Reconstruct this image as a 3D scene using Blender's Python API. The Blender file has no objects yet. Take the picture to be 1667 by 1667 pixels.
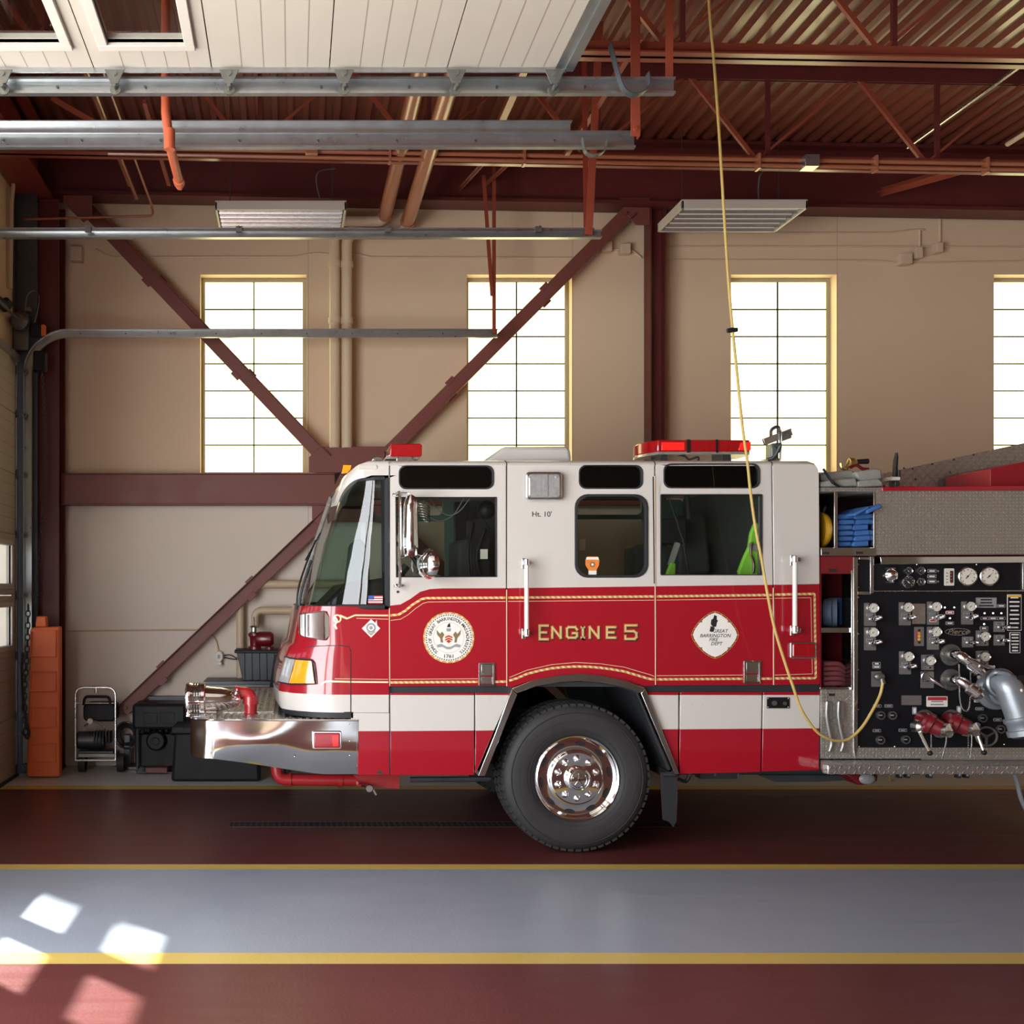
import bpy, bmesh, math, random
from mathutils import Vector, Matrix
from mathutils.geometry import tessellate_polygon
from mathutils.bvhtree import BVHTree
random.seed(5)
PI = math.pi
F, VX, HZ, CZ = 1676.0, 475.0, 965.0, 1.81      # focal length in pixels, principal point, camera height
D = 7.1                                          # distance of the engine's near side
C = bpy.context.scene.collection
def fx(px, Y=D): return (px - VX) * Y / F
def fz(py, Y=D): return CZ - (py - HZ) * Y / F
def W(px, py, Y=D): return Vector((fx(px, Y), Y, fz(py, Y)))
def U(px): return px * D / F                     # a length measured on the engine's side

# ------------------------------------------------------------------ materials
M = {}
def nodes_of(name):
    m = bpy.data.materials.new(name); m.use_nodes = True
    nt = m.node_tree; b = nt.nodes['Principled BSDF']
    M[name] = m
    return m, nt, b
def L(nt, a, b): nt.links.new(a, b)
def math_n(nt, op, a, b=None, c=None, clamp=False):
    n = nt.nodes.new('ShaderNodeMath'); n.operation = op; n.use_clamp = clamp
    for i, v in enumerate((a, b, c)):
        if v is None: continue
        if isinstance(v, (int, float)): n.inputs[i].default_value = v
        else: L(nt, v, n.inputs[i])
    return n.outputs[0]
def noise_n(nt, scale, detail=3, vec=None, rough=.55):
    n = nt.nodes.new('ShaderNodeTexNoise'); n.inputs['Scale'].default_value = scale
    n.inputs['Detail'].default_value = detail; n.inputs['Roughness'].default_value = rough
    if vec is not None: L(nt, vec, n.inputs['Vector'])
    return n.outputs['Fac']
def mix_n(nt, fac, a, b):
    n = nt.nodes.new('ShaderNodeMix'); n.data_type = 'RGBA'
    if isinstance(fac, (int, float)): n.inputs[0].default_value = fac
    else: L(nt, fac, n.inputs[0])
    for i, v in ((6, a), (7, b)):
        if isinstance(v, tuple): n.inputs[i].default_value = (*v[:3], 1)
        else: L(nt, v, n.inputs[i])
    return n.outputs[2]
def pos_n(nt):
    t = nt.nodes.new('ShaderNodeTexCoord'); s = nt.nodes.new('ShaderNodeSeparateXYZ')
    L(nt, t.outputs['Object'], s.inputs[0]); return t.outputs['Object'], s.outputs
def bump_n(nt, b, h, strength, dist):
    n = nt.nodes.new('ShaderNodeBump'); n.inputs['Strength'].default_value = strength
    n.inputs['Distance'].default_value = dist; L(nt, h, n.inputs['Height']); L(nt, n.outputs[0], b.inputs['Normal'])
def mat(name, col, rough=.5, metal=0., coat=0., crough=.04, var=.08, vs=6., bump=0., bs=60., spec=.5, emit=0.):
    m, nt, b = nodes_of(name)
    v, p = pos_n(nt)
    f = noise_n(nt, vs, 4, v)
    dark = tuple(c * (1 - var) for c in col); light = tuple(min(1, c * (1 + var)) for c in col)
    L(nt, mix_n(nt, f, dark, light), b.inputs['Base Color'])
    b.inputs['Metallic'].default_value = metal
    r = math_n(nt, 'ADD', math_n(nt, 'MULTIPLY', math_n(nt, 'SUBTRACT', f, .5), rough * .5), rough, clamp=True)
    L(nt, r, b.inputs['Roughness'])
    b.inputs['Coat Weight'].default_value = coat; b.inputs['Coat Roughness'].default_value = crough
    b.inputs['Specular IOR Level'].default_value = spec
    if bump: bump_n(nt, b, noise_n(nt, bs, 3, v), .5, bump)
    if emit:
        b.inputs['Emission Color'].default_value = (*col, 1); b.inputs['Emission Strength'].default_value = emit
    return m
def plate_mat(name, s=.03, col=(.62, .60, .57), rough=.36):
    """diamond tread plate: raised lozenges that alternate direction from cell to cell"""
    m, nt, b = nodes_of(name)
    v, p = pos_n(nt)
    u = math_n(nt, 'DIVIDE', p[0], s); w = math_n(nt, 'DIVIDE', math_n(nt, 'ADD', p[1], p[2]), s)
    iu = math_n(nt, 'FLOOR', u); iw = math_n(nt, 'FLOOR', w)
    par = math_n(nt, 'FLOORED_MODULO', math_n(nt, 'ADD', iu, iw), 2)
    a = math_n(nt, 'SUBTRACT', math_n(nt, 'FRACT', u), .5); c = math_n(nt, 'SUBTRACT', math_n(nt, 'FRACT', w), .5)
    s1 = math_n(nt, 'ABSOLUTE', math_n(nt, 'ADD', a, c)); s2 = math_n(nt, 'ABSOLUTE', math_n(nt, 'SUBTRACT', a, c))
    def loz(lo, sh):
        q = math_n(nt, 'ADD', math_n(nt, 'DIVIDE', lo, .95), math_n(nt, 'DIVIDE', sh, .32))
        return math_n(nt, 'SUBTRACT', 1, q, clamp=True)
    h1 = loz(s1, s2); h2 = loz(s2, s1)
    h = math_n(nt, 'ADD', math_n(nt, 'MULTIPLY', h1, par), math_n(nt, 'MULTIPLY', h2, math_n(nt, 'SUBTRACT', 1, par)))
    h = math_n(nt, 'MINIMUM', h, .45)
    f = noise_n(nt, 3, 4, v)
    k = math_n(nt, 'MULTIPLY', h, 2.2, clamp=True)
    L(nt, mix_n(nt, k, mix_n(nt, f, tuple(x * .74 for x in col), tuple(x * .9 for x in col)), tuple(min(1, x * 1.25) for x in col)), b.inputs['Base Color'])
    b.inputs['Metallic'].default_value = .95
    L(nt, math_n(nt, 'SUBTRACT', rough + .08, math_n(nt, 'MULTIPLY', k, .16)), b.inputs['Roughness'])
    bump_n(nt, b, h, 1, s * .7)
    return m
def glass_mat(name, tint, gloss=.08, rough=.01):
    m = bpy.data.materials.new(name); m.use_nodes = True; nt = m.node_tree; M[name] = m
    nt.nodes.clear()
    o = nt.nodes.new('ShaderNodeOutputMaterial'); mx = nt.nodes.new('ShaderNodeMixShader')
    t = nt.nodes.new('ShaderNodeBsdfTransparent'); t.inputs[0].default_value = (*tint, 1)
    g = nt.nodes.new('ShaderNodeBsdfGlossy'); g.inputs['Roughness'].default_value = rough
    ge = nt.nodes.new('ShaderNodeNewGeometry'); dt = nt.nodes.new('ShaderNodeVectorMath'); dt.operation = 'DOT_PRODUCT'
    L(nt, ge.outputs['Normal'], dt.inputs[0]); L(nt, ge.outputs['Incoming'], dt.inputs[1])
    sch = math_n(nt, 'POWER', math_n(nt, 'SUBTRACT', 1, math_n(nt, 'ABSOLUTE', dt.outputs['Value'])), 5)
    L(nt, math_n(nt, 'ADD', math_n(nt, 'MULTIPLY', sch, .95 - gloss), gloss, clamp=True), mx.inputs[0])
    L(nt, t.outputs[0], mx.inputs[1]); L(nt, g.outputs[0], mx.inputs[2]); L(nt, mx.outputs[0], o.inputs[0])
    return m
RED = (.335, .006, .017)
mat('red_paint', RED, .22, coat=1, var=.03, spec=.4)
mat('white_paint', (.60, .57, .525), .3, coat=.6, var=.02)
mat('roof_white', (.66, .64, .61), .45, var=.03)
mat('black_rubber', (.016, .017, .02), .6, var=.2)
mat('black_gloss', (.012, .012, .014), .12, coat=.6)
mat('black_panel', (.008, .008, .010), .5, var=.3, spec=.2)
mat('chrome', (.86, .86, .87), .05, 1., var=.02)
mat('brushed', (.62, .61, .60), .26, 1., var=.08, vs=20)
mat('stainless', (.70, .69, .67), .17, 1., var=.05)
mat('galvanised', (.43, .45, .45), .30, .9, var=.18, vs=14)
mat('dull_zinc', (.20, .20, .18), .42, .8, var=.25, vs=20)
mat('dark_steel', (.09, .10, .11), .45, .7, var=.25)
mat('steel_red', (.20, .028, .017), .40, var=.18, spec=.5)
mat('steel_maroon', (.105, .018, .016), .45, var=.2)
mat('brace_brown', (.19, .055, .042), .5, var=.12)
mat('joist_red', (.25, .05, .026), .36, var=.15, coat=.5, crough=.2)
mat('pipe_orange', (.42, .09, .04), .38, var=.15)
mat('pipe_copper', (.36, .12, .06), .34, var=.1, coat=.6, crough=.2)
mat('pipe_beige', (.64, .50, .34), .45, var=.05)
mat('conduit_beige', (.62, .48, .34), .5, var=.05)
mat('groove_shade', (.27, .225, .175), .6)
mat('door_cream', (.45, .40, .33), .5, var=.03)
mat('door_white', (.52, .47, .40), .45, var=.02)
mat('window_frame', (.42, .38, .26), .5, var=.08)
mat('muntin', (.045, .038, .015), .7, spec=.1)
mat('barrier_orange', (.80, .17, .045), .55, var=.05, bump=.002, bs=30)
mat('tyre', (.022, .021, .021), .68, var=.3, vs=12, bump=.001, bs=90)
mat('liner', (.035, .04, .042), .6)
mat('cab_grey', (.10, .115, .115), .6, var=.12)
mat('cab_green', (.12, .19, .16), .6, var=.1)
mat('seat_fabric', (.03, .035, .04), .8, var=.3)
mat('gold', (.85, .50, .12), .3, .55, var=.06)
mat('gold_light', (.95, .78, .48), .3, .3)
mat('gold_line', (.85, .62, .40), .35, .2)
mat('decal_white', (.80, .78, .72), .35)
mat('decal_black', (.02, .02, .02), .4)
mat('decal_brown', (.22, .15, .07), .5)
mat('decal_blue', (.05, .09, .35), .4)
mat('decal_red', (.45, .03, .04), .4)
mat('decal_orange', (.75, .22, .04), .4)
mat('decal_grey', (.30, .30, .31), .4)
mat('lamp_red', (.34, .004, .008), .12, coat=1, var=.25, vs=25)
mat('lamp_red_lit', (.95, .02, .015), .15, coat=1, emit=.3)
mat('lamp_amber', (.95, .33, .01), .15, coat=1, var=.2, vs=40)
mat('lamp_clear', (.50, .50, .50), .16, .45, coat=1, var=.35, vs=30)
mat('reflector', (.80, .80, .78), .22, .8, var=.15, vs=30)
mat('gauge_face', (.72, .69, .60), .4)
mat('plate_grey', (.27, .26, .25), .35, .6, var=.12)
mat('cast_grey', (.30, .33, .36), .38, .5, var=.15)
mat('valve_red', (.15, .006, .011), .35, coat=.4, var=.15)
mat('pipe_red', (.40, .02, .025), .3, coat=.6)
mat('wall_shade', (.24, .19, .14), .6)
mat('bumper_steel', (.66, .655, .64), .09, 1., var=.03)
mat('red_matte', (.27, .007, .015), .5)
mat('deep_red', (.16, .008, .012), .5)
mat('hose_blue', (.035, .12, .34), .7, var=.2, vs=30)
mat('hose_slate', (.05, .075, .11), .8, var=.3, vs=40)
mat('hose_red', (.15, .03, .035), .85, var=.3, vs=40)
mat('yellow_plastic', (.78, .42, .02), .45)
mat('cream_plastic', (.62, .52, .27), .5)
mat('tarp_grey', (.24, .24, .21), .6, var=.25, vs=18, bump=.004, bs=25)
mat('cord_yellow', (.52, .37, .11), .5, var=.15)
mat('vest_green', (.28, .68, .06), .6, var=.15)
mat('tote_grey', (.085, .10, .105), .5, var=.1)
mat('tote_black', (.012, .013, .015), .5, var=.2, spec=.25)
mat('bench_grey', (.36, .38, .40), .5)
mat('brass', (.55, .42, .16), .3, .9)
mat('plastic_white', (.72, .70, .64), .4)
mat('concrete_out', (.42, .41, .38), .9, var=.1)
mat('outside_white', (.7, .7, .7), .9)
mat('grate_dark', (.02, .018, .018), .6)
plate_mat('tread_plate', .033)
plate_mat('tread_plate_fine', .023, (.66, .63, .57), .42)
glass_mat('tint_glass', (.80, .83, .77), .04)
glass_mat('windshield_glass', (.48, .60, .55), .07)
glass_mat('dark_glass', (.06, .07, .07), .05)
glass_mat('clear_glass', (.9, .95, .95), .03)

# ------------------------------------------------------------------ mesh builder
class MB:
    def __init__(s): s.bm = bmesh.new(); s.m = 0
    def f(s, vs, m=None):
        try: fc = s.bm.faces.new(vs)
        except ValueError: return None
        fc.material_index = s.m if m is None else m
        return fc
    def v(s, co): return s.bm.verts.new(co)
    def box(s, x0, x1, y0, y1, z0, z1, m=None, T=None):
        P = [Vector((x, y, z)) for x in (x0, x1) for y in (y0, y1) for z in (z0, z1)]
        if T: P = [T(p) for p in P]
        q = [s.v(p) for p in P]
        for a in ((0, 1, 3, 2), (4, 6, 7, 5), (0, 4, 5, 1), (2, 3, 7, 6), (0, 2, 6, 4), (1, 5, 7, 3)): s.f([q[i] for i in a], m)
        return s
    def pbox(s, px0, py0, px1, py1, Y0, Y1, m=None, Yr=None):
        """box whose near face covers the given rectangle at distance Yr (default Y0)"""
        Yr = Y0 if Yr is None else Yr
        return s.box(fx(px0, Yr), fx(px1, Yr), Y0, Y1, fz(py1, Yr), fz(py0, Yr), m)
    def bar(s, p0, p1, w, h, up=(0, 0, 1), m=None):
        p0 = Vector(p0); p1 = Vector(p1); d = (p1 - p0).normalized(); up = Vector(up)
        if abs(d.dot(up)) > .98: up = Vector((0, 1, 0))
        a = d.cross(up).normalized(); b = a.cross(d).normalized()
        q = []
        for p in (p0, p1):
            for i, j in ((-1, -1), (1, -1), (1, 1), (-1, 1)): q.append(s.v(p + a * i * w / 2 + b * j * h / 2))
        for i in range(4): s.f([q[i], q[(i + 1) % 4], q[4 + (i + 1) % 4], q[4 + i]], m)
        s.f([q[3], q[2], q[1], q[0]], m); s.f(q[4:], m); return s
    def prism(s, poly, y0, y1, m=None, holes=(), axis='Y', side_m=None, front_only=False):
        """poly: list of (a, b); axis Y: a=x b=z; axis Z: a=x b=y; axis X: a=y b=z"""
        def P(a, b, t):
            return {'Y': (a, t, b), 'Z': (a, b, t), 'X': (t, a, b)}[axis]
        loops = [list(poly)] + [list(h) for h in holes]
        flat = [p for l in loops for p in l]
        A = [s.v(P(p[0], p[1], y0)) for p in flat]
        B = None if front_only else [s.v(P(p[0], p[1], y1)) for p in flat]
        if not holes:
            s.f(A, m)
            if B: s.f(B[::-1], m)
        else:
            for t in tessellate_polygon([[Vector((p[0], p[1], 0)) for p in l] for l in loops]):
                s.f([A[i] for i in t], m)
                if B: s.f([B[i] for i in t[::-1]], m)
        if B:
            k = 0
            for l in loops:
                n = len(l)
                for i in range(n):
                    s.f([A[k + i], A[k + (i + 1) % n], B[k + (i + 1) % n], B[k + i]], side_m if side_m is not None else m)
                k += n
        return s
    def pprism(s, pts, Y0, Y1, m=None, holes=(), Yr=None, **k):
        Yr = Y0 if Yr is None else Yr
        c = lambda L_: [(fx(p[0], Yr), fz(p[1], Yr)) for p in L_]
        return s.prism(c(pts), Y0, Y1, m, [c(h) for h in holes], **k)
    def ring(s, c, a, b, r, seg): return [s.v(c + a * math.cos(2 * PI * i / seg) * r + b * math.sin(2 * PI * i / seg) * r) for i in range(seg)]
    def tube(s, pts, r, seg=8, m=None, closed=False, rr=None):
        pts = [Vector(p) for p in pts]; n = len(pts); R = []; a = None
        for i, p in enumerate(pts):
            if closed: d = pts[(i + 1) % n] - pts[i - 1]
            elif i == 0: d = pts[1] - p
            elif i == n - 1: d = p - pts[-2]
            else: d = (pts[i + 1] - p).normalized() + (p - pts[i - 1]).normalized()
            d = d.normalized()
            if a is None:
                a = d.cross(Vector((0, 0, 1)));
                if a.length < .05: a = d.cross(Vector((0, 1, 0)))
            a = (a - d * a.dot(d)).normalized(); b = d.cross(a)
            R.append(s.ring(p, a, b, rr[i] if rr else r, seg))
        for k in range(n if closed else n - 1):
            A, B = R[k], R[(k + 1) % n]
            for i in range(seg): s.f([A[i], A[(i + 1) % seg], B[(i + 1) % seg], B[i]], m)
        if not closed: s.f(R[0][::-1], m); s.f(R[-1], m)
        return s
    def cyl(s, p0, p1, r, seg=16, m=None, r1=None): return s.tube([p0, p1], r, seg, m, rr=[r, r if r1 is None else r1])
    def lathe(s, prof, o, ax, seg=32, m=None, mats=None):
        """prof: (radius, distance along ax)"""
        o = Vector(o); ax = Vector(ax).normalized(); a = ax.cross(Vector((0, 0, 1)))
        if a.length < .05: a = ax.cross(Vector((0, 1, 0)))
        a.normalize(); b = ax.cross(a); R = []
        for r, t in prof:
            R.append([s.v(o + ax * t)] if r < 1e-6 else s.ring(o + ax * t, a, b, r, seg))
        for k in range(len(R) - 1):
            A, B = R[k], R[k + 1]; mm = mats[k] if mats else m
            for i in range(seg):
                j = (i + 1) % seg
                if len(A) == 1 and len(B) == 1: continue
                if len(A) == 1: s.f([A[0], B[j], B[i]], mm)
                elif len(B) == 1: s.f([A[i], A[j], B[0]], mm)
                else: s.f([A[i], A[j], B[j], B[i]], mm)
        return s
    def ball(s, c, r, seg=12, m=None, sc=(1, 1, 1)):
        c = Vector(c); N = max(5, seg // 2); R = []
        for k in range(N + 1):
            t = PI * k / N
            if k in (0, N): R.append([s.v(c + Vector((0, 0, r * sc[2] * math.cos(t))))])
            else: R.append([s.v(c + Vector((r * sc[0] * math.sin(t) * math.cos(2 * PI * i / seg), r * sc[1] * math.sin(t) * math.sin(2 * PI * i / seg), r * sc[2] * math.cos(t)))) for i in range(seg)])
        for k in range(N):
            A, B = R[k], R[k + 1]
            for i in range(seg):
                j = (i + 1) % seg
                if len(A) == 1: s.f([A[0], B[i], B[j]], m)
                elif len(B) == 1: s.f([A[i], B[0], A[j]], m)
                else: s.f([A[i], B[i], B[j], A[j]], m)
        return s
    def torus(s, c, ax, R, r, seg=24, rs=8, m=None, a0=0, a1=2 * PI):
        c = Vector(c); ax = Vector(ax).normalized(); a = ax.cross(Vector((0, 0, 1)))
        if a.length < .05: a = ax.cross(Vector((0, 1, 0)))
        a.normalize(); b = ax.cross(a)
        full = abs(a1 - a0 - 2 * PI) < 1e-6; n = seg if full else seg + 1
        return s.tube([c + a * math.cos(a0 + (a1 - a0) * i / seg) * R + b * math.sin(a0 + (a1 - a0) * i / seg) * R for i in range(n)], r, rs, m, closed=full)
    def loft(s, rows, m=None, mats=None, closed=False):
        V = [[s.v(p) for p in r] for r in rows]; n = len(V[0])
        for k in range(len(V) - 1):
            for i in range(n if closed else n - 1):
                j = (i + 1) % n
                s.f([V[k][i], V[k][j], V[k + 1][j], V[k + 1][i]], mats[k] if mats else m)
        return V
    def text(s, body, x, y, z, size, m=None, bold=0, align='CENTER', depth=.002, rot=None, sx=1, shear=0):
        cu = bpy.data.curves.new('t', 'FONT'); cu.body = body; cu.size = size; cu.align_x = align; cu.align_y = 'CENTER'
        cu.offset = bold; cu.extrude = 0; cu.shear = shear; cu.resolution_u = 3
        ob = bpy.data.objects.new('t', cu); C.objects.link(ob)
        me = bpy.data.meshes.new_from_object(ob.evaluated_get(bpy.context.evaluated_depsgraph_get()))
        T = rot if rot else Matrix.Identity(4)
        vs = []
        for v in me.vertices:
            p = T @ Vector((v.co.x * sx, v.co.y, 0)); vs.append(s.v((x + p.x, y, z + p.y)))
        for p in me.polygons: s.f([vs[i] for i in p.vertices], m)
        bpy.data.objects.remove(ob); bpy.data.curves.remove(cu); bpy.data.meshes.remove(me)
        return s
    def build(s, name, mats, parent=None, bevel=0, smooth=35, seg=2, label=None, recalc=True):
        if isinstance(mats, str): mats = [mats]
        if recalc: bmesh.ops.recalc_face_normals(s.bm, faces=s.bm.faces)
        me = bpy.data.meshes.new(name); s.bm.to_mesh(me); s.bm.free()
        for q in mats: me.materials.append(M[q])
        o = bpy.data.objects.new(name, me); C.objects.link(o)
        if smooth:
            for p in me.polygons: p.use_smooth = True
            me.set_sharp_from_angle(angle=math.radians(smooth))
        if bevel:
            b = o.modifiers.new('b', 'BEVEL'); b.width = bevel; b.segments = seg; b.limit_method = 'ANGLE'; b.angle_limit = math.radians(40)
            b.harden_normals = False
        if parent is not None:
            o.parent = parent
            if parent.type == 'EMPTY': o.matrix_parent_inverse = Matrix.Translation(-parent.location)
        if label: o['label'] = label
        return o
def thing(name, label, cat, loc=(0, 0, 0), group=None):
    o = bpy.data.objects.new(name, None); C.objects.link(o); o.location = loc; o.empty_display_size = .1
    tag(o, label, cat, group); return o
def tag(o, label, cat, group=None):
    o['label'] = label; o['category'] = cat; o['kind'] = 'thing'
    if group: o['group'] = group
    return o
def struct(o): o['kind'] = 'structure'; return o
def dup(root, delta, label=None):
    r = root.copy(); C.objects.link(r); r.location = root.location + Vector(delta)
    if label: r['label'] = label
    for ch in list(root.children):
        c = ch.copy(); C.objects.link(c); c.parent = r
        for g in ch.children:
            d = g.copy(); C.objects.link(d); d.parent = c
    return r
def rrect(x0, y0, x1, y1, r, n=5):
    """rounded rectangle, picture-style coordinates"""
    P = []
    for cx, cy, a in ((x1 - r, y0 + r, -90), (x1 - r, y1 - r, 0), (x0 + r, y1 - r, 90), (x0 + r, y0 + r, 180)):
        for i in range(n + 1):
            t = math.radians(a + 90 * i / n); P.append((cx + r * math.cos(t), cy + r * math.sin(t)))
    return P
def spline(pts, n=8):
    P = [Vector(p) for p in pts]; out = []
    for i in range(len(P) - 1):
        p0 = P[max(0, i - 1)]; p1 = P[i]; p2 = P[i + 1]; p3 = P[min(len(P) - 1, i + 2)]
        for k in range(n):
            t = k / n
            out.append(.5 * ((2 * p1) + (p2 - p0) * t + (2 * p0 - 5 * p1 + 4 * p2 - p3) * t * t + (3 * p1 - p0 - 3 * p2 + p3) * t ** 3))
    out.append(P[-1]); return out
def bend(pts, r, n=5):
    """polyline with rounded corners"""
    P = [Vector(p) for p in pts]; out = [P[0]]
    for i in range(1, len(P) - 1):
        a = (P[i - 1] - P[i]); b = (P[i + 1] - P[i]); q = min(r, a.length * .45, b.length * .45)
        A = P[i] + a.normalized() * q; B = P[i] + b.normalized() * q
        for k in range(n + 1):
            t = k / n; out.append((1 - t) ** 2 * A + 2 * t * (1 - t) * P[i] + t * t * B)
    out.append(P[-1]); return out
# ------------------------------------------------------------------ the setting
WY = 10.8                                        # inner face of the long wall
XL = -2.78                                       # inner face of the wall with the bay doors
X1, Y0R = 12.6, -6.5
SL = -.018                                       # fall of the roof towards the right
def zr(z): return lambda p: Vector((p.x, p.y, p.z + SL * p.x))
# floor: painted lanes
def floor_mat():
    m, nt, b = nodes_of('floor_paint'); v, p = pos_n(nt)
    red, yel, blu, gry = (.100, .024, .022), (.56, .40, .10), (.275, .305, .355), (.60, .61, .59)
    col = mix_n(nt, math_n(nt, 'GREATER_THAN', p[1], -1.0), red, yel)
    for y, c in ((-.85, blu), (2.25, yel), (2.40, red), (5.022, yel), (5.177, blu), (6.741, yel), (6.863, red), (9.48, yel), (9.66, gry)):
        col = mix_n(nt, math_n(nt, 'GREATER_THAN', p[1], y), col, c)
    n1 = noise_n(nt, 1.3, 6, v, .6)
    mp = nt.nodes.new('ShaderNodeMapping'); mp.inputs['Scale'].default_value = (.7, 5, 1); L(nt, v, mp.inputs[0])
    n2 = noise_n(nt, 2.2, 5, mp.outputs[0], .65); n3 = noise_n(nt, 38, 2, v)
    k = math_n(nt, 'ADD', .80, math_n(nt, 'ADD', math_n(nt, 'MULTIPLY', n1, .22), math_n(nt, 'MULTIPLY', n2, .18)))
    spk = math_n(nt, 'GREATER_THAN', n3, .78)
    k = math_n(nt, 'SUBTRACT', k, math_n(nt, 'MULTIPLY', spk, .25))
    h = nt.nodes.new('ShaderNodeVectorMath'); h.operation = 'SCALE'; L(nt, col, h.inputs[0]); L(nt, k, h.inputs['Scale'])
    L(nt, h.outputs[0], b.inputs['Base Color'])
    L(nt, math_n(nt, 'ADD', .24, math_n(nt, 'MULTIPLY', n2, .26)), b.inputs['Roughness'])
    bump_n(nt, b, noise_n(nt, 55, 4, v), .35, .003)
    b.inputs['Specular IOR Level'].default_value = .5
floor_mat()
def wall_mat():
    m, nt, b = nodes_of('wall_paint'); v, p = pos_n(nt)
    n = noise_n(nt, .9, 5, v, .6); n2 = noise_n(nt, 30, 2, v)
    col = mix_n(nt, n, (.66, .50, .335), (.73, .555, .375))
    low = mix_n(nt, n, (.72, .635, .54), (.78, .69, .59))
    low_f = math_n(nt, 'LESS_THAN', p[2], 2.83)
    col = mix_n(nt, low_f, col, low)
    seam = None
    for x in (fx(502, WY), fx(1363, WY), fx(932, WY)):
        g = math_n(nt, 'LESS_THAN', math_n(nt, 'ABSOLUTE', math_n(nt, 'SUBTRACT', p[0], x)), .006)
        seam = g if seam is None else math_n(nt, 'MAXIMUM', seam, g)
    col = mix_n(nt, math_n(nt, 'MULTIPLY', seam, .3), col, (.2, .15, .1))
    L(nt, col, b.inputs['Base Color']); b.inputs['Roughness'].default_value = .55
    bump_n(nt, b, noise_n(nt, 26, 4, v), .25, .003)
wall_mat()
def pane_mat():
    m, nt, b = nodes_of('daylight_pane'); v, p = pos_n(nt)
    n = noise_n(nt, 2.5, 3, v)
    b.inputs['Base Color'].default_value = (.8, .78, .68, 1)
    L(nt, mix_n(nt, n, (1, .86, .38), (1, .96, .52)), b.inputs['Emission Color'])
    b.inputs['Emission Strength'].default_value = 3.3
pane_mat()
b = MB(); b.box(XL - .3, X1, Y0R, WY + .3, -.15, 0); struct(b.build('floor', 'floor_paint', smooth=0))
b = MB(); b.box(-40, XL - .3, -30, 40, -.2, -.02); struct(b.build('ground_outside', 'concrete_out', smooth=0))
# long wall with its four translucent windows
WIN = [(326, 499), (760, 931), (1190, 1362), (1618, 1790)]
WT, WB = fz(447, WY), fz(770, WY)
b = MB()
b.prism([(XL - .3, 0), (X1, 0), (X1, 6.9), (XL - .3, 6.9)], WY, WY + .25,
        holes=[[(fx(a, WY), WB), (fx(c, WY), WB), (fx(c, WY), WT), (fx(a, WY), WT)] for a, c in WIN])
struct(b.build('wall_back', 'wall_paint', smooth=0))
for i, (a, c) in enumerate(WIN):
    x0, x1 = fx(a, WY), fx(c, WY); yf = WY + .13
    g = MB(); g.box(x0 + .03, x1 - .03, yf + .02, yf + .03, WB + .03, WT - .03)
    w = struct(g.build('window_%d' % (i + 1), 'daylight_pane', smooth=0))
    fr = MB(); t = .04
    fr.prism([(x0, WB), (x1, WB), (x1, WT), (x0, WT)], yf, yf + .05, holes=[[(x0 + t, WB + t * .6), (x1 - t, WB + t * .6), (x1 - t, WT - t), (x0 + t, WT - t)]])
    fr.build('window_frame', 'window_frame', w, bevel=.004)
    mu = MB(); mu.box((x0 + x1) / 2 - .007, (x0 + x1) / 2 + .007, yf + .005, yf + .019, WB + .02, WT - .03)
    for k in range(1, 7):
        z = WB + .024 + (WT - .04 - WB - .024) * k / 7
        mu.box(x0 + .03, x1 - .03, yf + .004, yf + .019, z - .006, z + .006)
    mu.build('muntin', 'muntin', w)
# wall with the bay doors (openings reach the floor)
DZ = 4.17
b = MB()
b.prism([(Y0R, 0), (-4.4, 0), (-4.4, DZ), (.1, DZ), (.1, 0), (.86, 0), (.86, DZ), (5.2, DZ), (5.2, 0), (5.86, 0), (5.86, DZ), (10.2, DZ), (10.2, 0), (WY, 0), (WY, 6.9), (Y0R, 6.9)],
        XL - .28, XL, axis='X')
struct(b.build('wall_left', 'wall_paint', smooth=0))
b = MB(); b.box(X1, X1 + .2, Y0R, WY, 0, 6.9); struct(b.build('wall_right', 'wall_paint', smooth=0))
b = MB(); b.prism([(XL - .3, 0), (X1, 0), (X1, 6.9), (XL - .3, 6.9)], Y0R - .2, Y0R)
struct(b.build('wall_front', 'wall_shade', smooth=0))
b = MB(); b.box(-6.0, XL - .28, 10.55, 10.85, -.02, 5.6); struct(b.build('sun_block_outside', 'wall_paint', smooth=0))  # added unseen wing wall that keeps sun off the farther door windows
# corrugated roof deck
b = MB(); pts = []; x = XL - .3; pitch = .152
while x < X1 + .2:
    for dx, dz in ((0, .0), (.052, .0), (.070, .05), (.134, .05)): pts.append((x + dx, dz))
    x += pitch
zd = 6.50
A = [b.v((p[0], Y0R - .2, zd + p[1] + SL * p[0])) for p in pts]; B = [b.v((p[0], WY + .3, zd + p[1] + SL * p[0])) for p in pts]
for i in range(len(pts) - 1): b.f([A[i], A[i + 1], B[i + 1], B[i]])
q = [b.v((x_, y_, zd + .12 + SL * x_)) for x_, y_ in ((XL - .3, Y0R - .2), (X1 + .2, Y0R - .2), (X1 + .2, WY + .3), (XL - .3, WY + .3))]
b.f(q)
mat('deck_paint', (.22, .06, .034), .34, var=.25, vs=2.5, spec=.8, coat=1, crough=.17)
struct(b.build('ceiling', 'deck_paint', smooth=0, recalc=False))

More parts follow.
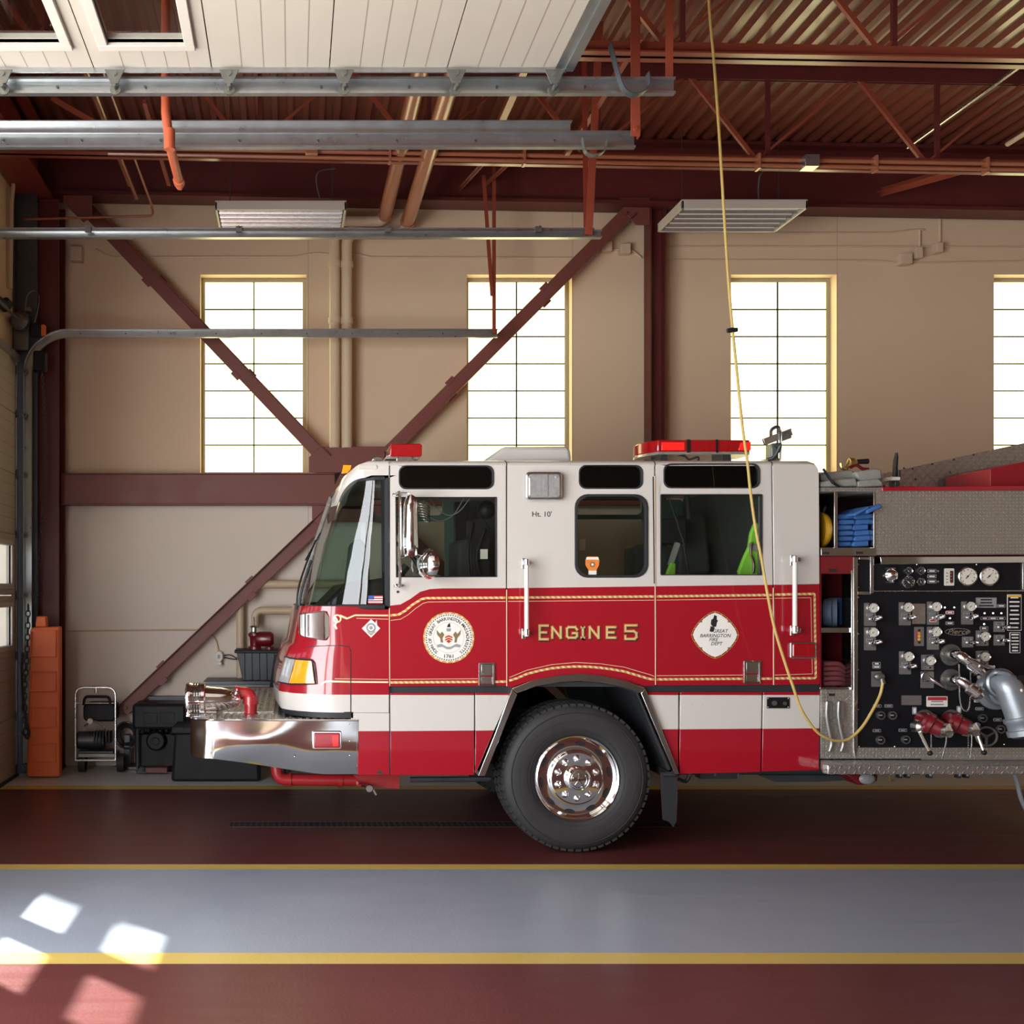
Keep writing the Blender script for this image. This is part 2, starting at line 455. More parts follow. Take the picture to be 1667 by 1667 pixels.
# ------------------------------------------------------------------ steelwork
def ibeam_x(b, x0, x1, yc, z0, z1, w, tf=.02, tw=.012, T=None):
    b.box(x0, x1, yc - w / 2, yc + w / 2, z0, z0 + tf, T=T); b.box(x0, x1, yc - w / 2, yc + w / 2, z1 - tf, z1, T=T)
    b.box(x0, x1, yc - tw / 2, yc + tw / 2, z0 + tf, z1 - tf, T=T)
b = MB(); ibeam_x(b, XL, X1, 10.60, 5.83, 6.49, .26, .035, .02, zr(0))
tag(b.build('roof_girder', 'steel_maroon'), 'deep dark maroon steel girder running under the roof deck along the long wall', 'beam')
b = MB()
for t in (-.14, .10): b.box(XL + .02 + t + .14, XL + .36, 4.6, 10.46, 5.80 + (t + .14) * 2.2, 5.83 + (t + .14) * 2.2)
b.box(XL + .18, XL + .20, 4.6, 10.46, 5.83, 6.34)
tag(b.build('header_beam', 'steel_red'), 'rust red steel beam above the garage doors, top left corner', 'beam')
def column(px0, px1, Yf, dep, label, m):
    b = MB(); x0, x1 = fx(px0, Yf), fx(px1, Yf); t = .016
    b.box(x0, x0 + t, Yf, Yf + dep, 0.012, 5.82); b.box(x1 - t, x1, Yf, Yf + dep, 0.012, 5.82); b.box(x0 + t, x1 - t, Yf + dep * .45, Yf + dep * .45 + .012, .012, 5.82)
    b.box(x0 - .05, x1 + .05, Yf - .02, Yf + dep, 0, .014)
    return tag(b.build('steel_column', m, bevel=.003), label, 'column')
column(1059, 1085, 10.56, .2, 'dark maroon steel column on the long wall behind the engine cab', 'steel_maroon')
b = MB(); b.box(fx(62, 10.4), fx(96, 10.4), 10.40, 10.42, 0.012, 5.79); b.box(fx(62, 10.4), fx(96, 10.4), 10.68, 10.70, 0.012, 5.79); b.box(fx(78, 10.4), fx(81, 10.4), 10.42, 10.68, .012, 5.79)
b.box(fx(60, 10.4), fx(98, 10.4), 10.36, 10.72, 0, .014)
tag(b.build('steel_column', 'steel_maroon', bevel=.003), 'dark maroon steel column in the corner behind the orange barrier', 'column')
b = MB(); b.box(-2.775, fx(61, 10.3), 10.3, 10.315, 0, 5.8); b.box(-2.775, -2.76, 10.24, 10.315, 0, 5.8)
tag(b.build('steel_jamb', 'dark_steel'), 'dark grey steel door jamb between the door track and the corner column', 'jamb')
b = MB(); ibeam_x(b, fx(98, 10.6), fx(1058, 10.56), 10.67, fz(822, 10.6), fz(770, 10.6), .14, .012, .09)
tag(b.build('wall_girt', 'brace_brown', bevel=.003), 'horizontal brown steel girt crossing the long wall under the windows', 'beam')
def brace(p0, p1, label, clips=(), Y=10.60, w=.13):
    a = W(*p0, Y); c = W(*p1, Y); d = (c - a).normalized(); n = Vector((-d.z, 0, d.x))
    b = MB(); b.bar(a, c, .012, w, up=n); 
    off = n * (w / 2); b.bar(a + off + Vector((0, -.03, 0)), c + off + Vector((0, -.03, 0)), .07, .010, up=n)
    for t in clips:
        p = a.lerp(c, t)
        for s in (-1, 1): b.bar(p + n * s * w * .5 + d * .05 * s - d * .05, p + n * s * w * .5 + d * .05 * s + d * .05, .03, .05, up=n)
    for t in (.015, .985):
        p = a.lerp(c, t); b.cyl(p + Vector((0, -.03, 0)), p + Vector((0, .01, 0)), .018, 8)
    return tag(b.build('diagonal_brace', 'brace_brown', bevel=.002), label, 'brace')
brace((138, 338), (530, 750), 'brown steel brace falling from the corner across the first window', (.29, .66))
brace((1024, 343), (622, 746), 'brown steel brace falling from the column across the second window', (.34, .72), Y=10.58)
brace((200, 1157), (536, 836), 'brown steel brace rising from behind the generator to the girt', (.19, .62))
brace((960, 1157), (626, 836), 'brown steel brace behind the cab, seen only through its side windows', (.3,))
def gusset(pts, label, Y=10.57):
    b = MB(); b.pprism(pts, Y, Y + .014)
    return tag(b.build('gusset_plate', 'brace_brown', bevel=.003), label, 'steel plate')
gusset([(503, 769), (503, 744), (523, 727), (628, 727), (652, 745), (656, 769)], 'brown gusset plate on top of the girt joining two braces')
gusset([(508, 823), (508, 846), (520, 856), (545, 850), (610, 850), (640, 856), (650, 823)], 'brown gusset plate hanging below the girt', 10.565)
gusset([(103, 318), (150, 318), (150, 352), (136, 362), (103, 330)], 'dark gusset plate at the head of the corner column', 10.39)
gusset([(1010, 322), (1058, 322), (1058, 366), (1035, 366), (1022, 350)], 'dark gusset plate at the head of the column behind the cab')
def joist(Yc, x0, x1, ph, label):
    T = zr(0); j = thing('roof_joist', label, 'joist', (x0, Yc, 5.6), 'open web joists under the roof deck')
    zb0, zb1, zt0, zt1 = 5.60, 5.70, 6.36, 6.49
    b = MB()
    for s in (-1, 1):
        b.box(x0, x1, Yc + s * .012, Yc + s * .07, zb0, zb0 + .012, T=T); b.box(x0, x1, Yc + s * .012, Yc + s * .02, zb0, zb1, T=T)
    b.build('bottom_chord', 'joist_red', j)
    b = MB()
    for s in (-1, 1):
        b.box(x0, x1, Yc + s * .012, Yc + s * .07, zt1 - .014, zt1, T=T); b.box(x0, x1, Yc + s * .012, Yc + s * .02, zt0, zt1, T=T)
    b.build('top_chord', 'steel_maroon', j)
    x = x0 + ph; n = 0
    while x < x1 - 1.3:
        b = MB(); t = T(Vector((x, Yc, zt0 + .05))); q = T(Vector((x + .60, Yc, zb1 - .04))); r = T(Vector((x + 1.48, Yc, zt0 + .05)))
        b.bar(t, q, .03, .035); b.build('web_diagonal', 'joist_red', j)
        b = MB(); b.bar(q, r, .02, .022); b.build('web_diagonal', 'joist_red', j)
        b = MB(); b.bar(T(Vector((x + .70, Yc, zt0 + .05))), T(Vector((x + .70, Yc, zb1))), .035, .03); b.build('web_vertical', 'steel_maroon', j)
        x += 1.48; n += 1
    return j
joist(9.0, XL + .02, X1, .8 + .98, 'rust red open web joist under the deck, nearer the long wall')
joist(7.2, XL + .02, X1, .35, 'rust red open web joist under the deck, at the top edge of view')
def brace_bar(p0, Ya, p1, Yb, label, w=.05, name='knee_brace'):
    b = MB(); b.bar(W(*p0, Ya), W(*p1, Yb), w, .008); b.bar(W(*p0, Ya), W(*p1, Yb), .008, w)
    return tag(b.build(name, 'joist_red'), label, 'brace')
brace_bar((748, 308), 10.5, (797, 254), 9.05, 'short red knee brace from joist to girder beside the copper pipes')
brace_bar((791, 300), 10.5, (840, 254), 9.05, 'short red knee brace above the forked hanger')
brace_bar((1434, 313), 10.5, (1577, 272), 9.05, 'red knee brace from joist to girder at the right', .09)
# long rods and struts that run with the roof ribs
def run(px, py, Ya, Yb, r, mname, name, label, cat, sq=False):
    a = W(px, py, Ya); c = Vector((a.x, Yb, a.z)); b = MB()
    if sq: b.bar(a, c, r * 2, r * 2)
    else: b.cyl(a, c, r, 12)
    return tag(b.build(name, mname), label, cat)
run(812, 205, 8.6, 6.4, .028, 'joist_red', 'roof_strut', 'thin strut under the deck left of the near door end, beside the copper pipes', 'strut', True)
run(1042, 60, 7.0, 8.9, .02, 'joist_red', 'roof_strut', 'thin strut under the deck just right of the open door end', 'strut', True)
run(1478, 240, 9.6, 6.2, .016, 'brushed', 'conduit_run', 'shiny steel conduit slanting under the roof at the right edge', 'conduit')
run(1640, 235, 9.4, 7.4, .022, 'conduit_beige', 'conduit_run', 'pale conduit under the roof in the far right corner', 'conduit')
b = MB()
for dz, dy in ((0, 0), (-.06, -.02)):
    b.tube([zr(0)(Vector((XL + 1.2, 8.88 + dy, 5.62 + dz))), zr(0)(Vector((X1, 8.88 + dy, 5.62 + dz)))], .018, 8)
for px in (632, 850, 1230, 1420, 1600):
    x = fx(px, 8.9); b.box(x, x + .02, 8.84, 8.92, 5.53 + SL * x, 5.66 + SL * x)
tag(b.build('conduit_pair', 'pipe_copper'), 'pair of long rust coloured conduits strapped under the far joist', 'conduit')
b = MB(); b.box(fx(1302, 8.9), fx(1325, 8.9), 8.8, 8.92, 5.46, 5.56)
tag(b.build('junction_box', 'galvanised', bevel=.003), 'bright junction box under the conduits above the right louvred light', 'junction box')
b = MB(); b.box(fx(497, 8.85), fx(517, 8.85), 8.78, 8.86, 5.56, 5.66)
tag(b.build('junction_box', 'pipe_copper', bevel=.003), 'rust coloured junction box under the conduits left of the copper pipes', 'junction box')
# two copper-painted pipes that come forward under the roof and turn along the wall
for k, (px, py, m_) in enumerate(((627, 349, 0), (664, 360, 1))):
    e = W(px, py, 10.45); a = Vector((e.x, 6.6, e.z + .0))
    b = MB(); b.cyl(a, e, .068, 20); b.cyl(e + Vector((0, -.03, 0)), e + Vector((0, .0, 0)), .078, 20)
    tag(b.build('roof_pipe', 'pipe_copper'), ('thick copper painted pipe under the roof, the left of two', 'thick copper painted pipe under the roof, the right of two')[k], 'pipe', 'copper painted pipes under the roof')
    b = MB(); y = 10.52 + .0 * k
    path = [e + Vector((0, .02, 0)), Vector((e.x, y + .03, e.z)), Vector((e.x - .04, y + .06, e.z - .02 - .06 * k)), Vector((fx(545 + 20 * k, y), y + .06, e.z - .02 - .06 * k)), Vector((fx(545 + 20 * k, y), y + .06, fz(728, y)))]
    b.tube(bend(path, .12), .055, 14)
    x = fx(545 + 20 * k, y)
    for z in (fz(428, y), fz(520, y)): b.cyl((x, y + .06, z - .03), (x, y + .06, z + .03), .066, 14)
    tag(b.build('wall_pipe', 'pipe_beige'), ('beige pipe down the wall between the first two windows, left one', 'beige pipe down the wall between the first two windows, right one')[k], 'pipe', 'beige pipes down the wall')
b = MB(); b.tube(bend([W(412, 951, 10.66), W(560, 951, 10.66)], .1), .042, 12)
tag(b.build('wall_pipe', 'pipe_beige'), 'beige pipe running level along the wall behind the windscreen wiper', 'pipe')
b = MB(); b.tube(bend([W(391, 975, 10.68), W(391, 1107, 10.68)], .1), .040, 12)
tag(b.build('wall_pipe', 'pipe_beige'), 'upright beige pipe behind the grey bin, below the brace', 'pipe')
b = MB(); b.tube(bend([W(415, 1022, 10.62), W(415, 994, 10.62), W(560, 994, 10.62)], .1), .040, 12)
tag(b.build('wall_pipe', 'pipe_beige'), 'bent beige pipe above the red hydrant valve', 'pipe')
def conduit(pts, r, label, Y=WY - .014, m='conduit_beige', rb=.06):
    b = MB(); b.tube(bend([W(p[0], p[1], Y) for p in pts], rb), r, 8)
    return tag(b.build('wall_conduit', m), label, 'conduit')
conduit([(98, 1027), (335, 1025), (352, 1040), (356, 1062)], .009, 'thin conduit level along the lower wall to the white outlet', m='pipe_beige')
conduit([(155, 405), (182, 419), (480, 418), (512, 412), (542, 414), (575, 411), (600, 419), (938, 420)], .011, 'thin beige conduit above the first two windows, kinked over the pipes')
conduit([(945, 420), (978, 408), (1010, 406), (1028, 406), (1044, 420)], .012, 'short arched conduit beside the column behind the cab')
conduit([(1088, 423), (1420, 424), (1468, 428), (1700, 425)], .010, 'lowest of the thin conduits above the third window')
conduit([(1088, 401), (1700, 402)], .009, 'straight middle conduit above the third window')
conduit([(1088, 380), (1450, 379), (1486, 374), (1504, 374)], .010, 'topmost thin conduit above the third window')
conduit([(1497, 375), (1497, 420)], .013, 'short upright conduit down to the wall box at the right')
conduit([(1530, 330), (1530, 398), (1513, 416)], .013, 'upright conduit from girder down to the wall boxes at the right')
def wbox(x0, y0, x1, y1, label, Y=10.70):
    b = MB(); b.pbox(x0, y0, x1, y1, Y, WY + .001); return tag(b.build('wall_box', 'conduit_beige', bevel=.004), label, 'electrical box')
wbox(1467, 412, 1486, 429, 'square beige electrical box above the wall right of the third window')
wbox(1492, 402, 1503, 419, 'small beige conduit fitting beside the square box at the right')
wbox(1525, 394, 1536, 410, 'beige conduit elbow fitting under the upright conduit at the right')
wbox(982, 393, 997, 408, 'left of two small boxes beside the column behind the cab')
wbox(1011, 396, 1027, 412, 'right of two small boxes beside the column behind the cab')
wbox(114, 401, 133, 424, 'beige square wall box in the upper left corner of the wall')
# outlet with cable
o = thing('wall_outlet', 'white octagonal wall outlet beside the grey bin', 'outlet', W(356, 1071, 10.74))
b = MB(); c = W(356, 1069, 10.70)
b.prism([(c.x + .045 * math.cos(PI / 8 + k * PI / 4), c.z + .06 * math.sin(PI / 8 + k * PI / 4)) for k in range(8)], 10.71, WY - .001); b.build('outlet_box', 'plastic_white', o, bevel=.005)
b = MB(); b.box(c.x - .01, c.x + .01, 10.695, 10.71, c.z - .018, c.z + .018); b.build('socket', 'decal_grey', o)
b = MB(); b.box(c.x - .02, c.x + .03, 10.70, WY - .01, c.z - .09, c.z - .055); b.build('plug', 'plastic_white', o, bevel=.004)
b = MB()
for k in (0, 1): b.tube(spline([c + Vector((.05, .04, .01 - .02 * k)), c + Vector((.12, .04, .015 - .04 * k)), c + Vector((.19, -.1, -.01 - .01 * k))], 6), .006, 6)
b.build('cable', 'black_rubber', o)

# ------------------------------------------------------------------ door tracks
def sweep(b, path, prof, m=None):
    P = [Vector((p[0], 0, p[1])) for p in path]; R = []
    for i, p in enumerate(P):
        d = (P[min(i + 1, len(P) - 1)] - P[max(i - 1, 0)]).normalized(); n = Vector((-d.z, 0, d.x))
        R.append([b.v((p.x + n.x * q[0], q[1], p.z + n.z * q[0])) for q in prof])
    k = len(prof)
    for i in range(len(R) - 1):
        for j in range(k): b.f([R[i][j], R[i][(j + 1) % k], R[i + 1][(j + 1) % k], R[i + 1][j]], m)
    b.f(R[0], m); b.f(R[-1][::-1], m)
def cprof(h, Y, d=.035, t=.007, lip=.012):
    return [(-h, Y), (-h, Y + d), (h, Y + d), (h, Y), (h - lip, Y), (h - lip, Y + .006), (h - t, Y + .006), (h - t, Y + d - t), (-h + t, Y + d - t), (-h + t, Y + .006), (-h + lip, Y + .006), (-h + lip, Y)]
def track(Y, z, xe, label, h=.043, vertical=True, angle=None, name='door_track'):
    t = thing(name, label, 'door track', (xe, Y, z))
    b = MB(); R = .40; path = []
    if vertical:
        path.append((-2.62, .12)); path.append((-2.62, z - R))
        for k in range(1, 13):
            a = PI - k * PI / 24; path.append((-2.22 + R * math.cos(a), z - R + R * math.sin(a)))
    else: path.append((-2.7, z))
    path.append((xe, z)); sweep(b, path, cprof(h, Y)); b.build('rail', 'galvanised', t, smooth=30)
    if angle:
        b = MB(); b.box(-2.2, angle, Y + .012, Y + .018, z + h - .01, z + h + .045); b.box(-2.2, angle, Y - .03, Y + .018, z + h + .041, z + h + .046)
        b.build('top_angle', 'galvanised', t)
    b = MB(); x = -2.1
    while x < xe - .1: b.cyl((x, Y + .018, z), (x, Y + .032, z), .007, 8); x += .45
    b.build('bolt', 'dark_steel', t)['kind'] = 'stuff'
    return t
track(5.25, fz(138, 5.25), 1.958, 'galvanised track with the open door\'s rollers in it, highest in view', .042, True)
track(5.86, fz(226, 5.86), 1.958, 'galvanised track second from the top with angle iron along it', .047, True, 1.59)
track(10.2, fz(542, 10.2), 2.04, 'galvanised track curving down beside the closed door by the wall', .042, True)
t = thing('operator_rail', 'long galvanised rail in front of the left louvred light', 'door rail', (0, 8.03, 4.6))
b = MB(); z = fz(380, 8.03); sweep(b, [(-2.7, z), (2.42, z)], cprof(.030, 8.03, .05)); b.box(-2.7, 2.36, 8.03, 8.06, z + .026, z + .046); b.build('rail', 'galvanised', t)
for px in (143, 389, 632, 877):
    b = MB(); b.pbox(px - 5, 368, px + 5, 377, 8.0, 8.03); b.cyl((fx(px, 8.03), 7.985, fz(372, 8.03)), (fx(px, 8.03), 8.0, fz(372, 8.03)), .009, 8); b.build('clip', 'dull_zinc', t)
def hanger(p0, p1, Y, w, label, mname='joist_red', extra=None):
    b = MB(); b.bar(W(*p0, Y), W(*p1, Y), w, .006, up=(0, 0, 1)) if False else None
    a, c = W(*p0, Y), W(*p1, Y)
    b.bar(a + Vector((0, 0, 0)), c, .006, w, up=(1, 0, 0)); b.bar(a + Vector((w / 2, .02, 0)), c + Vector((w / 2, .02, 0)), .045, .006, up=(1, 0, 0))
    b.cyl(c + Vector((0, -.012, .04)), c + Vector((0, .01, .04)), .012, 8)
    return tag(b.build('track_hanger', mname), label, 'hanger')
def topz(Y): return HZ - (6.36 - CZ) * F / Y
hanger((1034, topz(5.8)), (1034, 222), 5.84, .05, 'red angle iron hanger at the end of the second track', 'joist_red')
hanger((1090, topz(5.3)), (1089, 142), 5.30, .036, 'red angle iron hanger at the end of the topmost track', 'joist_red')
hanger((976, topz(8.2)), (958, 382), 8.02, .055, 'long red hanger holding the end of the operator rail, right leg')
hanger((950, topz(8.2)), (954, 384), 8.06, .035, 'long red hanger holding the end of the operator rail, left leg', 'steel_red')
hanger((804, 262), (804, 543), 10.19, .034, 'upright leg of the forked hanger over the second window')
hanger((787, 285), (801, 482), 10.17, .034, 'slanting leg of the forked hanger over the second window')
b = MB(); pts = [W(993, 72, 5.2), W(1003, 110, 5.2), W(1012, 140, 5.2), W(1022, 152, 5.2), W(1034, 155, 5.2), W(1048, 150, 5.2), W(1056, 138, 5.2), W(1054, 120, 5.2)]
pts = spline(pts, 5)
for i in range(len(pts) - 1): b.bar(pts[i], pts[i + 1], .05, .006, up=(pts[i + 1] - pts[i]).cross(Vector((0, 1, 0))))
tag(b.build('bumper_spring', 'dark_steel', smooth=60), 'curled dark spring strip at the end of the topmost track', 'spring')
b = MB(); pts = spline([W(948, 225, 5.82), W(952, 246, 5.82), W(962, 253, 5.82), W(975, 252, 5.82), W(985, 244, 5.82), W(988, 228, 5.82)], 5)
for i in range(len(pts) - 1): b.bar(pts[i], pts[i + 1], .04, .005, up=(pts[i + 1] - pts[i]).cross(Vector((0, 1, 0))))
tag(b.build('bumper_spring', 'dull_zinc', smooth=60), 'curled spring strip below the end of the second track', 'spring')
# orange sprinkler drop
b = MB(); a = W(270, 155, 5.6); e = Vector((a.x + .02, 5.6, 4.25))
b.tube([Vector((a.x, 5.6, 6.45)), Vector((a.x, 5.6, 4.42)), e, Vector((e.x - .01, 6.15, 4.27))], .026, 12)
b.cyl((e.x, 5.6, 4.22), (e.x, 5.6, 4.33), .031, 12); b.cyl((e.x - .01, 6.13, 4.27), (e.x - .01, 6.18, 4.27), .034, 12); b.ball((e.x - .01, 6.2, 4.26), .025, 8)
tag(b.build('sprinkler_pipe', 'pipe_orange'), 'orange sprinkler pipe with an elbow crossing the second track', 'pipe')
for px, py, lab in ((210, 300, 'first thin red pipe under the roof from the left'), (222, 322, 'second thin red pipe, ending low over the first window')):
    b = MB(); e = W(px, py, 10.3); b.cyl(e, Vector((e.x, 5.4, e.z)), .018, 10); b.ball(e, .024, 8)
    tag(b.build('roof_conduit', 'pipe_copper'), lab, 'pipe')
b = MB(); e = W(247, 335, 10.3); q = W(238, 357, 10.3)
b.tube(bend([Vector((e.x, 5.4, e.z)), e, e + Vector((.02, .0, -.1)), Vector((fx(40, 10.3), 10.3, q.z))], .08), .012, 8)
tag(b.build('roof_conduit', 'pipe_copper'), 'thin pipe that turns along the wall top above the first window', 'pipe')
for (a_, b_, lab) in (((85, 160), (168, 208), 'upper'), ((235, 165), (275, 300), 'lower')):
    b = MB(); b.bar(W(*a_, 8.2), W(*b_, 9.6 if lab == 'lower' else 8.2), .035, .035)
    tag(b.build('roof_strut', 'joist_red'), 'short slanting red strut between tracks, %s left of the orange pipe' % ('well' if lab == 'upper' else 'just'), 'strut')

# ------------------------------------------------------------------ garage doors
SH = 4.165 / 7
WINY = [(5.86 + .23 + k * .83, 5.86 + .23 + k * .83 + .55) for k in range(5)]
def door_leaf(T, name, yoff):
    """T maps (u up the leaf, y, outward thickness) to the place; sections are separate panels"""
    root = None
    for s in range(7):
        b = MB(); u0, u1 = s * SH + .003, (s + 1) * SH - .003; holes = []
        if s in (2, 3):
            for a, c in WINY: holes.append([(a, u0 + .11), (c, u0 + .11), (c, u1 - .11), (a, u1 - .11)])
        A = [(5.86, u0), (10.2, u0), (10.2, u1), (5.86, u1)]
        loops = [A] + holes; flat = [p for l in loops for p in l]
        a_ = [b.v(T(p[1], p[0] + yoff, 0)) for p in flat]; c_ = [b.v(T(p[1], p[0] + yoff, .045)) for p in flat]
        tr = [(0, 1, 2), (0, 2, 3)] if not holes else tessellate_polygon([[Vector((p[0], p[1], 0)) for p in l] for l in loops])
        for t in tr: b.f([a_[i] for i in t]); b.f([c_[i] for i in t[::-1]])
        k = 0
        for l in loops:
            n = len(l)
            for i in range(n): b.f([a_[k + i], a_[k + (i + 1) % n], c_[k + (i + 1) % n], c_[k + i]])
            k += n
        if root is None: root = struct(b.build(name, 'door_cream', smooth=0))
        else: b.build('door_section', 'door_cream', root, smooth=0)
        # flat dark lines: shade of the pressed V grooves put in colour
        g = MB(); u = u0 + .15
        while u < u1 - .05:
            if not holes:
                vs = [T(u - .0025, 5.87 + yoff, -.0006), T(u + .0025, 5.87 + yoff, -.0006), T(u + .0025, 10.19 + yoff, -.0006), T(u - .0025, 10.19 + yoff, -.0006)]
                g.f([g.v(p) for p in vs])
            else:
                for a, c in ((5.87, 6.04), (10.02, 10.19)):
                    vs = [T(u - .0025, a + yoff, -.0006), T(u + .0025, a + yoff, -.0006), T(u + .0025, c + yoff, -.0006), T(u - .0025, c + yoff, -.0006)]
                    g.f([g.v(p) for p in vs])
            u += .11
        g.build('painted_groove', 'groove_shade', root, smooth=0)
        for h in holes:
            f = MB(); (ya, ua), (yb, ub) = h[0], h[2]; yo = yoff
            for (p, q, r_, s_) in ((ya - .05, ya, ua - .05, ub + .05), (yb, yb + .05, ua - .05, ub + .05), (ya, yb, ua - .05, ua), (ya, yb, ub, ub + .05)):
                vs = [T(u_, y_ + yo, t_) for u_ in (r_, s_) for y_ in (p, q) for t_ in (-.018, .02)]
                vv = [f.v(x_) for x_ in vs]
                for a in ((0, 1, 3, 2), (4, 6, 7, 5), (0, 4, 5, 1), (2, 3, 7, 6), (0, 2, 6, 4), (1, 5, 7, 3)): f.f([vv[i] for i in a])
            fo = f.build('door_window', 'door_white', root, bevel=.004)
            g = MB(); g.f([g.v(T(u_, y_ + yo, .02)) for u_, y_ in ((ua, ya), (ua, yb), (ub, yb), (ub, ya))]); g.build('pane', 'clear_glass', fo, smooth=0)
    return root
d1 = door_leaf(lambda u, y, t: Vector((-2.72 - t, y, u)), 'door_1', 0)
dz = 4.462
d2 = door_leaf(lambda u, y, t: Vector((1.38 - (4.165 - u), y, dz + t)), 'door_2', -5.0)
b = MB(); b.box(-2.7, 1.385, 5.195, 5.205, dz - .025, dz + .03); b.build('edge_strip', 'galvanised', d2)
b = MB(); b.box(1.375, 1.42, .86, 5.2, dz - .02, dz + .05); b.box(1.33, 1.38, .86, 5.2, dz - .006, dz); b.build('end_stile', 'galvanised', d2)
def hinge(b, x, y, z, up):
    """roller hinge: plate, arm, wheel. up: direction from leaf to track"""
    v = lambda a, c, e: Vector((x, y, z)) + (Vector((a, c, e)) if not up else Vector((e, c, a)))
    b.prism([(x - .05, z + .02), (x + .05, z + .02), (x + .018, z - .05), (x - .018, z - .05)], y - .012, y - .004) if not up else b.box(x, x + .012, y - .05, y + .01, z - .045, z + .045)
    c = Vector((x, y, z - .065)) if not up else Vector((x + .07, y + .01, z))
    b.cyl(c + Vector((0, -.03, 0)), c + Vector((0, .03, 0)), .010, 8); b.cyl(c + Vector((0, .015, 0)), c + Vector((0, .03, 0)), .028, 14)
    b.cyl(Vector((x, y - .02, z)) , Vector((x, y - .004, z)), .014, 8)
for px in (5, 187, 373, 560, 742, 902):
    b = MB(); hinge(b, fx(px, 5.19), 5.186, fz(122, 5.19), False); b.build('roller_hinge', 'dull_zinc', d2, smooth=40)
for k in range(0, 8):
    b = MB(); hinge(b, -2.715, 10.17, min(max(k * SH, .08), 4.0), True); b.build('roller_hinge', 'dull_zinc', d1, smooth=40)
b = MB(); b.box(-2.716, -2.70, 10.12, 10.16, .02, 4.1); b.build('end_stile', 'galvanised', d1)
b = MB(); b.bar((-2.70, 10.15, 4.12), (-2.70, 5.9, 4.14), .05, .06); b.build('top_strut', 'galvanised', d1)
b = MB(); b.box(-2.74, -2.70, 5.87, 10.19, 0, .03); b.build('bottom_seal', 'black_rubber', d1)
# lift hardware at the corner
t = thing('door_operator', 'black chain hoist door operator beside the track curve', 'door opener', W(62, 590, 10.1))
b = MB(); b.pbox(48, 524, 66, 548, 10.08, 10.17); b.build('gear_case', 'tote_black', t, bevel=.02)
b = MB(); b.pbox(53, 570, 74, 604, 10.06, 10.17); b.build('motor_case', 'tote_black', t, bevel=.02)
b = MB(); b.pbox(66, 528, 73, 546, 10.1, 10.17); b.build('cover', 'barrier_orange', t, bevel=.01)
b = MB(); b.pbox(22, 510, 46, 570, 10.22, 10.235); b.pbox(40, 500, 50, 506, 10.18, 10.23); b.build('bearing_plate', 'dull_zinc', t, bevel=.004)
b = MB(); c = W(33, 524, 10.15); b.lathe([(0, -.08), (.06, -.08), (.09, -.05), (.09, 0), (.05, .02), (0, .02)], c, (0, 1, 0), 20); b.cyl(c + Vector((0, -1.2, 0)), c + Vector((0, .05, 0)), .014, 10); b.build('cable_drum', 'dull_zinc', t)
b = MB(); b.tube(spline([W(40, 510, 10.2), W(45, 480, 10.2), (W(58, 474, 10.2)), W(64, 490, 10.2), W(56, 525, 10.2)], 6), .006, 6); b.build('cable', 'dull_zinc', t)
def chain(pts, r, label, mname='dull_zinc'):
    P = spline(pts, 14); b = MB(); acc = 0; k = 0; last = P[0]; step = r * 2.6
    for i in range(1, len(P)):
        seg = (P[i] - P[i - 1]); ln = seg.length; tpos = 0
        while acc + (ln - tpos) >= step:
            tpos += step - acc; acc = 0
            c = P[i - 1] + seg.normalized() * tpos; d = seg.normalized()
            s_ = d.cross(Vector((0, 1, 0))).normalized() if k % 2 else Vector((0, 1, 0)).cross(d.cross(Vector((0, 1, 0)))).normalized() if False else (d.cross(Vector((0, 1, 0))).normalized() if k % 2 else Vector((0, 1, 0)))
            ring = [c + d * math.cos(a) * r * 1.7 + s_ * math.sin(a) * r for a in [2 * PI * q / 8 for q in range(8)]]
            b.tube(ring, r * .32, 4, closed=True); k += 1
        acc += ln - tpos
    return tag(b.build('hoist_chain', mname), label, 'chain')
chain([W(68, 604, 10.22), W(73, 700, 10.22), W(72, 800, 10.22), W(64, 900, 10.22), W(60, 985, 10.22), W(55, 1040, 10.2)], .013, 'thin hoist chain hanging against the corner column', 'dark_steel')
chain([W(46, 980, 10.0), W(44, 1060, 10.0), W(40, 1130, 10.0), W(42, 1195, 10.0)], .022, 'heavy dark chain hanging at the edge of the orange barrier', 'dark_steel')
b = MB(); b.tube(spline([W(37, 1062, 10.0), W(36, 1100, 10.0), W(39, 1150, 10.0), W(42, 1172, 10.0), W(47, 1192, 10.0), W(44, 1202, 9.98), W(36, 1190, 9.98)], 6), .012, 8)
tag(b.build('black_cable', 'black_rubber'), 'black cable hanging in a loop beside the bottom of the door track', 'cable')  # cable hung as a plain loop
b = MB(); b.tube(bend([W(17, 290, 10.05), W(22, 300, 10.05), W(19, 330, 10.05), W(17, 470, 10.05)], .05), .02, 8)
tag(b.build('wall_pipe', 'pipe_beige'), 'beige pipe up the door wall in the upper left corner', 'pipe')
# outside lamp-like black spring tube at the left edge
b = MB(); b.cyl(W(-30, 470, 9.4), W(10, 500, 9.9), .05, 14); b.cyl(W(5, 492, 9.85), W(12, 500, 9.9), .065, 14)
tag(b.build('torsion_spring', 'black_rubber'), 'black torsion spring tube over the closed door at the left edge', 'spring')

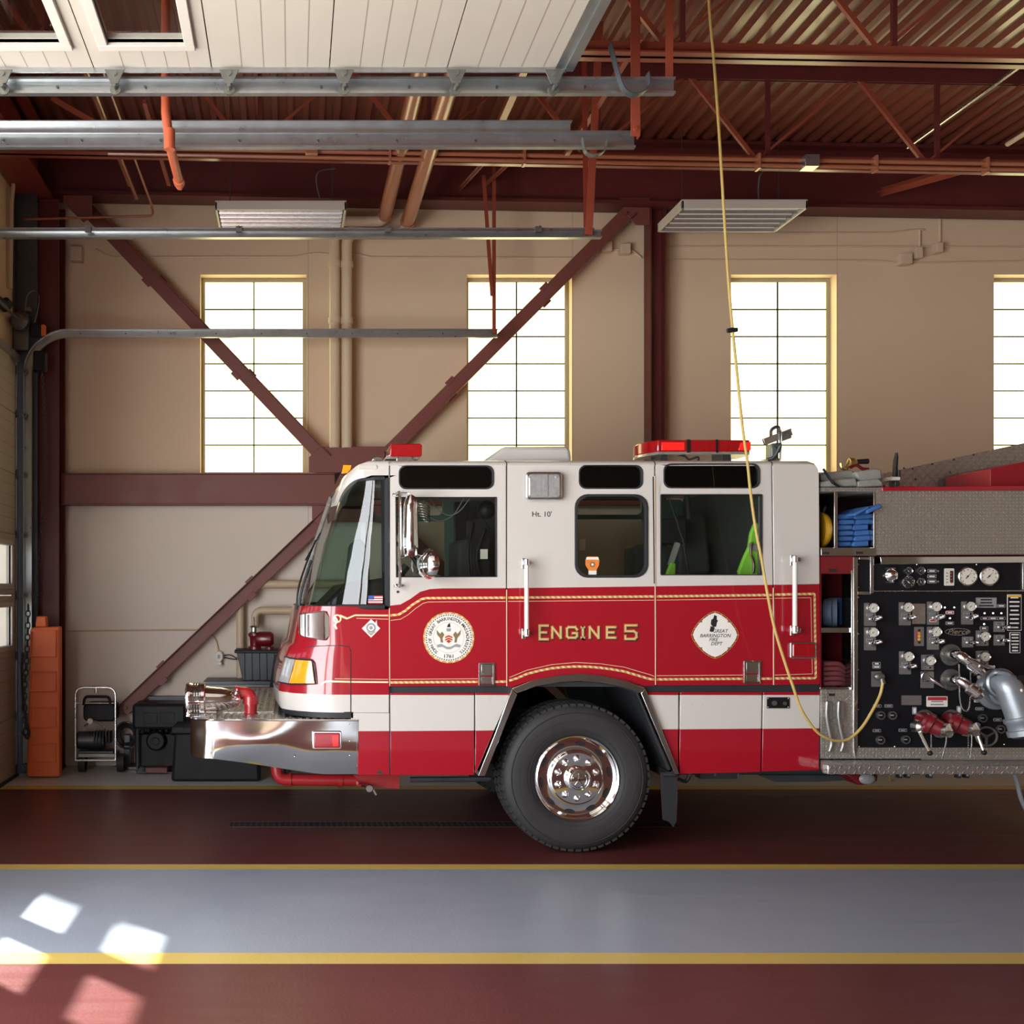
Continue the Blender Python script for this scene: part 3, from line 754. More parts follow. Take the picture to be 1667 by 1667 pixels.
# ------------------------------------------------------------------ ceiling lights
def fixture(x0, x1, y0, y1, z, label, nl=5):
    t = thing('high_bay_light', label, 'ceiling light', ((x0 + x1) / 2, (y0 + y1) / 2, z), 'louvred lights below the girder')
    b = MB(); h = .07
    for a, c, e, g in ((x0, x1, y0, y0 + .02), (x0, x1, y1 - .02, y1), (x0, x0 + .02, y0, y1), (x1 - .02, x1, y0, y1)): b.box(a, c, e, g, z, z + h)
    b.box(x0, x1, y0, y1, z + h, z + h + .012); b.build('housing', 'door_white', t, bevel=.003)
    n = nl
    for k in range(n):
        yc = y0 + .02 + (y1 - y0 - .04) * (k + .5) / n; wv = (y1 - y0 - .04) / n
        b = MB(); A = []
        prof = [(-wv * .48, .004), (-wv * .40, .02), (-wv * .22, .045), (0, .052), (wv * .22, .045), (wv * .40, .02), (wv * .48, .004)]
        for xx in (x0 + .03, x1 - .03): A.append([b.v((xx, yc + p[0], z + p[1])) for p in prof])
        for i in range(6): b.f([A[0][i], A[0][i + 1], A[1][i + 1], A[1][i]])
        b.build('reflector', 'reflector', t, recalc=False)
        b = MB(); b.cyl((x0 + .05, yc, z + .022), (x1 - .05, yc, z + .022), .009, 8); b.build('tube_lamp', 'plastic_white', t)
    for xx in (x0 + .12, x1 - .12):
        b = MB(); b.cyl((xx, (y0 + y1) / 2, z + h), (xx, (y0 + y1) / 2, 6.4 if y1 < 10 else 6.2), .004, 6); b.build('hanging_wire', 'dark_steel', t)
    b = MB(); xx = x1 - .22 if x0 < 0 else x0 + .75
    b.tube(spline([(xx, 9.5, z + h), (xx - .05, 9.4, z + h + .15), (xx - .04, 9.3, z + .3), (xx + .1, 9.0, 5.52)], 6), .006, 6); b.build('power_cord', 'dark_steel', t)
    return t
fixture(fx(350, 9.4), fx(564, 9.4), 9.4, 9.95, fz(341, 9.4), 'louvred fluorescent light over the first window')
fixture(fx(1110, 9.4), fx(1315, 9.4), 9.4, 10.03, fz(339, 9.4), 'louvred fluorescent light to the right of the column')

# trench drain in the lane
b = MB(); b.box(-2.795, -2.767, 5.78, 5.875, 0, 4.17); b.box(-2.795, -2.767, 5.78, 10.25, 4.12, 4.2); struct(b.build('light_stop', 'galvanised'))  # added strip that closes the sun leak beside the closed door
t = thing('trench_drain', 'dark slotted trench drain set in the red lane', 'drain', (fx(600, 8.07), 8.07, 0))
x0, x1 = fx(376, 8.07), 3.0
b = MB(); b.box(x0, x1, 7.955, 7.965, 0, .002); b.box(x0, x1, 8.135, 8.145, 0, .002); b.box(x0 - .01, x0, 7.955, 8.145, 0, .002); b.build('drain_frame', 'steel_maroon', t)
b = MB(); b.box(x0, x1, 7.965, 8.135, .0002, .0006, 1); x = x0 + .015
while x < x1 - .02: b.box(x, x + .014, 7.975, 8.125, .0006, .0014, 0); x += .045
b.build('drain_grate', ['dark_steel', 'grate_dark'], t)
# ------------------------------------------------------------------ the fire engine
E = thing('fire_engine', 'red and white fire engine parked side on in the bay', 'fire engine', (1.97, 8.3, 0))
YF = 9.54                                        # far side
def ysp(x): return 957.5 - (x - 824) * .0125     # where white meets red on the upper body
def yb(x): return 1117 - (x - 635) * .003
def clip(poly, a, b_, c):
    """keep the side of a polygon where a*x+b*y<=c"""
    out = []
    for i in range(len(poly)):
        p, q = poly[i - 1], poly[i]; dp = a * p[0] + b_ * p[1] - c; dq = a * q[0] + b_ * q[1] - c
        if (dp <= 0) != (dq <= 0):
            t = dp / (dp - dq); out.append((p[0] + (q[0] - p[0]) * t, p[1] + (q[1] - p[1]) * t))
        if dq <= 0: out.append(q)
    return out
TH = .05
HO = {'a': rrect(649, 757.5, 804, 796.5, 12), 'b': [(643.5, 809), (808.5, 809), (809, 939.5), (644.5, 940)], 'c': rrect(942, 757, 1046.5, 796, 12),
      'd': rrect(935.5, 804.5, 1055, 940.5, 21), 'e': rrect(1080, 754.5, 1237, 795, 12), 'g': rrect(1075, 804.5, 1240.5, 936.5, 2)}
arch = [(832, 1120), (868, 1106), (911, 1098.5), (943.6, 1096.7), (976, 1099), (1019, 1108), (1047, 1119)]
def body_panel(name, white, red, holes, parent=E):
    b = MB(); b.pprism(white, D, D + TH, 0, holes=holes); b.pprism(red, D, D + TH, 1)
    return b.build(name, ['white_paint', 'red_paint'], parent, bevel=.004, smooth=40)
curve = [(634.5, 986), (652, 984), (668, 975), (684, 963.5), (700, 959), (720, 957.8)]
front_door = body_panel('front_door', [(634.5, 758), (823.5, 757.5), (823.5, ysp(824))] + curve[::-1], curve + [(823.5, ysp(824)), (824.5, yb(825)), (635, yb(635))], [HO['a'], HO['b']])
ar_l = [(825.8, 1117), (832, 1119)] + arch[1:-1] + [(1047, 1117), (1065.8, 1116)]
mid = body_panel('crew_side_panel', [(826, 757.5), (1064.8, 756.5), (1065.5, ysp(1065)), (825.6, ysp(826))], [(825.6, ysp(826)), (1065.5, ysp(1065)), (1066, 1116)] + ar_l[::-1][1:-1] + [(825.6, 1117)], [HO['c'], HO['d']])
rear_door = body_panel('rear_door', [(1067.5, 756.5), (1255.5, 755.5), (1257.8, ysp(1258)), (1068, ysp(1068))], [(1068, ysp(1068)), (1257.8, ysp(1258)), (1258.6, yb(1258)), (1069, yb(1068))], [HO['e'], HO['g']])
rr = [(1257.8, 755.5), (1322, 755), (1328, 757), (1332, 763), (1333.5, 772), (1334.5, ysp(1335)), (1260, ysp(1260))]
rear = body_panel('cab_rear_panel', rr, [(1260, ysp(1260)), (1334.8, ysp(1335)), (1335.5, 1114), (1261, 1115.5)], [])
# inner skin, far side, roof, floor
b = MB()
sk = [(636, 760), (1326, 760), (1334, 1117), (1070, 1117)] + arch[::-1] + [(820, 1117), (636, 1117)]
sk = [(636, 762), (1322, 762), (1330, 1116), (1052, 1116)] + [(x, y - 1) for x, y in arch[::-1]] + [(828, 1116), (636, 1116)]
b.pprism(sk, D + TH + .001, D + TH + .016, 0, holes=[HO['a'], HO['b'], HO['c'], HO['d'], HO['e'], HO['g']], Yr=D)
b.build('inner_skin', 'liner', E, smooth=0)
b = MB(); b.pprism([(636, 762), (1322, 762), (1333, 775), (1335, 1262), (1108, 1262), (1047, 1121), (832, 1121), (776, 1262), (636, 1262)], YF - .04, YF, 0, holes=[HO['b'], HO['d'], HO['g'], HO['a'], HO['c'], HO['e']], Yr=D)
b.build('far_side', 'cab_green', E, smooth=0)
b = MB(); X0, XR = fx(633), fx(1335)
zt = 2.728; prof = [(D, fz(758)), (D + .004, 2.700), (D + .02, 2.716), (D + .06, 2.728), (D + .5, 2.742), (8.32, 2.752), (YF - .5, 2.742), (YF - .06, 2.728), (YF - .02, 2.716), (YF, fz(758))]
inn = [(YF - .02, fz(758)), (YF - .06, 2.68), (D + .06, 2.68), (D + .02, fz(758))]
def roofsec(x, drop=0): return [Vector((x, p[0] + drop * (1 if p[0] < 8.3 else -1) * .5, p[1] - drop)) for p in prof + inn]
V = b.loft([roofsec(X0), roofsec(fx(825)), roofsec(fx(1068)), roofsec(fx(1262)), roofsec(fx(1320)), roofsec(fx(1329), .012), roofsec(fx(1334.5), .05)], closed=True)
b.f(V[-1])
roof = b.build('cab_roof', 'white_paint', E, smooth=50)
b = MB()
for px in (824.6, 1066.4, 1257):
    x = fx(px); b.tube([Vector((x, p[0] - .001 if p[0] < 8 else p[0], p[1] + .0008)) for p in prof[:4]], .003, 6)
b.build('roof_seam', 'black_rubber', E)
b = MB(); b.box(fx(1326), fx(1334), D + .05, YF - .05, .9, 2.69); b.build('cab_back_wall', 'cab_grey', E)
b = MB(); b.box(fx(560), fx(1330), D + .08, YF - .05, fz(1110), fz(1100)); b.build('cab_floor', 'cab_grey', E)
# lower body panels
SP = lambda x: 1190.5 - (x - 635) * .0065
WTp = 1128
def lower(poly, name='lower_panel', label=None):
    b = MB(); wh = clip(poly, .0065, 1, 1190.5 + 635 * .0065); rd = clip(poly, -.0065, -1, -(1190.5 + 635 * .0065))
    wh = clip(wh, 0, -1, -1131.5)
    top = clip(poly, 0, 1, 1131.5)
    if len(wh) > 2: b.pprism(wh, D, D + .04, 0)
    if len(rd) > 2: b.pprism(rd, D, D + .04, 1)
    if len(top) > 2: b.pprism(top, D, D + .04, 1)
    return b.build(name, ['white_paint', 'red_paint'], E, bevel=.003)
lower([(635.5, 1128), (772, 1128), (772, 1262), (635.5, 1262)])
lower([(774, 1128), (831, 1128), (776, 1256), (774, 1260)])
lower([(1050, 1127), (1104.5, 1127), (1104.5, 1262), (1106, 1257)])
lower([(1108, 1127), (1240.5, 1127), (1238, 1257), (1105.5, 1260)])
lower([(1243, 1127), (1335, 1126), (1333.5, 1254), (1240.5, 1256)])
b = MB(); b.pprism([(635, 1116), (838, 1116), (838, 1130), (635, 1130)], D + .012, D + .05, 0, Yr=D); b.pprism([(1042, 1115), (1335, 1113), (1335, 1130), (1042, 1130)], D + .012, D + .05, 0, Yr=D)
b.build('belt_gap', 'black_rubber', E)
b = MB(); b.pprism([(575, 1166), (633, 1166), (633, 1262), (575, 1262)], D, D + .04, 1, holes=[])
b.bm.free(); b = MB(); b.pprism([(571.5, 1160.5), (634, 1160.5), (634, 1190.5), (582.5, 1190.5), (582.5, 1173), (571.5, 1173)], D, D + .035, 0); b.pprism([(582.5, 1190.5), (634, 1190.5), (634, 1262), (582.5, 1262)], D, D + .035, 1)
b.build('lower_panel', ['white_paint', 'red_paint'], E, bevel=.003)
b = MB(); b.pprism([(614, 1254), (622, 1254), (622, 1261), (614, 1261)], D - .004, D, 0, Yr=D); b.pprism([(615.5, 1256), (620.5, 1256), (620.5, 1259), (615.5, 1259)], D - .005, D - .003, 1, Yr=D); b.build('marker_plate', ['chrome', 'decal_black'], E)

# nose and windscreen: plan outlines stacked
def outline(xs, xc, xf, zs, zf, ry, inset=0, n=14, crown=.05):
    """plan outline from the near side edge round the front to the far side"""
    P = []; y0, y1 = D + inset, YF - inset
    P.append(Vector((xs, y0, zs)))
    H = []
    for k in range(n + 1):
        a = PI / 2 * k / n; x = xf + (xc - xf) * (1 - math.sin(a)); y = y0 + ry * (1 - math.cos(a)); H.append((x, y))
    tot = (y1 - y0) / 2
    for x, y in H: P.append((x, y))
    m_ = 8
    for k in range(1, m_): P.append((xf - crown * math.sin(PI * k / m_), y0 + ry + (y1 - y0 - 2 * ry) * k / m_))
    for x, y in H[::-1]: P.append((x, y0 + y1 - y))
    P.append((xs, y1)); out = [Vector((xs, y0, zs))]
    for x, y in P[1:]:
        t = min(1, (min(y - y0, y1 - y)) / (ry * 1.0)) if ry else 1
        out.append(Vector((x, y, zs + (zf - zs) * min(1, t * 1.05))))
    return out
XS = fx(633)
nose_rows = [(fz(987), fz(987), .06, .34, .30), (fz(1000), None, .045, .34, .30), (fz(1050), None, .0, .36, .32), (fz(1056), None, -.035, .36, .33), (fz(1080), None, -.065, .36, .34), (fz(1105), None, -.09, .36, .35), (fz(1131), None, -.10, .36, .36)]
rows = [outline(XS, r[3], r[2], r[0], r[0] if r[1] is None else r[1], r[4]) for r in nose_rows]
b = MB(); b.loft(rows); nb = b.bm.copy()
b.build('nose', 'red_paint', E, smooth=50)
wrows = [outline(XS, .36, -.10, fz(1131), fz(1131), .36), outline(XS, .36, -.095, fz(1150), fz(1150), .36), outline(XS, .36, -.085, fz(1160), fz(1160), .36)]
b = MB(); b.loft(wrows); b.build('nose_band', 'white_paint', E, smooth=50)
b = MB(); o1 = outline(fx(575), .36, -.083, fz(1159), fz(1159), .36); o2 = outline(fx(575), .36, -.06, fz(1169), fz(1169), .36)
b.loft([o1, o2]); b.build('bottom_rubber', 'black_rubber', E)
nb.normal_update(); bvh = BVHTree.FromBMesh(nb)
def hit(px, py, off=.002):
    o = Vector((0, 0, CZ)); d = (W(px, py, 7) - o).normalized(); h = bvh.ray_cast(o, d)
    if h[0] is None: return W(px, py, 7.3)
    n = h[1]; n = n if n.dot(d) < 0 else -n
    return h[0] + n * off
def patch(b, c, nu, nv, off, m=0, thick=0):
    """curved patch laid on the nose between four corners (tl, tr, br, bl)"""
    G = [[hit(*( ((1 - u) * (1 - v)) * Vector(c[0]) + (u * (1 - v)) * Vector(c[1]) + (u * v) * Vector(c[2]) + ((1 - u) * v) * Vector(c[3]) ), off) for u in [i / nu for i in range(nu + 1)]] for v in [j / nv for j in range(nv + 1)]]
    V = [[b.v(p) for p in r] for r in G]
    for j in range(nv):
        for i in range(nu): b.f([V[j][i], V[j][i + 1], V[j + 1][i + 1], V[j + 1][i]], m)
    if thick:
        Bk = [[b.v(p + Vector((0, thick, 0))) for p in r] for r in G]
        edge = [(0, i) for i in range(nu + 1)] + [(j, nu) for j in range(1, nv + 1)] + [(nv, i) for i in range(nu - 1, -1, -1)] + [(j, 0) for j in range(nv - 1, 0, -1)]
        for k in range(len(edge)):
            a, c2 = edge[k], edge[(k + 1) % len(edge)]
            b.f([V[a[0]][a[1]], V[c2[0]][c2[1]], Bk[c2[0]][c2[1]], Bk[a[0]][a[1]]], m)
# seams on the nose
b = MB(); b.tube([W(571, 1062, D - .001), W(571, 1166, D - .001)], .0035, 6); b.tube([hit(x, y, .0) for x, y in ((571, 1166), (571, 1060), (568, 1053), (555, 1051), (535, 1051), (515, 1052), (500, 1054))], .0035, 6); b.build('nose_seam', 'black_rubber', E)
# headlight
b = MB(); patch(b, [(484, 1074.5), (509, 1076), (513.5, 1112), (474, 1112)], 8, 6, .022, 0, .03); b.build('turn_signal', 'lamp_amber', E, smooth=60)
b = MB(); patch(b, [(468, 1071), (483, 1074), (473, 1112), (457, 1109)], 5, 6, .020, 0, .03); b.build('headlight', 'lamp_clear', E, smooth=60)
b = MB()
b.tube([hit(x, y, .018) for x, y in ((467, 1070), (476, 1072), (484, 1073), (498, 1073.5), (507, 1074), (511.5, 1079), (514, 1095), (515.5, 1113), (495, 1113.5), (474, 1113.5), (456, 1110))], .006, 6)
b.build('headlight_bezel', 'black_rubber', E)
# chrome warning light housing on the corner
b = MB(); xa, xb = fx(487, 7.2), fx(538, 7.13)
sec = lambda x, z0, z1, y: [Vector((x, y, z0)), Vector((x, y, z1)), Vector((x + .0, y + .26, z1)), Vector((x, y + .26, z0))]
b.loft([sec(fx(486, 7.2), fz(1033), fz(1003), 7.20), sec(fx(491, 7.15), fz(1036), fz(999), 7.14), sec(fx(500, 7.12), fz(1038), fz(998), 7.10), sec(fx(528, 7.1), fz(1043), fz(994), 7.085), sec(fx(537), fz(1036), fz(1004), 7.11)], closed=True)
vs = list(b.bm.verts); b.bm.faces.new(vs[:4]); b.bm.faces.new(vs[-4:])
o = b.build('warning_light_housing', 'chrome', E, bevel=.006)
b = MB(); b.box(fx(500, 7.1), fx(502.5, 7.1), 7.078, 7.1, fz(1036), fz(1000)); b.build('trim_strip', 'brushed', o)
# windscreen
g0 = outline(fx(626), .60, .115, 1.712, 1.70, .42); g1 = outline(fx(626), .60, .235, 2.19, 2.17, .42); g2 = outline(fx(626), .60, .375, 2.60, 2.58, .40)
mid_ = lambda a, c, t: [p.lerp(q, t) for p, q in zip(a, c)]
b = MB(); b.loft([g0, mid_(g0, g1, .5), g1, mid_(g1, g2, .5), g2]); b.build('windscreen', 'windshield_glass', E, smooth=70)
def sidebar(b, pts, w):
    for i in range(len(pts) - 1): b.tube([pts[i], pts[i + 1]], w, 8)
b = MB(); b.tube([p + Vector((0, 0, 0)) for p in g0], .019, 8); b.tube(g2, .014, 8)
b.pprism([(621, 778), (632.5, 776), (633.5, 992), (623, 992)], D, D + .04, 0)
b.build('windscreen_gasket', 'black_rubber', E)
b = MB(); c0, c1 = g0[len(g0) // 2], g2[len(g2) // 2]; b.tube([c0, g1[len(g1) // 2], c1], .03, 6); b.build('centre_post', 'brushed', E)
b = MB(); b.loft([[p + Vector((.004, 0, 0)) for p in g0], outline(XS, .34, .06, fz(987), fz(987), .30)]); b.build('cowl', 'black_rubber', E)
b = MB(); r = [outline(XS, .50, .335, 2.602, 2.44, .42, n=12, crown=.02), outline(XS, .50, .315, 2.625, 2.47, .42, n=12, crown=.02), outline(XS, .50, .35, 2.672, 2.60, .42, n=12, crown=.02),
    outline(XS, .51, .43, 2.705, 2.685, .40, n=12, crown=.02), outline(XS, .54, .52, 2.722, 2.725, .30, .02, n=12, crown=.01), outline(XS, .60, .59, 2.729, 2.742, .25, .06, n=12, crown=.01)]
b.loft(r); V_ = [b.v(p) for p in r[-1]]; b.f(V_); r0 = r[0]; r00 = [p + Vector((.05, .0, .02)) for p in outline(XS, .50, .345, 2.60, 2.44, .42, n=12, crown=.02)]; b.loft([r0, r00])
b.build('roof_visor', 'white_paint', E, smooth=50)
vb = MB(); vb.loft(r); vb.bm.normal_update(); bv2 = BVHTree.FromBMesh(vb.bm); keep = bvh; bvh = bv2
b = MB(); patch(b, [(559, 757), (572, 757.5), (569, 769), (556, 771)], 4, 3, .012, 0, .02); b.build('marker_light', 'lamp_amber', E)
b = MB(); patch(b, [(544.5, 771), (554, 769), (552, 775), (545, 789)], 3, 3, .01, 0, .02); b.build('marker_light', 'dark_glass', E)
bvh = keep
b = MB(); b.pprism(rrect(583, 757, 614, 764, 2), D - .006, D + .01, 0, Yr=D); b.build('grab_recess', 'white_paint', E, bevel=.003)
# wipers
b = MB(); n_ = lambda p: p + Vector((-.03, -.02, 0))
b.tube(spline([n_(W(489, 992, 7.6)), n_(W(493, 955, 7.65)), n_(W(506, 915, 7.8)), n_(W(520, 880, 7.9))], 5), .008, 6); b.tube(spline([n_(W(494, 996, 7.55)), n_(W(497, 965, 7.55)), n_(W(513, 912, 7.6))], 5), .010, 6)
b.cyl(W(490, 1002, 7.5), W(492, 985, 7.55), .022, 10); b.tube([n_(W(504, 912, 7.6)), n_(W(528, 868, 7.8))], .006, 6); b.build('wiper', 'black_rubber', E)
# side windows
def pane(key, m_, name='side_window', frame=0, parent=E, fm='black_rubber'):
    P_ = HO[key]; b = MB(); b.pprism(P_, D + .022, D + .028, 0, Yr=D, front_only=True)
    cx = sum(p[0] for p in P_) / len(P_); cy = sum(p[1] for p in P_) / len(P_)
    o = b.build(name, m_, parent, smooth=0)
    if frame:
        xs = [p[0] for p in P_]; ys = [p[1] for p in P_]; sx = 1 - 2 * frame / (max(xs) - min(xs)); sy = 1 - 2 * frame / (max(ys) - min(ys))
        I = [(cx + (p[0] - cx) * sx, cy + (p[1] - cy) * sy) for p in P_]
        f = MB(); f.pprism(P_, D - .006, D + .03, 0, holes=[I], Yr=D); f.build('window_gasket', fm, o, bevel=.003)
    return o
pane('a', 'dark_glass', 'clerestory_window', 2.2, front_door); pane('b', 'tint_glass', 'side_window', 1.5, front_door)
pane('c', 'dark_glass', 'clerestory_window', 2.2, mid); pane('d', 'tint_glass', 'side_window', 4.5, mid)
pane('e', 'dark_glass', 'clerestory_window', 2.2, rear_door); pane('g', 'tint_glass', 'side_window', 1.5, rear_door)
b = MB(); b.pprism([(647, 755), (1240, 755), (1240, 800), (647, 800)], D + .12, D + .13, 0, Yr=D); b.build('ceiling_console', 'liner', E)
for k in ('b', 'd', 'g'):
    b = MB(); b.pprism(HO[k], YF - .02, YF - .015, 0, Yr=D, front_only=True); b.build('far_window', 'tint_glass', E, smooth=0)
# inside of the cab
b = MB(); b.pprism([(700, 862), (706, 858), (722, 862), (722, 1100), (694, 1100)], 7.7, 8.1, 0, Yr=7.7); b.pprism([(690, 955), (740, 950), (745, 975), (690, 985)], 7.6, 8.2, 0, Yr=7.6)
b.bm.free(); b = MB()
b.pprism([(745, 880), (772, 872), (792, 884), (800, 1000), (745, 1010)], 7.5, 7.95, 0, Yr=7.5); b.build('driver_seat', 'seat_fabric', E, bevel=.03)
b = MB(); b.pprism([(745, 815), (768, 815), (768, 1095), (745, 1095)], 8.0, 8.1, 0, Yr=7.9); b.build('door_post', 'tote_black', E)
b = MB(); b.pprism([(755, 815), (808, 812), (815, 1095), (768, 1095)], 8.25, 8.4, 0, Yr=8.2); b.build('partition', 'cab_grey', E)
b = MB(); b.pprism([(768, 845), (785, 842), (798, 860), (798, 960), (772, 965)], 7.45, 7.7, 0, Yr=7.45); b.ball(W(792, 830, 7.5), .07, 12); b.tube(spline([W(770, 850, 7.45), W(762, 900, 7.4), W(768, 945, 7.4), W(785, 940, 7.42)], 5), .012, 6); b.tube(spline([W(790, 860, 7.42), W(776, 905, 7.4), W(782, 935, 7.42)], 5), .012, 6)
b.build('breathing_set', 'tote_black', E, bevel=.02)
b = MB(); b.pbox(782, 894, 794, 910, 7.40, 7.41); b.pbox(943, 878, 953, 896, 7.42, 7.43); b.build('air_bottle_tag', 'decal_white', E)
b = MB(); b.tube(spline([W(700, 811, 7.35), W(712, 828, 7.35), W(730, 839, 7.35), W(748, 832, 7.35), W(765, 811, 7.35)], 6), .004, 6); b.tube(spline([W(690, 836, 7.4), W(715, 848, 7.4), W(738, 838, 7.4), W(755, 811, 7.4)], 6), .004, 6); b.build('hanging_cable', 'decal_grey', E)
b = MB(); b.torus(W(662, 921, 7.6), (.8, .25, .55), .20, .016, 28, 8); b.tube([W(662, 921, 7.6), W(640, 950, 7.6)], .03, 8); b.build('steering_wheel', 'black_rubber', E)
b = MB(); b.pprism([(560, 950), (640, 938), (690, 960), (700, 1010), (500, 1010)], 7.3, 9.3, 0, Yr=7.4); b.build('dashboard', 'tote_black', E, bevel=.03)
b = MB(); b.pprism([(575, 880), (590, 872), (602, 885), (606, 1000), (560, 1005)], 8.6, 9.0, 0, Yr=8.3); b.build('passenger_seat', 'cab_green', E, bevel=.03)
b = MB(); b.pprism([(935, 805), (952, 805), (955, 860), (967, 900), (978, 1000), (935, 1000)], 8.0, 8.3, 0, Yr=7.5); b.build('crew_seat', 'seat_fabric', E, bevel=.02)
b = MB(); b.pbox(1108, 838, 1150, 880, 8.2, 8.5, Yr=7.8); b.tube([W(1118, 805, 7.8), W(1122, 845, 7.8)], .02, 8); b.tube([W(1090, 812, 7.5), W(1112, 880, 7.5), W(1122, 940, 7.5)], .008, 6); b.build('crew_seat', 'seat_fabric', E, bevel=.02)
b = MB(); b.pprism([(1155, 830), (1200, 828), (1210, 930), (1150, 940)], 8.6, 8.9, 0, Yr=8.0); b.pprism([(1080, 880), (1235, 876), (1235, 960), (1080, 960)], 8.9, 9.2, 0, Yr=8.2); b.build('crew_bench', 'cab_grey', E, bevel=.03)
b = MB(); b.bar(W(1103, 884, 7.5), W(1091, 920, 7.5), .04, .03); b.build('tool_handle', 'decal_grey', E)
# mirrors
b = MB(); b.tube(bend([W(641, 806, D - .02), W(650, 800, 6.95), W(650, 804, 6.93)], .01), .007, 8); b.tube([W(650.5, 801, 6.93), W(651.5, 951, 6.93)], .0105, 10); b.tube(bend([W(651.5, 948, 6.93), W(651, 956, 6.95), W(646, 953, D)], .02), .008, 8)
b.tube([W(650.5, 802, 6.93), W(668, 803, 6.92)], .005, 6); b.tube([W(651, 909, 6.93), W(672, 900, 6.92), W(688, 905, 6.92)], .006, 6); b.pbox(639, 803, 651, 807, D - .03, D); b.pbox(641, 951, 655, 955, D - .03, D)
b.build('mirror_arm', 'chrome', E)
b = MB(); c = W(669, 854, 6.9)
prof_ = [(-.045, -.20), (-.055, -.14), (-.05, 0), (-.045, .14), (-.03, .19), (0, .205), (.03, .19), (.048, .14), (.052, 0), (.056, -.15), (.045, -.2), (.02, -.215), (-.02, -.215)]
P0 = [Vector((c.x + p[0] * .85, c.y + .0, c.z + p[1])) for p in prof_]; Pm = [Vector((c.x + p[0] * 1.0, c.y + .03, c.z + p[1] * 1.0)) for p in prof_]; P1 = [Vector((c.x + p[0] * .9, c.y + .11, c.z + p[1] * .97)) for p in prof_]
Pc = [Vector((c.x + p[0] * .3, c.y - .02, c.z + p[1] * .75)) for p in prof_]
V = b.loft([Pc, P0, Pm, P1], closed=True); b.f(V[0]); b.f(V[-1])
b.build('side_mirror', 'chrome', E, smooth=60)
b = MB(); b.lathe([(0, -.01), (.05, -.006), (.085, .01), (.1, .035), (.104, .05), (.09, .06), (0, .06)], W(689, 918, 6.90), (.82, .55, 0), 32); b.build('spot_mirror', 'chrome', E, smooth=60)
b = MB()
for k in range(7): b.torus(W(688 + k * .7, 823 + 4 * k, 7.25), (.3, .1, 1), .05 - .003 * k, .005, 16, 6)
b.lathe([(0, 0), (.06, .0), (.05, .06), (.02, .09), (0, .09)], W(690, 828, 7.28), (-.5, 1, 0), 20); b.build('spotlight', 'brushed', E)
b = MB(); c = W(647.5, 963.5, D); b.cyl(c, c + Vector((0, -.006, 0)), .009, 12); b.build('door_lock', 'black_rubber', E)

# roof equipment
def lightbar(pts, h0, h1, name, mats, label=None): pass
lb = MB()
za, zb_, zc = fz(722, 7.2), fz(735, 7.2), fz(743, 7.2)
lb.pprism([(636, 723), (684, 722), (688, 724), (687, 742), (682, 743.5), (638, 743), (634, 741)], 7.2, 9.35, 0, Yr=7.2)
lbo = lb.build('front_light_bar', 'lamp_red', E, bevel=.008)
b = MB(); b.pprism([(630, 741), (686, 743), (680, 747), (628, 747)], 7.24, 9.35, 0, Yr=7.24); b.build('bar_base', 'reflector', lbo)
b = MB(); b.pprism([(645, 746), (651, 742), (670, 742), (674, 752), (644, 752)], 7.22, 7.5, 0, Yr=7.24); b.pprism([(605, 749), (612, 746), (620, 747), (620, 753), (605, 753)], 7.3, 7.6, 0, Yr=7.4); b.build('bar_foot', 'brushed', lbo, bevel=.005)
b = MB()
for y in (7.6, 8.1, 8.6, 9.1): b.box(fx(633.5, 7.2), fx(688.5, 7.2), y, y + .03, fz(744, 7.2), fz(721.7, 7.2))
b.build('bar_divider', 'black_gloss', lbo)
Yl = 7.35; z0, z1 = fz(735.5, Yl), fz(716, Yl)
b = MB(); xa, xb = fx(1071, Yl), fx(1213, Yl); A = [(xa, Yl), (xb, Yl), (fx(1225, Yl), Yl + .06), (fx(1225, Yl), Yl + .22), (xb, Yl + .28), (xa, Yl + .28), (fx(1071, Yl) - .05, Yl + .28), (fx(1052, Yl), Yl + .36), (fx(1048, Yl), Yl + .2)]
A = [(xa, Yl), (xb + .03, Yl), (fx(1226, Yl), Yl + .05), (fx(1226, Yl), Yl + .25), (xb, Yl + .32), (xa, Yl + .32), (fx(1055, Yl), Yl + .32), (fx(1055, Yl) - .01, Yl + .16)]
b.prism(A, z0, z1, 0, axis='Z'); rb = b.build('rear_light_bar', 'lamp_red', E, bevel=.008)
b = MB(); b.pprism([(1077, 720), (1114, 720), (1114, 733), (1077, 733)], Yl - .004, Yl + .01, 0, Yr=Yl); b.pprism([(1205, 721), (1222, 719), (1222, 733), (1202, 733)], Yl - .004, Yl + .01, 0, Yr=Yl); b.build('lit_lens', 'lamp_red_lit', rb, bevel=.002)
b = MB(); b.pprism([(1118, 715.5), (1123, 715.5), (1123, 737), (1118, 737)], Yl - .008, Yl + .3, 0, Yr=Yl); b.pprism([(1165, 715.5), (1168, 715.5), (1168, 737), (1165, 737)], Yl - .008, Yl + .3, 0, Yr=Yl); b.build('bar_divider', 'black_gloss', rb)
b = MB(); b.prism(A, z0 - .018, z0, 0, axis='Z'); b.build('bar_base', 'reflector', rb)
for x0_, x1_ in ((1080, 1092), (1182, 1196)):
    b = MB(); b.pprism([(x0_, 737), (x1_ - 2, 737), (x1_, 752), (x0_ - 1, 752)], Yl + .05, Yl + .25, 0, Yr=Yl); b.build('bar_foot', 'dark_steel', rb)
b = MB(); b.tube(spline([W(1097, 740, Yl + .1), W(1115, 743, Yl + .05), W(1122, 748, Yl), W(1136, 744, Yl), W(1137, 750, Yl)], 5), .007, 6); b.build('cable', 'black_rubber', rb)
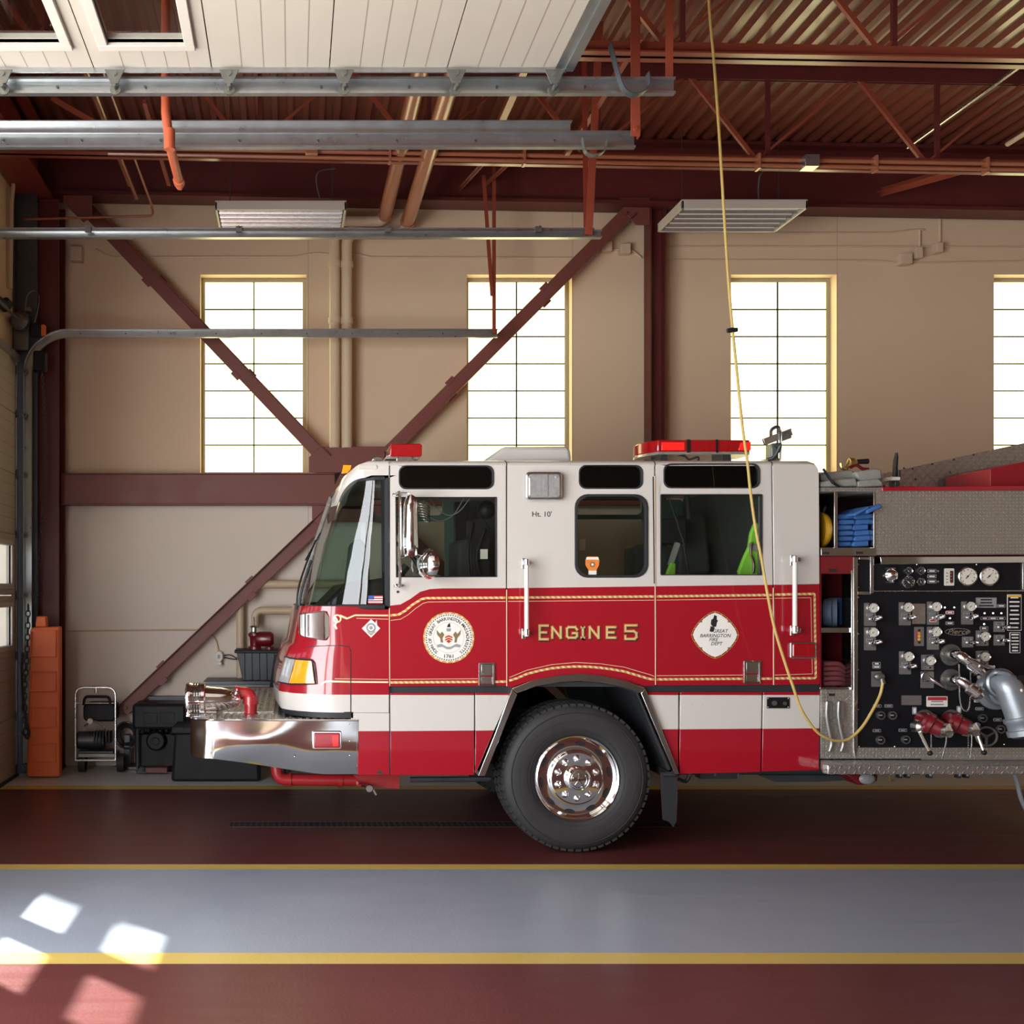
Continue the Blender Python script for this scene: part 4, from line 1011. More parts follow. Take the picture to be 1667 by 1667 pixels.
b = MB(); b.pprism([(787, 752), (818, 728.5), (824, 726.5), (922, 726), (929, 730), (932, 752)], 7.55, 8.9, 0, Yr=7.55)
b.build('air_conditioner', 'roof_white', E, bevel=.03, seg=3)
m_ = MB(); Y = 7.5
m_.pprism([(1250, 752), (1250, 746), (1258, 744), (1270, 746), (1274, 752)], Y, Y + .14, 0, Yr=Y); m_.pprism([(1256, 745), (1256, 722), (1268, 720), (1272, 730), (1266, 736), (1266, 745)], Y, Y + .1, 0, Yr=Y)
ds = m_.build('roof_monitor', 'cast_grey', E, bevel=.006)
b = MB(); b.bar(W(1243, 720, Y - .05), W(1288, 703, Y - .02), .02, .05); b.pprism([(1272, 703), (1289, 697), (1289, 713), (1272, 719)], Y - .06, Y - .05, 0, Yr=Y - .06); b.build('cross_plate', 'galvanised', ds, bevel=.003)
b = MB(); b.tube(bend([W(1255, 710, Y), W(1255, 700, Y), W(1262, 695, Y), W(1268, 695, Y), W(1268, 704, Y)], .02), .012, 8); b.build('carry_handle', 'dark_steel', ds)
b = MB(); b.tube(spline([W(1262, 728, Y - .03), W(1270, 724, Y - .04), W(1264, 738, Y - .03), W(1258, 746, Y - .02), W(1250, 748, Y)], 5), .014, 8); b.ball(W(1268, 728, Y - .03), .022, 8); b.build('clamp', 'dark_steel', ds)
b = MB(); b.tube([W(1270, 752, Y), W(1271, 700, Y)], .008, 8); b.build('post', 'brushed', ds)

# scene light, grab rails, door latches, side marker
o = MB(); o.pprism(rrect(853.5, 769.5, 912.5, 814.5, 6), D - .05, D, 0, Yr=D); sl = o.build('scene_light', 'chrome', E, bevel=.008)
b = MB(); b.pprism(rrect(857.5, 773, 908.5, 811, 5), D - .062, D - .045, 0, Yr=D); b.build('lens', 'lamp_clear', sl, bevel=.008)
b = MB(); b.pprism([(881, 774), (888, 774), (888, 810), (881, 810)], D - .066, D - .06, 0, Yr=D)
for x, y in ((861, 776.5), (905, 776.5), (861, 807.5), (905, 807.5)): b.cyl(W(x, y, D - .06), W(x, y, D - .068), .006, 8)
b.build('lens_bar', 'lamp_clear', sl)
for x, y0, y1 in ((857.3, 911, 1036), (1294, 906, 1031)):
    b = MB(); b.cyl(W(x, y0, D - .075), W(x, y1, D - .075), .0155, 14); gr = b.build('grab_rail', 'decal_white', E)
    for y in (y0 + 4, y1 - 7):
        b = MB(); b.cyl(W(x, y - 5, D - .075), W(x, y + 5, D - .075), .019, 14); b.pprism(rrect(x - 8.5, y - 6, x - 2, y + 11, 1), D - .012, D, 0, Yr=D); b.pbox(x - 7, y - 2, x, y + 5, D - .085, D - .01, Yr=D); b.build('bracket', 'chrome', gr, bevel=.003)
for x0, y0, x1, y1 in ((779, 1078.5, 805, 1117), (1210, 1075, 1237.5, 1113)):
    b = MB(); b.pprism(rrect(x0, y0, x1, y1, 2), D - .012, D, 0, holes=[rrect(x0 + 3.5, y0 + 2.5, x1 - 3, y1 - 3, 1)], Yr=D); la = b.build('door_latch', 'chrome', E, bevel=.003)
    b = MB(); b.pprism([(x0 + 4, y0 + 3), (x1 - 4, y0 + 3), (x1 - 4, y0 + 21), (x0 + 4, y0 + 21)], D - .010, D - .004, 0, Yr=D); b.pprism([(x0 + 4, y0 + 23), (x1 - 4, y0 + 23), (x1 - 4, y1 - 4), (x0 + 4, y1 - 4)], D - .006, D + .0, 0, Yr=D); b.build('paddle', 'brushed', la, bevel=.002)
def lamp(x0, y0, x1, y1, Y=D, name='side_marker_light'):
    b = MB(); b.pprism(rrect(x0, y0, x1, y1, 3), Y - .022, Y, 0, Yr=Y); o = b.build(name, 'chrome', E, bevel=.005)
    b = MB(); b.pprism(rrect(x0 + 3, y0 + 2.5, x1 - 2.5, y1 - 2.5, 2), Y - .034, Y - .02, 0, Yr=Y); b.build('lens', 'lamp_red', o, bevel=.008)
    b = MB(); b.pprism([(x1 - 16, y0 + 6), (x1 - 6, y0 + 6), (x1 - 6, y1 - 6), (x1 - 14, y1 - 5)], Y - .036, Y - .03, 0, Yr=Y); b.build('reflex_insert', 'lamp_red_lit' if name == 'bumper_lamp' else 'lamp_red', o)
    return o
lamp(1284, 1045, 1326, 1072); 
# door edges
b = MB()
for x0, y0, x1, y1 in ((1065.9, 775, 1067.2, 1115), (824.8, 960, 825.1, 1117), (634, 990, 634.6, 1117), (1258.9, 957, 1259.4, 1115)):
    b.tube([W(x0, y0, D - .002), W(x1, y1, D - .002)], .0035, 6)
b.build('edge_trim', 'gold_line', E)
b = MB(); b.tube([W(1063, 776, D - .004), W(1065, 950, D - .004)], .0035, 6); b.tube([W(634.3, 758, D), W(634.3, 1262, D)], .0025, 6); b.build('drip_moulding', 'black_rubber', E)

# ------------------------------------------------------------------ stripes and lettering
def ribbon(b, pts, w, Y, twist=True, step=4.2):
    P_ = [Vector((p[0], p[1], 0)) for p in pts]; out = []; acc = 0
    for i in range(len(P_) - 1):
        s = P_[i + 1] - P_[i]; n = max(1, int(s.length / (step / 2)))
        for k in range(n): out.append(P_[i] + s * k / n)
    out.append(P_[-1]); L_ = []
    for i, p in enumerate(out):
        d = (out[min(i + 1, len(out) - 1)] - out[max(i - 1, 0)]).normalized(); nn = Vector((-d.y, d.x, 0)); sk = d * (1.3 if twist else 0)
        a, c = p + nn * w / 2 + sk, p - nn * w / 2 - sk
        if i in (0, len(out) - 1): a, c = p + nn * w / 2, p - nn * w / 2
        L_.append((b.v(W(a.x, a.y, Y)), b.v(W(c.x, c.y, Y))))
    for i in range(len(L_) - 1): b.f([L_[i][0], L_[i][1], L_[i + 1][1], L_[i + 1][0]], (0, 0, 1, 1)[i % 4] if twist else 0)
gold = [(635, 1002), (649, 1000.5), (660, 994), (672, 984), (686, 975.5), (693, 973.8), (823, 973)]
def seg(a, c): return [a, c]
S1 = [gold, [(827, 973), (1064.5, 971)], [(1069, 971), (1257, 968.5)], [(1261, 968), (1324.5, 966.8), (1326, 968), (1328, 1102), (1326, 1104), (1261, 1104.5)], [(1257, 1104.8), (1238, 1105)], [(1209, 1105), (1069, 1106)],
      [(1065, 1106.2), (1056, 1105), (1036, 1099), (1016, 1093), (996, 1089.5), (977, 1087), (957, 1085.3), (937, 1085), (917, 1086), (897.5, 1088), (877, 1092), (858, 1097), (842, 1104), (829, 1108)], [(824, 1109.5), (806, 1110)], [(778, 1110), (636, 1111)]]
b = MB()
for s in S1: ribbon(b, s, 3.8, D - .0012)
b.build('gold_stripe', ['gold', 'gold_light'], E, smooth=0, recalc=False)
b = MB()
T1 = [[(636, 1010), (652, 1008), (664, 1001), (676, 991), (689, 982), (697, 980), (823, 979)], [(827, 979), (1064.5, 977)], [(1069, 977), (1257, 974.5)], [(1261, 974), (1320, 973), (1322.5, 1097), (1261, 1099)], [(1209, 1099), (1069, 1100)],
      [(1065, 1101), (1057, 1098), (1036, 1092), (1016, 1086), (977, 1080.5), (937, 1078.5), (897.5, 1082), (858, 1091), (829, 1103)], [(778, 1105), (636, 1106)]]
for s in T1: ribbon(b, s, .9, D - .0012, False)
b.build('pinstripe', 'gold_line', E, smooth=0, recalc=False)
# front pieces laid on the nose
b = MB()
def nose_strip(pts, w):
    for i in range(len(pts) - 1):
        (xa, ya), (xb, yb2) = pts[i], pts[i + 1]; n = max(1, int(abs(xb - xa) / 6)); d = Vector((xb - xa, yb2 - ya)).normalized(); nn = Vector((-d.y, d.x)) * w / 2
        V = []
        for k in range(n + 1):
            t = k / n; x, y = xa + (xb - xa) * t, ya + (yb2 - ya) * t; V.append((b.v(hit(x + nn.x, y + nn.y, .0012)), b.v(hit(x - nn.x, y - nn.y, .0012))))
        for k in range(n): b.f([V[k][0], V[k][1], V[k + 1][1], V[k + 1][0]])
nose_strip([(565, 1007), (578, 1001.5), (632, 1002)], 2.6); nose_strip([(530, 1109), (570, 1110), (632, 1110.5)], 2.8); nose_strip([(580, 1006.5), (632, 1008)], .8); nose_strip([(545, 1105), (632, 1106)], .8)
for k in range(9):
    a = k * .75; nose_strip([(549 + 6 * math.cos(a), 1007 + 6 * math.sin(a)), (549 + 6 * math.cos(a + .75), 1007 + 6 * math.sin(a + .75))], 2.4)
nose_strip([(544, 1003), (549, 1010), (545, 1018), (548, 1024)], 3); nose_strip([(553, 1002), (565, 1007)], 3.4); nose_strip([(522, 1115), (527, 1111), (532, 1109)], 2.4)
b.build('gold_scroll', 'gold_light', E, smooth=0, recalc=False)
# ENGINE 5
LT = {'E': [[(10, 0), (0, 0), (0, 14), (10, 14)], [(0, 7), (8, 7)]], 'N': [[(0, 14), (0, 0), (11, 14), (11, 0)]], 'G': [[(12, 3), (10, 0), (2, 0), (0, 2), (0, 12), (2, 14), (10, 14), (12, 12), (12, 8), (7, 8)]], 'I': [[(2, 0), (2, 14)], [(0, 0), (4, 0)], [(0, 14), (4, 14)]],
      '5': [[(12, 0), (0, 0), (0, 6), (9, 6), (12, 8), (12, 12), (10, 14), (0, 14), (0, 11)]]}
def stroke_word(b, items, w, Y, dx=0, dy=0, m=0):
    for ch, x, y, sx, sy in items:
        for line in LT[ch]:
            P_ = [(x + p[0] * sx + dx, y + p[1] * sy + dy) for p in line]
            for i in range(len(P_) - 1):
                a, c = Vector(P_[i]), Vector(P_[i + 1]); d = (c - a).normalized(); n = Vector((-d.y, d.x)) * w / 2; a = a - d * w * .5; c = c + d * w * .5
                b.f([b.v(W(q.x, q.y, Y - .00003 * i)) for q in (a + n, c + n, c - n, a - n)], m)
word = [('E', 878.5, 1018.5, 1.3, 1.58), ('N', 899, 1021, 1.25, 1.22), ('G', 923, 1021, 1.35, 1.22), ('I', 947, 1021, .9, 1.22), ('N', 960, 1021, 1.3, 1.22), ('E', 988, 1021, 1.35, 1.22), ('5', 1018, 1018, 1.5, 1.58)]
b = MB(); stroke_word(b, word, 4.6, D - .001, 1.6, 1.8, 0); stroke_word(b, word, 4.4, D - .0014, 0, 0, 1); stroke_word(b, word, 1.5, D - .0019, 0, 0, 2)
b.build('engine_lettering', ['decal_black', 'gold', 'gold_light'], E, smooth=0, recalc=False)
b = MB(); b.text("Ht. 10'", fx(882), D - .0015, fz(837.5), U(9.6) * 1.25, bold=.0002); b.build('height_lettering', 'decal_black', E, smooth=0, recalc=False)
# town seal
def disc(b, cx, cy, r, Y, m, n=48, a0=0, sc=1): b.f([b.v(W(cx + r * math.cos(2 * PI * k / n + a0), cy + r * sc * math.sin(2 * PI * k / n + a0), Y)) for k in range(n)], m)
def ring_seg(b, cx, cy, r0, r1, Y, n, mf):
    for k in range(n):
        a, c = 2 * PI * k / n, 2 * PI * (k + 1) / n; mm = mf(k)
        if mm is None: continue
        b.f([b.v(W(cx + r * math.cos(t), cy + r * math.sin(t), Y)) for r, t in ((r0, a), (r1, a + .03), (r1, c + .03), (r0, c))], mm)
def arc_text(b, s, cx, cy, r, a0, a1, size, Y, m, flip=False):
    n = len(s)
    for i, ch in enumerate(s):
        if ch == ' ': continue
        a = math.radians(a0 + (a1 - a0) * i / (n - 1)); x, y = cx + r * math.cos(a), cy + r * math.sin(a)
        rot = -(a + PI / 2) if not flip else -(a - PI / 2)
        b.text(ch, fx(x), Y, fz(y), size, m, bold=.0006, rot=Matrix.Rotation(rot, 4, 'Z'))
def poly(b, pts, Y, m): b.f([b.v(W(p[0], p[1], Y)) for p in pts], m)
cx, cy = 730.5, 1038; Y = D
b = MB(); disc(b, cx, cy, 41.5, Y - .001, 1); ring_seg(b, cx, cy, 38.8, 41.5, Y - .0014, 72, lambda k: 4 if k % 3 else 5); disc(b, cx, cy, 38.6, Y - .0018, 0)
ring_seg(b, cx, cy, 35.6, 37.6, Y - .0022, 120, lambda k: 3 if k % 2 else None); ring_seg(b, cx, cy, 24.6, 25.0, Y - .0022, 60, lambda k: 6)
arc_text(b, 'TOWN OF GREAT BARRINGTON MASSACHUSETTS', cx, cy, 30.6, 130, 410, U(7.0), Y - .0024, 3)
b.text('1761', fx(cx), Y - .0024, fz(cy + 30.5), U(8), 3, bold=.0006, sx=1.15)
poly(b, [(cx - 6, cy - 4), (cx + 6, cy - 4), (cx + 6, cy + 5), (cx, cy + 10), (cx - 6, cy + 5)], Y - .0022, 1)
for k in range(3): poly(b, [(cx - 6, cy + 2 + 4 * k - 3), (cx, cy - 2 + 4 * k - 2), (cx + 6, cy + 2 + 4 * k - 3), (cx + 6, cy + 4 + 4 * k - 3), (cx, cy + .5 + 4 * k - 2), (cx - 6, cy + 4 + 4 * k - 3)] if k < 2 else [(cx - 4, cy + 6), (cx, cy + 3), (cx + 4, cy + 6), (cx, cy + 9)], Y - .0026, 2)
for s in (-1, 1):
    poly(b, [(cx + s * 7, cy - 5), (cx + s * 11, cy - 10), (cx + s * 14, cy - 6), (cx + s * 20, cy - 13), (cx + s * 19, cy - 5), (cx + s * 14, cy + 1), (cx + s * 13, cy + 8), (cx + s * 9, cy + 8), (cx + s * 10, cy + 1)], Y - .0022, 7)
    poly(b, [(cx + s * 3, cy + 15), (cx + s * 12, cy + 10), (cx + s * 20, cy + 12), (cx + s * 18, cy + 16), (cx + s * 10, cy + 15), (cx + s * 3, cy + 19)], Y - .0022, 8)
poly(b, [(cx - 4, cy - 15), (cx + 4, cy - 15), (cx + 3, cy - 10), (cx - 3, cy - 10)], Y - .0022, 8); poly(b, [(cx - 3, cy - 17), (cx - 1, cy - 22), (cx + 2, cy - 24), (cx + 3, cy - 17)], Y - .0022, 3)
poly(b, [(cx - 4, cy + 15), (cx + 4, cy + 15), (cx + 3, cy + 19), (cx - 3, cy + 19)], Y - .0023, 8)
b.build('town_seal', ['decal_white', 'gold_light', 'decal_red', 'decal_black', 'gold', 'gold_light', 'decal_grey', 'decal_brown', 'decal_grey'], E, smooth=0, recalc=False)
# department emblem
cx, cy = 1164, 1033.5
def em(r):
    P_ = []
    for q in range(40):
        a = 2 * PI * q / 40; rr_ = r / (abs(math.cos(a)) ** 1.45 + abs(math.sin(a)) ** 1.45) ** (1 / 1.45)
        P_.append((cx + rr_ * math.cos(a), cy + rr_ * math.sin(a)))
    return P_
b = MB(); poly(b, em(38.8), Y - .001, 1); poly(b, em(37.8), Y - .0014, 2); poly(b, em(36), Y - .0018, 0)
for i, p in enumerate(em(37)):
    if i % 2 == 0: disc(b, p[0], p[1], 1.0, Y - .0019, 1, 8)
for s in (-1, 1):
    for t in (-1, 1): disc(b, cx + s * 22, cy + t * 21.5, 1.6, Y - .0022, 4, 8)
for s, x, y in (('GREAT', 1172, 1027.5), ('BARRINGTON', 1164, 1035), ('FIRE', 1161, 1041.5), ('DEPT', 1166, 1048)): b.text(s, fx(x), Y - .0022, fz(y), U(7.8), 3, bold=.0004, shear=.25)
poly(b, [(1163, 1001), (1167, 1003), (1167, 1009), (1169, 1010), (1167, 1014), (1166, 1020), (1161, 1021), (1157, 1016), (1158, 1009), (1161, 1007)], Y - .0022, 3)
poly(b, [(1157, 1019), (1164, 1022), (1160, 1029), (1155, 1028)], Y - .0022, 3)
b.build('department_emblem', ['decal_white', 'gold', 'valve_red', 'decal_black', 'decal_brown'], E, smooth=0, recalc=False)
# diamond sticker on the nose, flag and window sticker
b = MB(); cx, cy = 604, 1023; DY = D - .002
poly(b, [(cx, cy - 15), (cx + 7, cy - 9), (cx + 9, cy - 14), (cx + 10, cy - 5), (cx + 15, cy), (cx, cy + 15), (cx - 15, cy)], DY, 0)
ring_seg(b, cx, cy - 1, 5, 8, DY - .0004, 24, lambda k: 1); b.bar(W(cx + 2, cy + 3, DY - .0006), W(cx + 8, cy + 8, DY - .0006), U(2.5), .0003, m=1); poly(b, [(cx - 9, cy + 4), (cx, cy + 12), (cx + 9, cy + 4), (cx, cy + 8)], DY - .0004, 1); disc(b, cx, cy - 1, 3, DY - .0006, 1, 12)
b.build('diamond_sticker', ['decal_white', 'decal_grey'], E, smooth=0, recalc=False)
b = MB(); FY = 7.085; fx0, fy0 = 599.5, 969.5
for k in range(7): poly(b, [(fx0, fy0 + 1.9 * k), (623, fy0 + 1.9 * k), (623, fy0 + 1.9 * k + 1.9), (fx0, fy0 + 1.9 * k + 1.9)], FY, 0 if k % 2 == 0 else 1)
poly(b, [(fx0, fy0), (609, fy0), (609, fy0 + 6.5), (fx0, fy0 + 6.5)], FY - .0006, 2); b.build('flag_sticker', ['decal_red', 'decal_white', 'decal_blue'], E, smooth=0, recalc=False)
b = MB(); SY = D + .017
poly(b, [(956, 906), (973, 906), (976, 912), (975, 920), (971, 928), (971, 935), (958, 935), (958, 928), (953, 920), (953, 912)], SY, 0); poly(b, [(955, 907), (974, 907), (975, 911), (954, 911)], SY - .0008, 1); disc(b, 964.5, 919, 4.5, SY - .0008, 2, 12); disc(b, 964.5, 919, 2, SY - .0012, 1, 10)
poly(b, [(958, 929), (971, 929), (971, 935.5), (958, 935.5)], SY - .0008, 1); b.text('2008', fx(964.5), SY - .001, fz(909), U(4.4), 0) if False else None
b.build('window_sticker', ['decal_orange', 'decal_white', 'decal_brown'], E, smooth=0, recalc=False)
# key panel on the lower rear
b = MB(); b.pprism(rrect(1248, 1135, 1285, 1153, 1), D - .006, D, 0, Yr=D); kp = b.build('shoreline_panel', 'black_panel', E, bevel=.002)
b = MB(); b.lathe([(0, 0), (U(4), 0), (U(4), .012), (0, .012)], W(1260, 1144.5, D - .004), (0, -1, 0), 16); b.lathe([(0, 0), (U(3), 0), (U(3), .01), (0, .01)], W(1277, 1145, D - .004), (0, -1, 0), 16)
for x, y in ((1250, 1137), (1283, 1137), (1250, 1151), (1283, 1151)): b.cyl(W(x, y, D - .006), W(x, y, D - .009), .004, 8)
b.build('socket', 'dull_zinc', kp)

# ------------------------------------------------------------------ fender and wheel
def strip(b, out, inn, y0, y1):
    n = len(out); A = [[b.v(W(p[0], p[1], D) * 1) for p in L_] for L_ in (out, inn)]
    for q in A:
        for v in q: v.co.x = v.co.x; v.co.y = y0
    B = [[b.v(Vector((v.co.x, y1, v.co.z))) for v in q] for q in A]
    for i in range(n - 1):
        b.f([A[0][i], A[0][i + 1], A[1][i + 1], A[1][i]]); b.f([A[0][i], A[0][i + 1], B[0][i + 1], B[0][i]]); b.f([A[1][i], A[1][i + 1], B[1][i + 1], B[1][i]])
    for i in (0, -1): b.f([A[0][i], A[1][i], B[1][i], B[0][i]])
b = MB(); strip(b, [(777, 1262), (805, 1192), (832, 1121)], [(788, 1262), (815, 1194), (840.5, 1130)], D - .03, D + .30); b.build('fender_trim', 'stainless', E, bevel=.003)
b = MB(); strip(b, [(832, 1120)] + arch[1:-1] + [(1047, 1119)], [(840, 1128), (872, 1116), (911, 1109.5), (943, 1108), (976, 1110.5), (1010, 1117), (1041, 1127)], D - .03, D + .30); b.build('fender_trim', 'stainless', E, bevel=.003)
b = MB(); strip(b, [(1048, 1120), (1075, 1188), (1103.5, 1259)], [(1041, 1128), (1067, 1190), (1096, 1259)], D - .03, D + .30); b.build('fender_trim', 'stainless', E, bevel=.003)
b = MB(); xa, xb = fx(790), fx(1095)
b.pprism([(842, 1131), (872, 1118), (911, 1111.5), (943, 1110), (976, 1112.5), (1010, 1119), (1040, 1129), (1092, 1256), (1100, 1256), (1060, 1100), (943, 1090), (820, 1100), (770, 1256), (790, 1256)], D + .06, 8.0, 0, Yr=D)
b.build('wheel_well', 'black_rubber', E)
WX, WZ = fx(941), .525
def wheel(y0, s, face):
    """s = +1: the outside of the wheel looks towards -Y"""
    o = Vector((WX, y0, WZ)); ax = Vector((0, s, 0)); R = .525
    b = MB()
    b.lathe([(.295, .03), (.31, .012), (.36, .002), (.43, .0), (.47, .01), (.495, .03), (.508, .055), (.512, .07), (.512, .33), (.495, .37), (.43, .40), (.31, .38), (.295, .36)], o, ax, 96)
    # tread blocks round the shoulder
    for k in range(60):
        a = 2 * PI * k / 60; a2 = a + 2 * PI / 60 * .72
        for (t0, t1, sh) in ((.035, .13, 0), (.15, .25, .5), (.27, .365, 0)):
            A_ = a + sh * 2 * PI / 60; B_ = a2 + sh * 2 * PI / 60; q = []
            for r in ((.498 if t0 < .1 or t1 > .3 else .505), R):
                for t in (t0, t1):
                    for c in (A_, B_):
                        rr_ = r - (.010 if (t == .035 or t == .365) and r == R else 0); q.append(b.v(o + ax * t + Vector((math.cos(c) * rr_, 0, math.sin(c) * rr_))))
            for f_ in ((4, 5, 7, 6), (0, 1, 5, 4), (2, 3, 7, 6), (0, 2, 6, 4), (1, 3, 7, 5)): b.f([q[i] for i in f_])
    for r in (.33, .40, .455): b.torus(o + ax * (.003 if r > .35 else .008), ax, r, .003, 64, 5)
    w = b.build('wheel', 'tyre', E, smooth=40)
    if not face: 
        b = MB(); b.lathe([(.295, .03), (.2, .02), (.2, .1), (0, .1)], o, ax, 32); b.build('rim', 'dark_steel', w); return w
    b = MB()
    b.lathe([(.298, .04), (.298, .018), (.292, .008), (.285, .012), (.280, .035), (.262, .048), (.215, .052), (.195, .050), (.188, .03), (.184, .018), (.175, .012), (.09, .010), (.088, -.02), (.082, -.045), (.07, -.05), (.066, -.044), (.03, -.05), (0, -.052)], o, ax, 64)
    b.build('rim', 'chrome', w, smooth=30)
    for k in range(10):
        b = MB(); a = 2 * PI * (k + .25) / 10; cc = o + Vector((math.cos(a), 0, math.sin(a))) * .238 + ax * .044; u = Vector((-math.sin(a), 0, math.cos(a))); v = Vector((math.cos(a), 0, math.sin(a)))
        b.f([b.v(cc + u * .036 * math.cos(2 * PI * j / 16) + v * .014 * math.sin(2 * PI * j / 16) + ax * (.002 - .001)) for j in range(16)])
        b.build('hand_hole', 'decal_black', w, smooth=0)
    for k in range(10):
        a = 2 * PI * (k + .5) / 10; cc = o + Vector((math.cos(a), 0, math.sin(a))) * .138 + ax * .012
        b = MB(); b.lathe([(.026, 0), (.022, -.008), (.013, -.012), (.0125, -.035), (.008, -.043), (0, -.046)], cc, ax, 14); b.build('lug_nut', 'chrome', w, smooth=50)
    b = MB()
    for k in range(5):
        a = 2 * PI * k / 5 + .3; cc = o + ax * -.053; b.bar(cc, cc + Vector((math.cos(a), 0, math.sin(a))) * .045, .008, .004, up=(0, 1, 0))
    b.torus(o + ax * -.05, ax, .054, .003, 32, 6); b.build('hub_emblem', 'stainless', w)
    return w
wheel(7.12, 1, True); wheel(YF - .02, -1, False)
# under the cab
b = MB(); b.box(fx(640), fx(1900), 7.85, 7.97, .62, .84); b.box(fx(640), fx(1900), 8.67, 8.79, .62, .84); b.build('chassis_rail', 'dark_steel', E)
b = MB(); b.cyl((WX, 7.5, WZ), (WX, 9.14, WZ), .07, 14); b.ball((WX + .05, 8.3, WZ), .2, 16); b.box(WX - .6, WX + .6, 7.82, 7.92, WZ + .06, WZ + .12); b.build('front_axle', 'black_rubber', E)
b = MB(); b.box(fx(1105), fx(1560), 7.5, 9.1, fz(1262, 7.5), fz(1225, 7.5)); b.box(fx(1330), fx(1900), 8.0, 9.3, .52, .75); b.build('tank_underside', 'liner', E, bevel=.02)
b = MB(); b.box(fx(640), fx(1330), D + .1, YF - .1, fz(1120), fz(1112)); b.build('body_underside', 'liner', E)
b = MB(); b.tube([W(668, 1269, 7.4), W(798, 1268, 7.4)], .02, 10); b.build('steering_link', 'dark_steel', E)
b = MB(); b.pprism([(1076, 1258), (1103, 1257), (1104, 1300), (1102, 1338), (1097, 1347), (1090, 1338), (1080, 1335), (1078, 1300)], D + .03, D + .042, 0, Yr=D + .02)
b.tube([W(1080, 1262, D + .02), W(1100, 1262, D + .02)], .012, 6); b.build('mud_flap', 'black_rubber', E)
b = MB(); b.tube(spline([W(1104, 1268, 7.4), W(1116, 1272, 7.4), W(1122, 1262, 7.4), W(1120, 1250, 7.4)], 5), .014, 6)
b.build('brake_hose', 'black_rubber', E)
for x in (1125, 1165, 1203): b = MB(); b.cyl(W(x, 1264, 7.2), W(x, 1256, 7.2), .008, 6); b.build('panel_bolt', 'dark_steel', E)
b = MB(); b.pbox(1140, 1258, 1200, 1268, 7.5, 7.6); b.build('battery_box', 'dark_steel', E)
b = MB(); b.pprism([(1235, 1262), (1300, 1262), (1390, 1262), (1385, 1270), (1330, 1273), (1262, 1273)], 7.5, 7.9, 0, Yr=7.5); b.build('underbody_fitting', 'dark_steel', E)

# ------------------------------------------------------------------ bumper, siren, plumbing
BT = fz(1173); BB = fz(1235); xb0 = -.72
def bout(z, ins=0): # plan outline of the bumper
    P_ = [Vector((fx(583), D + ins, z))]
    for k in range(9):
        a = PI / 2 * k / 8; P_.append(Vector((xb0 + .19 * (1 - math.sin(a)) + ins, D + .22 * (1 - math.cos(a)) + ins, z)))
    for k in range(9):
        a = PI / 2 * (1 - k / 8); P_.append(Vector((xb0 + .19 * (1 - math.sin(a)) + ins, YF - .22 * (1 - math.cos(a)) - ins, z)))
    P_.append(Vector((fx(583), YF - ins, z))); return P_
b = MB(); rowsb = []
def low(P_):
    o_ = []
    for p in P_:
        px = p.x * F / D + VX; y = 1235 if px < 345 else (1235 + (px - 345) * 27 / 175 if px < 520 else 1262); q = p.copy(); q.z = fz(min(y, 1262)); o_.append(q)
    return o_
def subdiv(P_):
    o_ = []
    a, c = P_[0], P_[1]
    for k in range(12): o_.append(a.lerp(c, k / 12))
    o_ += P_[1:-1]
    a, c = P_[-2], P_[-1]
    for k in range(1, 13): o_.append(a.lerp(c, k / 12))
    return o_
top = subdiv(bout(BT)); bot = low(top)
def wav(P_, t):
    """the polished sheet is not quite flat: long shallow waves and a lower tilt, shaped to steer its reflections"""
    o_ = []
    for p in P_:
        q = p.copy(); wv = .006 * math.sin(PI * t) * math.sin(p.x * 7.0 + 1.3 * t) + .003 * math.sin(PI * t) * math.sin(p.x * 15 + 3 * t)
        if p.y < D + .25: q.y += wv - .004 + .045 * max(0, t - .4) ** 2 / .36 * min(1, max(0, (p.x + .60) / .3))
        o_.append(q)
    return o_
rws = [wav([p.lerp(q, t / 8) for p, q in zip(top, bot)], t / 8) for t in range(9)]
b.loft(rws); b.build('bumper', 'bumper_steel', E, smooth=60)
b = MB()
for px in (345.5, 581): b.tube([W(px, 1174, D - .002), W(px, 1235 if px < 400 else 1261, D - .002)], .0025, 6)
for x, y in ((343, 1190), (343, 1226), (480, 1232), (568, 1179), (570, 1207), (570, 1230), (543, 1172)): b.lathe([(.006, 0), (.005, -.003), (0, -.004)], W(x, y, D - .002), (0, 1, 0), 8)
b.build('bumper_rivet', 'brushed', E)
b = MB(); tp = [Vector((p.x, p.y, BT)) for p in bout(BT)] ; vv = [b.v(p) for p in tp] + [b.v((fx(640), YF, BT)), b.v((fx(640), D, BT))]; b.f(vv)
b.tube([p + Vector((0, 0, .002)) for p in bout(BT)], .008, 6, m=1)
# ridged deck
b.build('bumper_deck', ['tread_plate', 'chrome'], E, smooth=30)
b = MB(); x = xb0 + .12
while x < fx(600): b.box(x, x + .022, D + .1, YF - .1, BT, BT + .006); x += .05
b.build('deck_rib', 'brushed', E)['kind'] = 'stuff'
b = MB(); b.bar(W(360, 1160, 7.5), W(445, 1159, 7.5), .01, .01); b.bar(W(445, 1159, 7.5), (fx(445, 7.5), 7.8, BT + .02), .01, .01); b.build('hatch_edge', 'brushed', E)
lamp(508, 1190, 556, 1219, D - .004, 'bumper_lamp')
b = MB(); b.pprism([(300, 1236), (560, 1236), (560, 1255), (300, 1240)], D + .3, YF - .3, 0, Yr=D); b.bm.free()
b = MB(); b.box(-.6, fx(570), D + .05, YF - .05, fz(1225), fz(1220)); b.build('bumper_underside', 'liner', E)
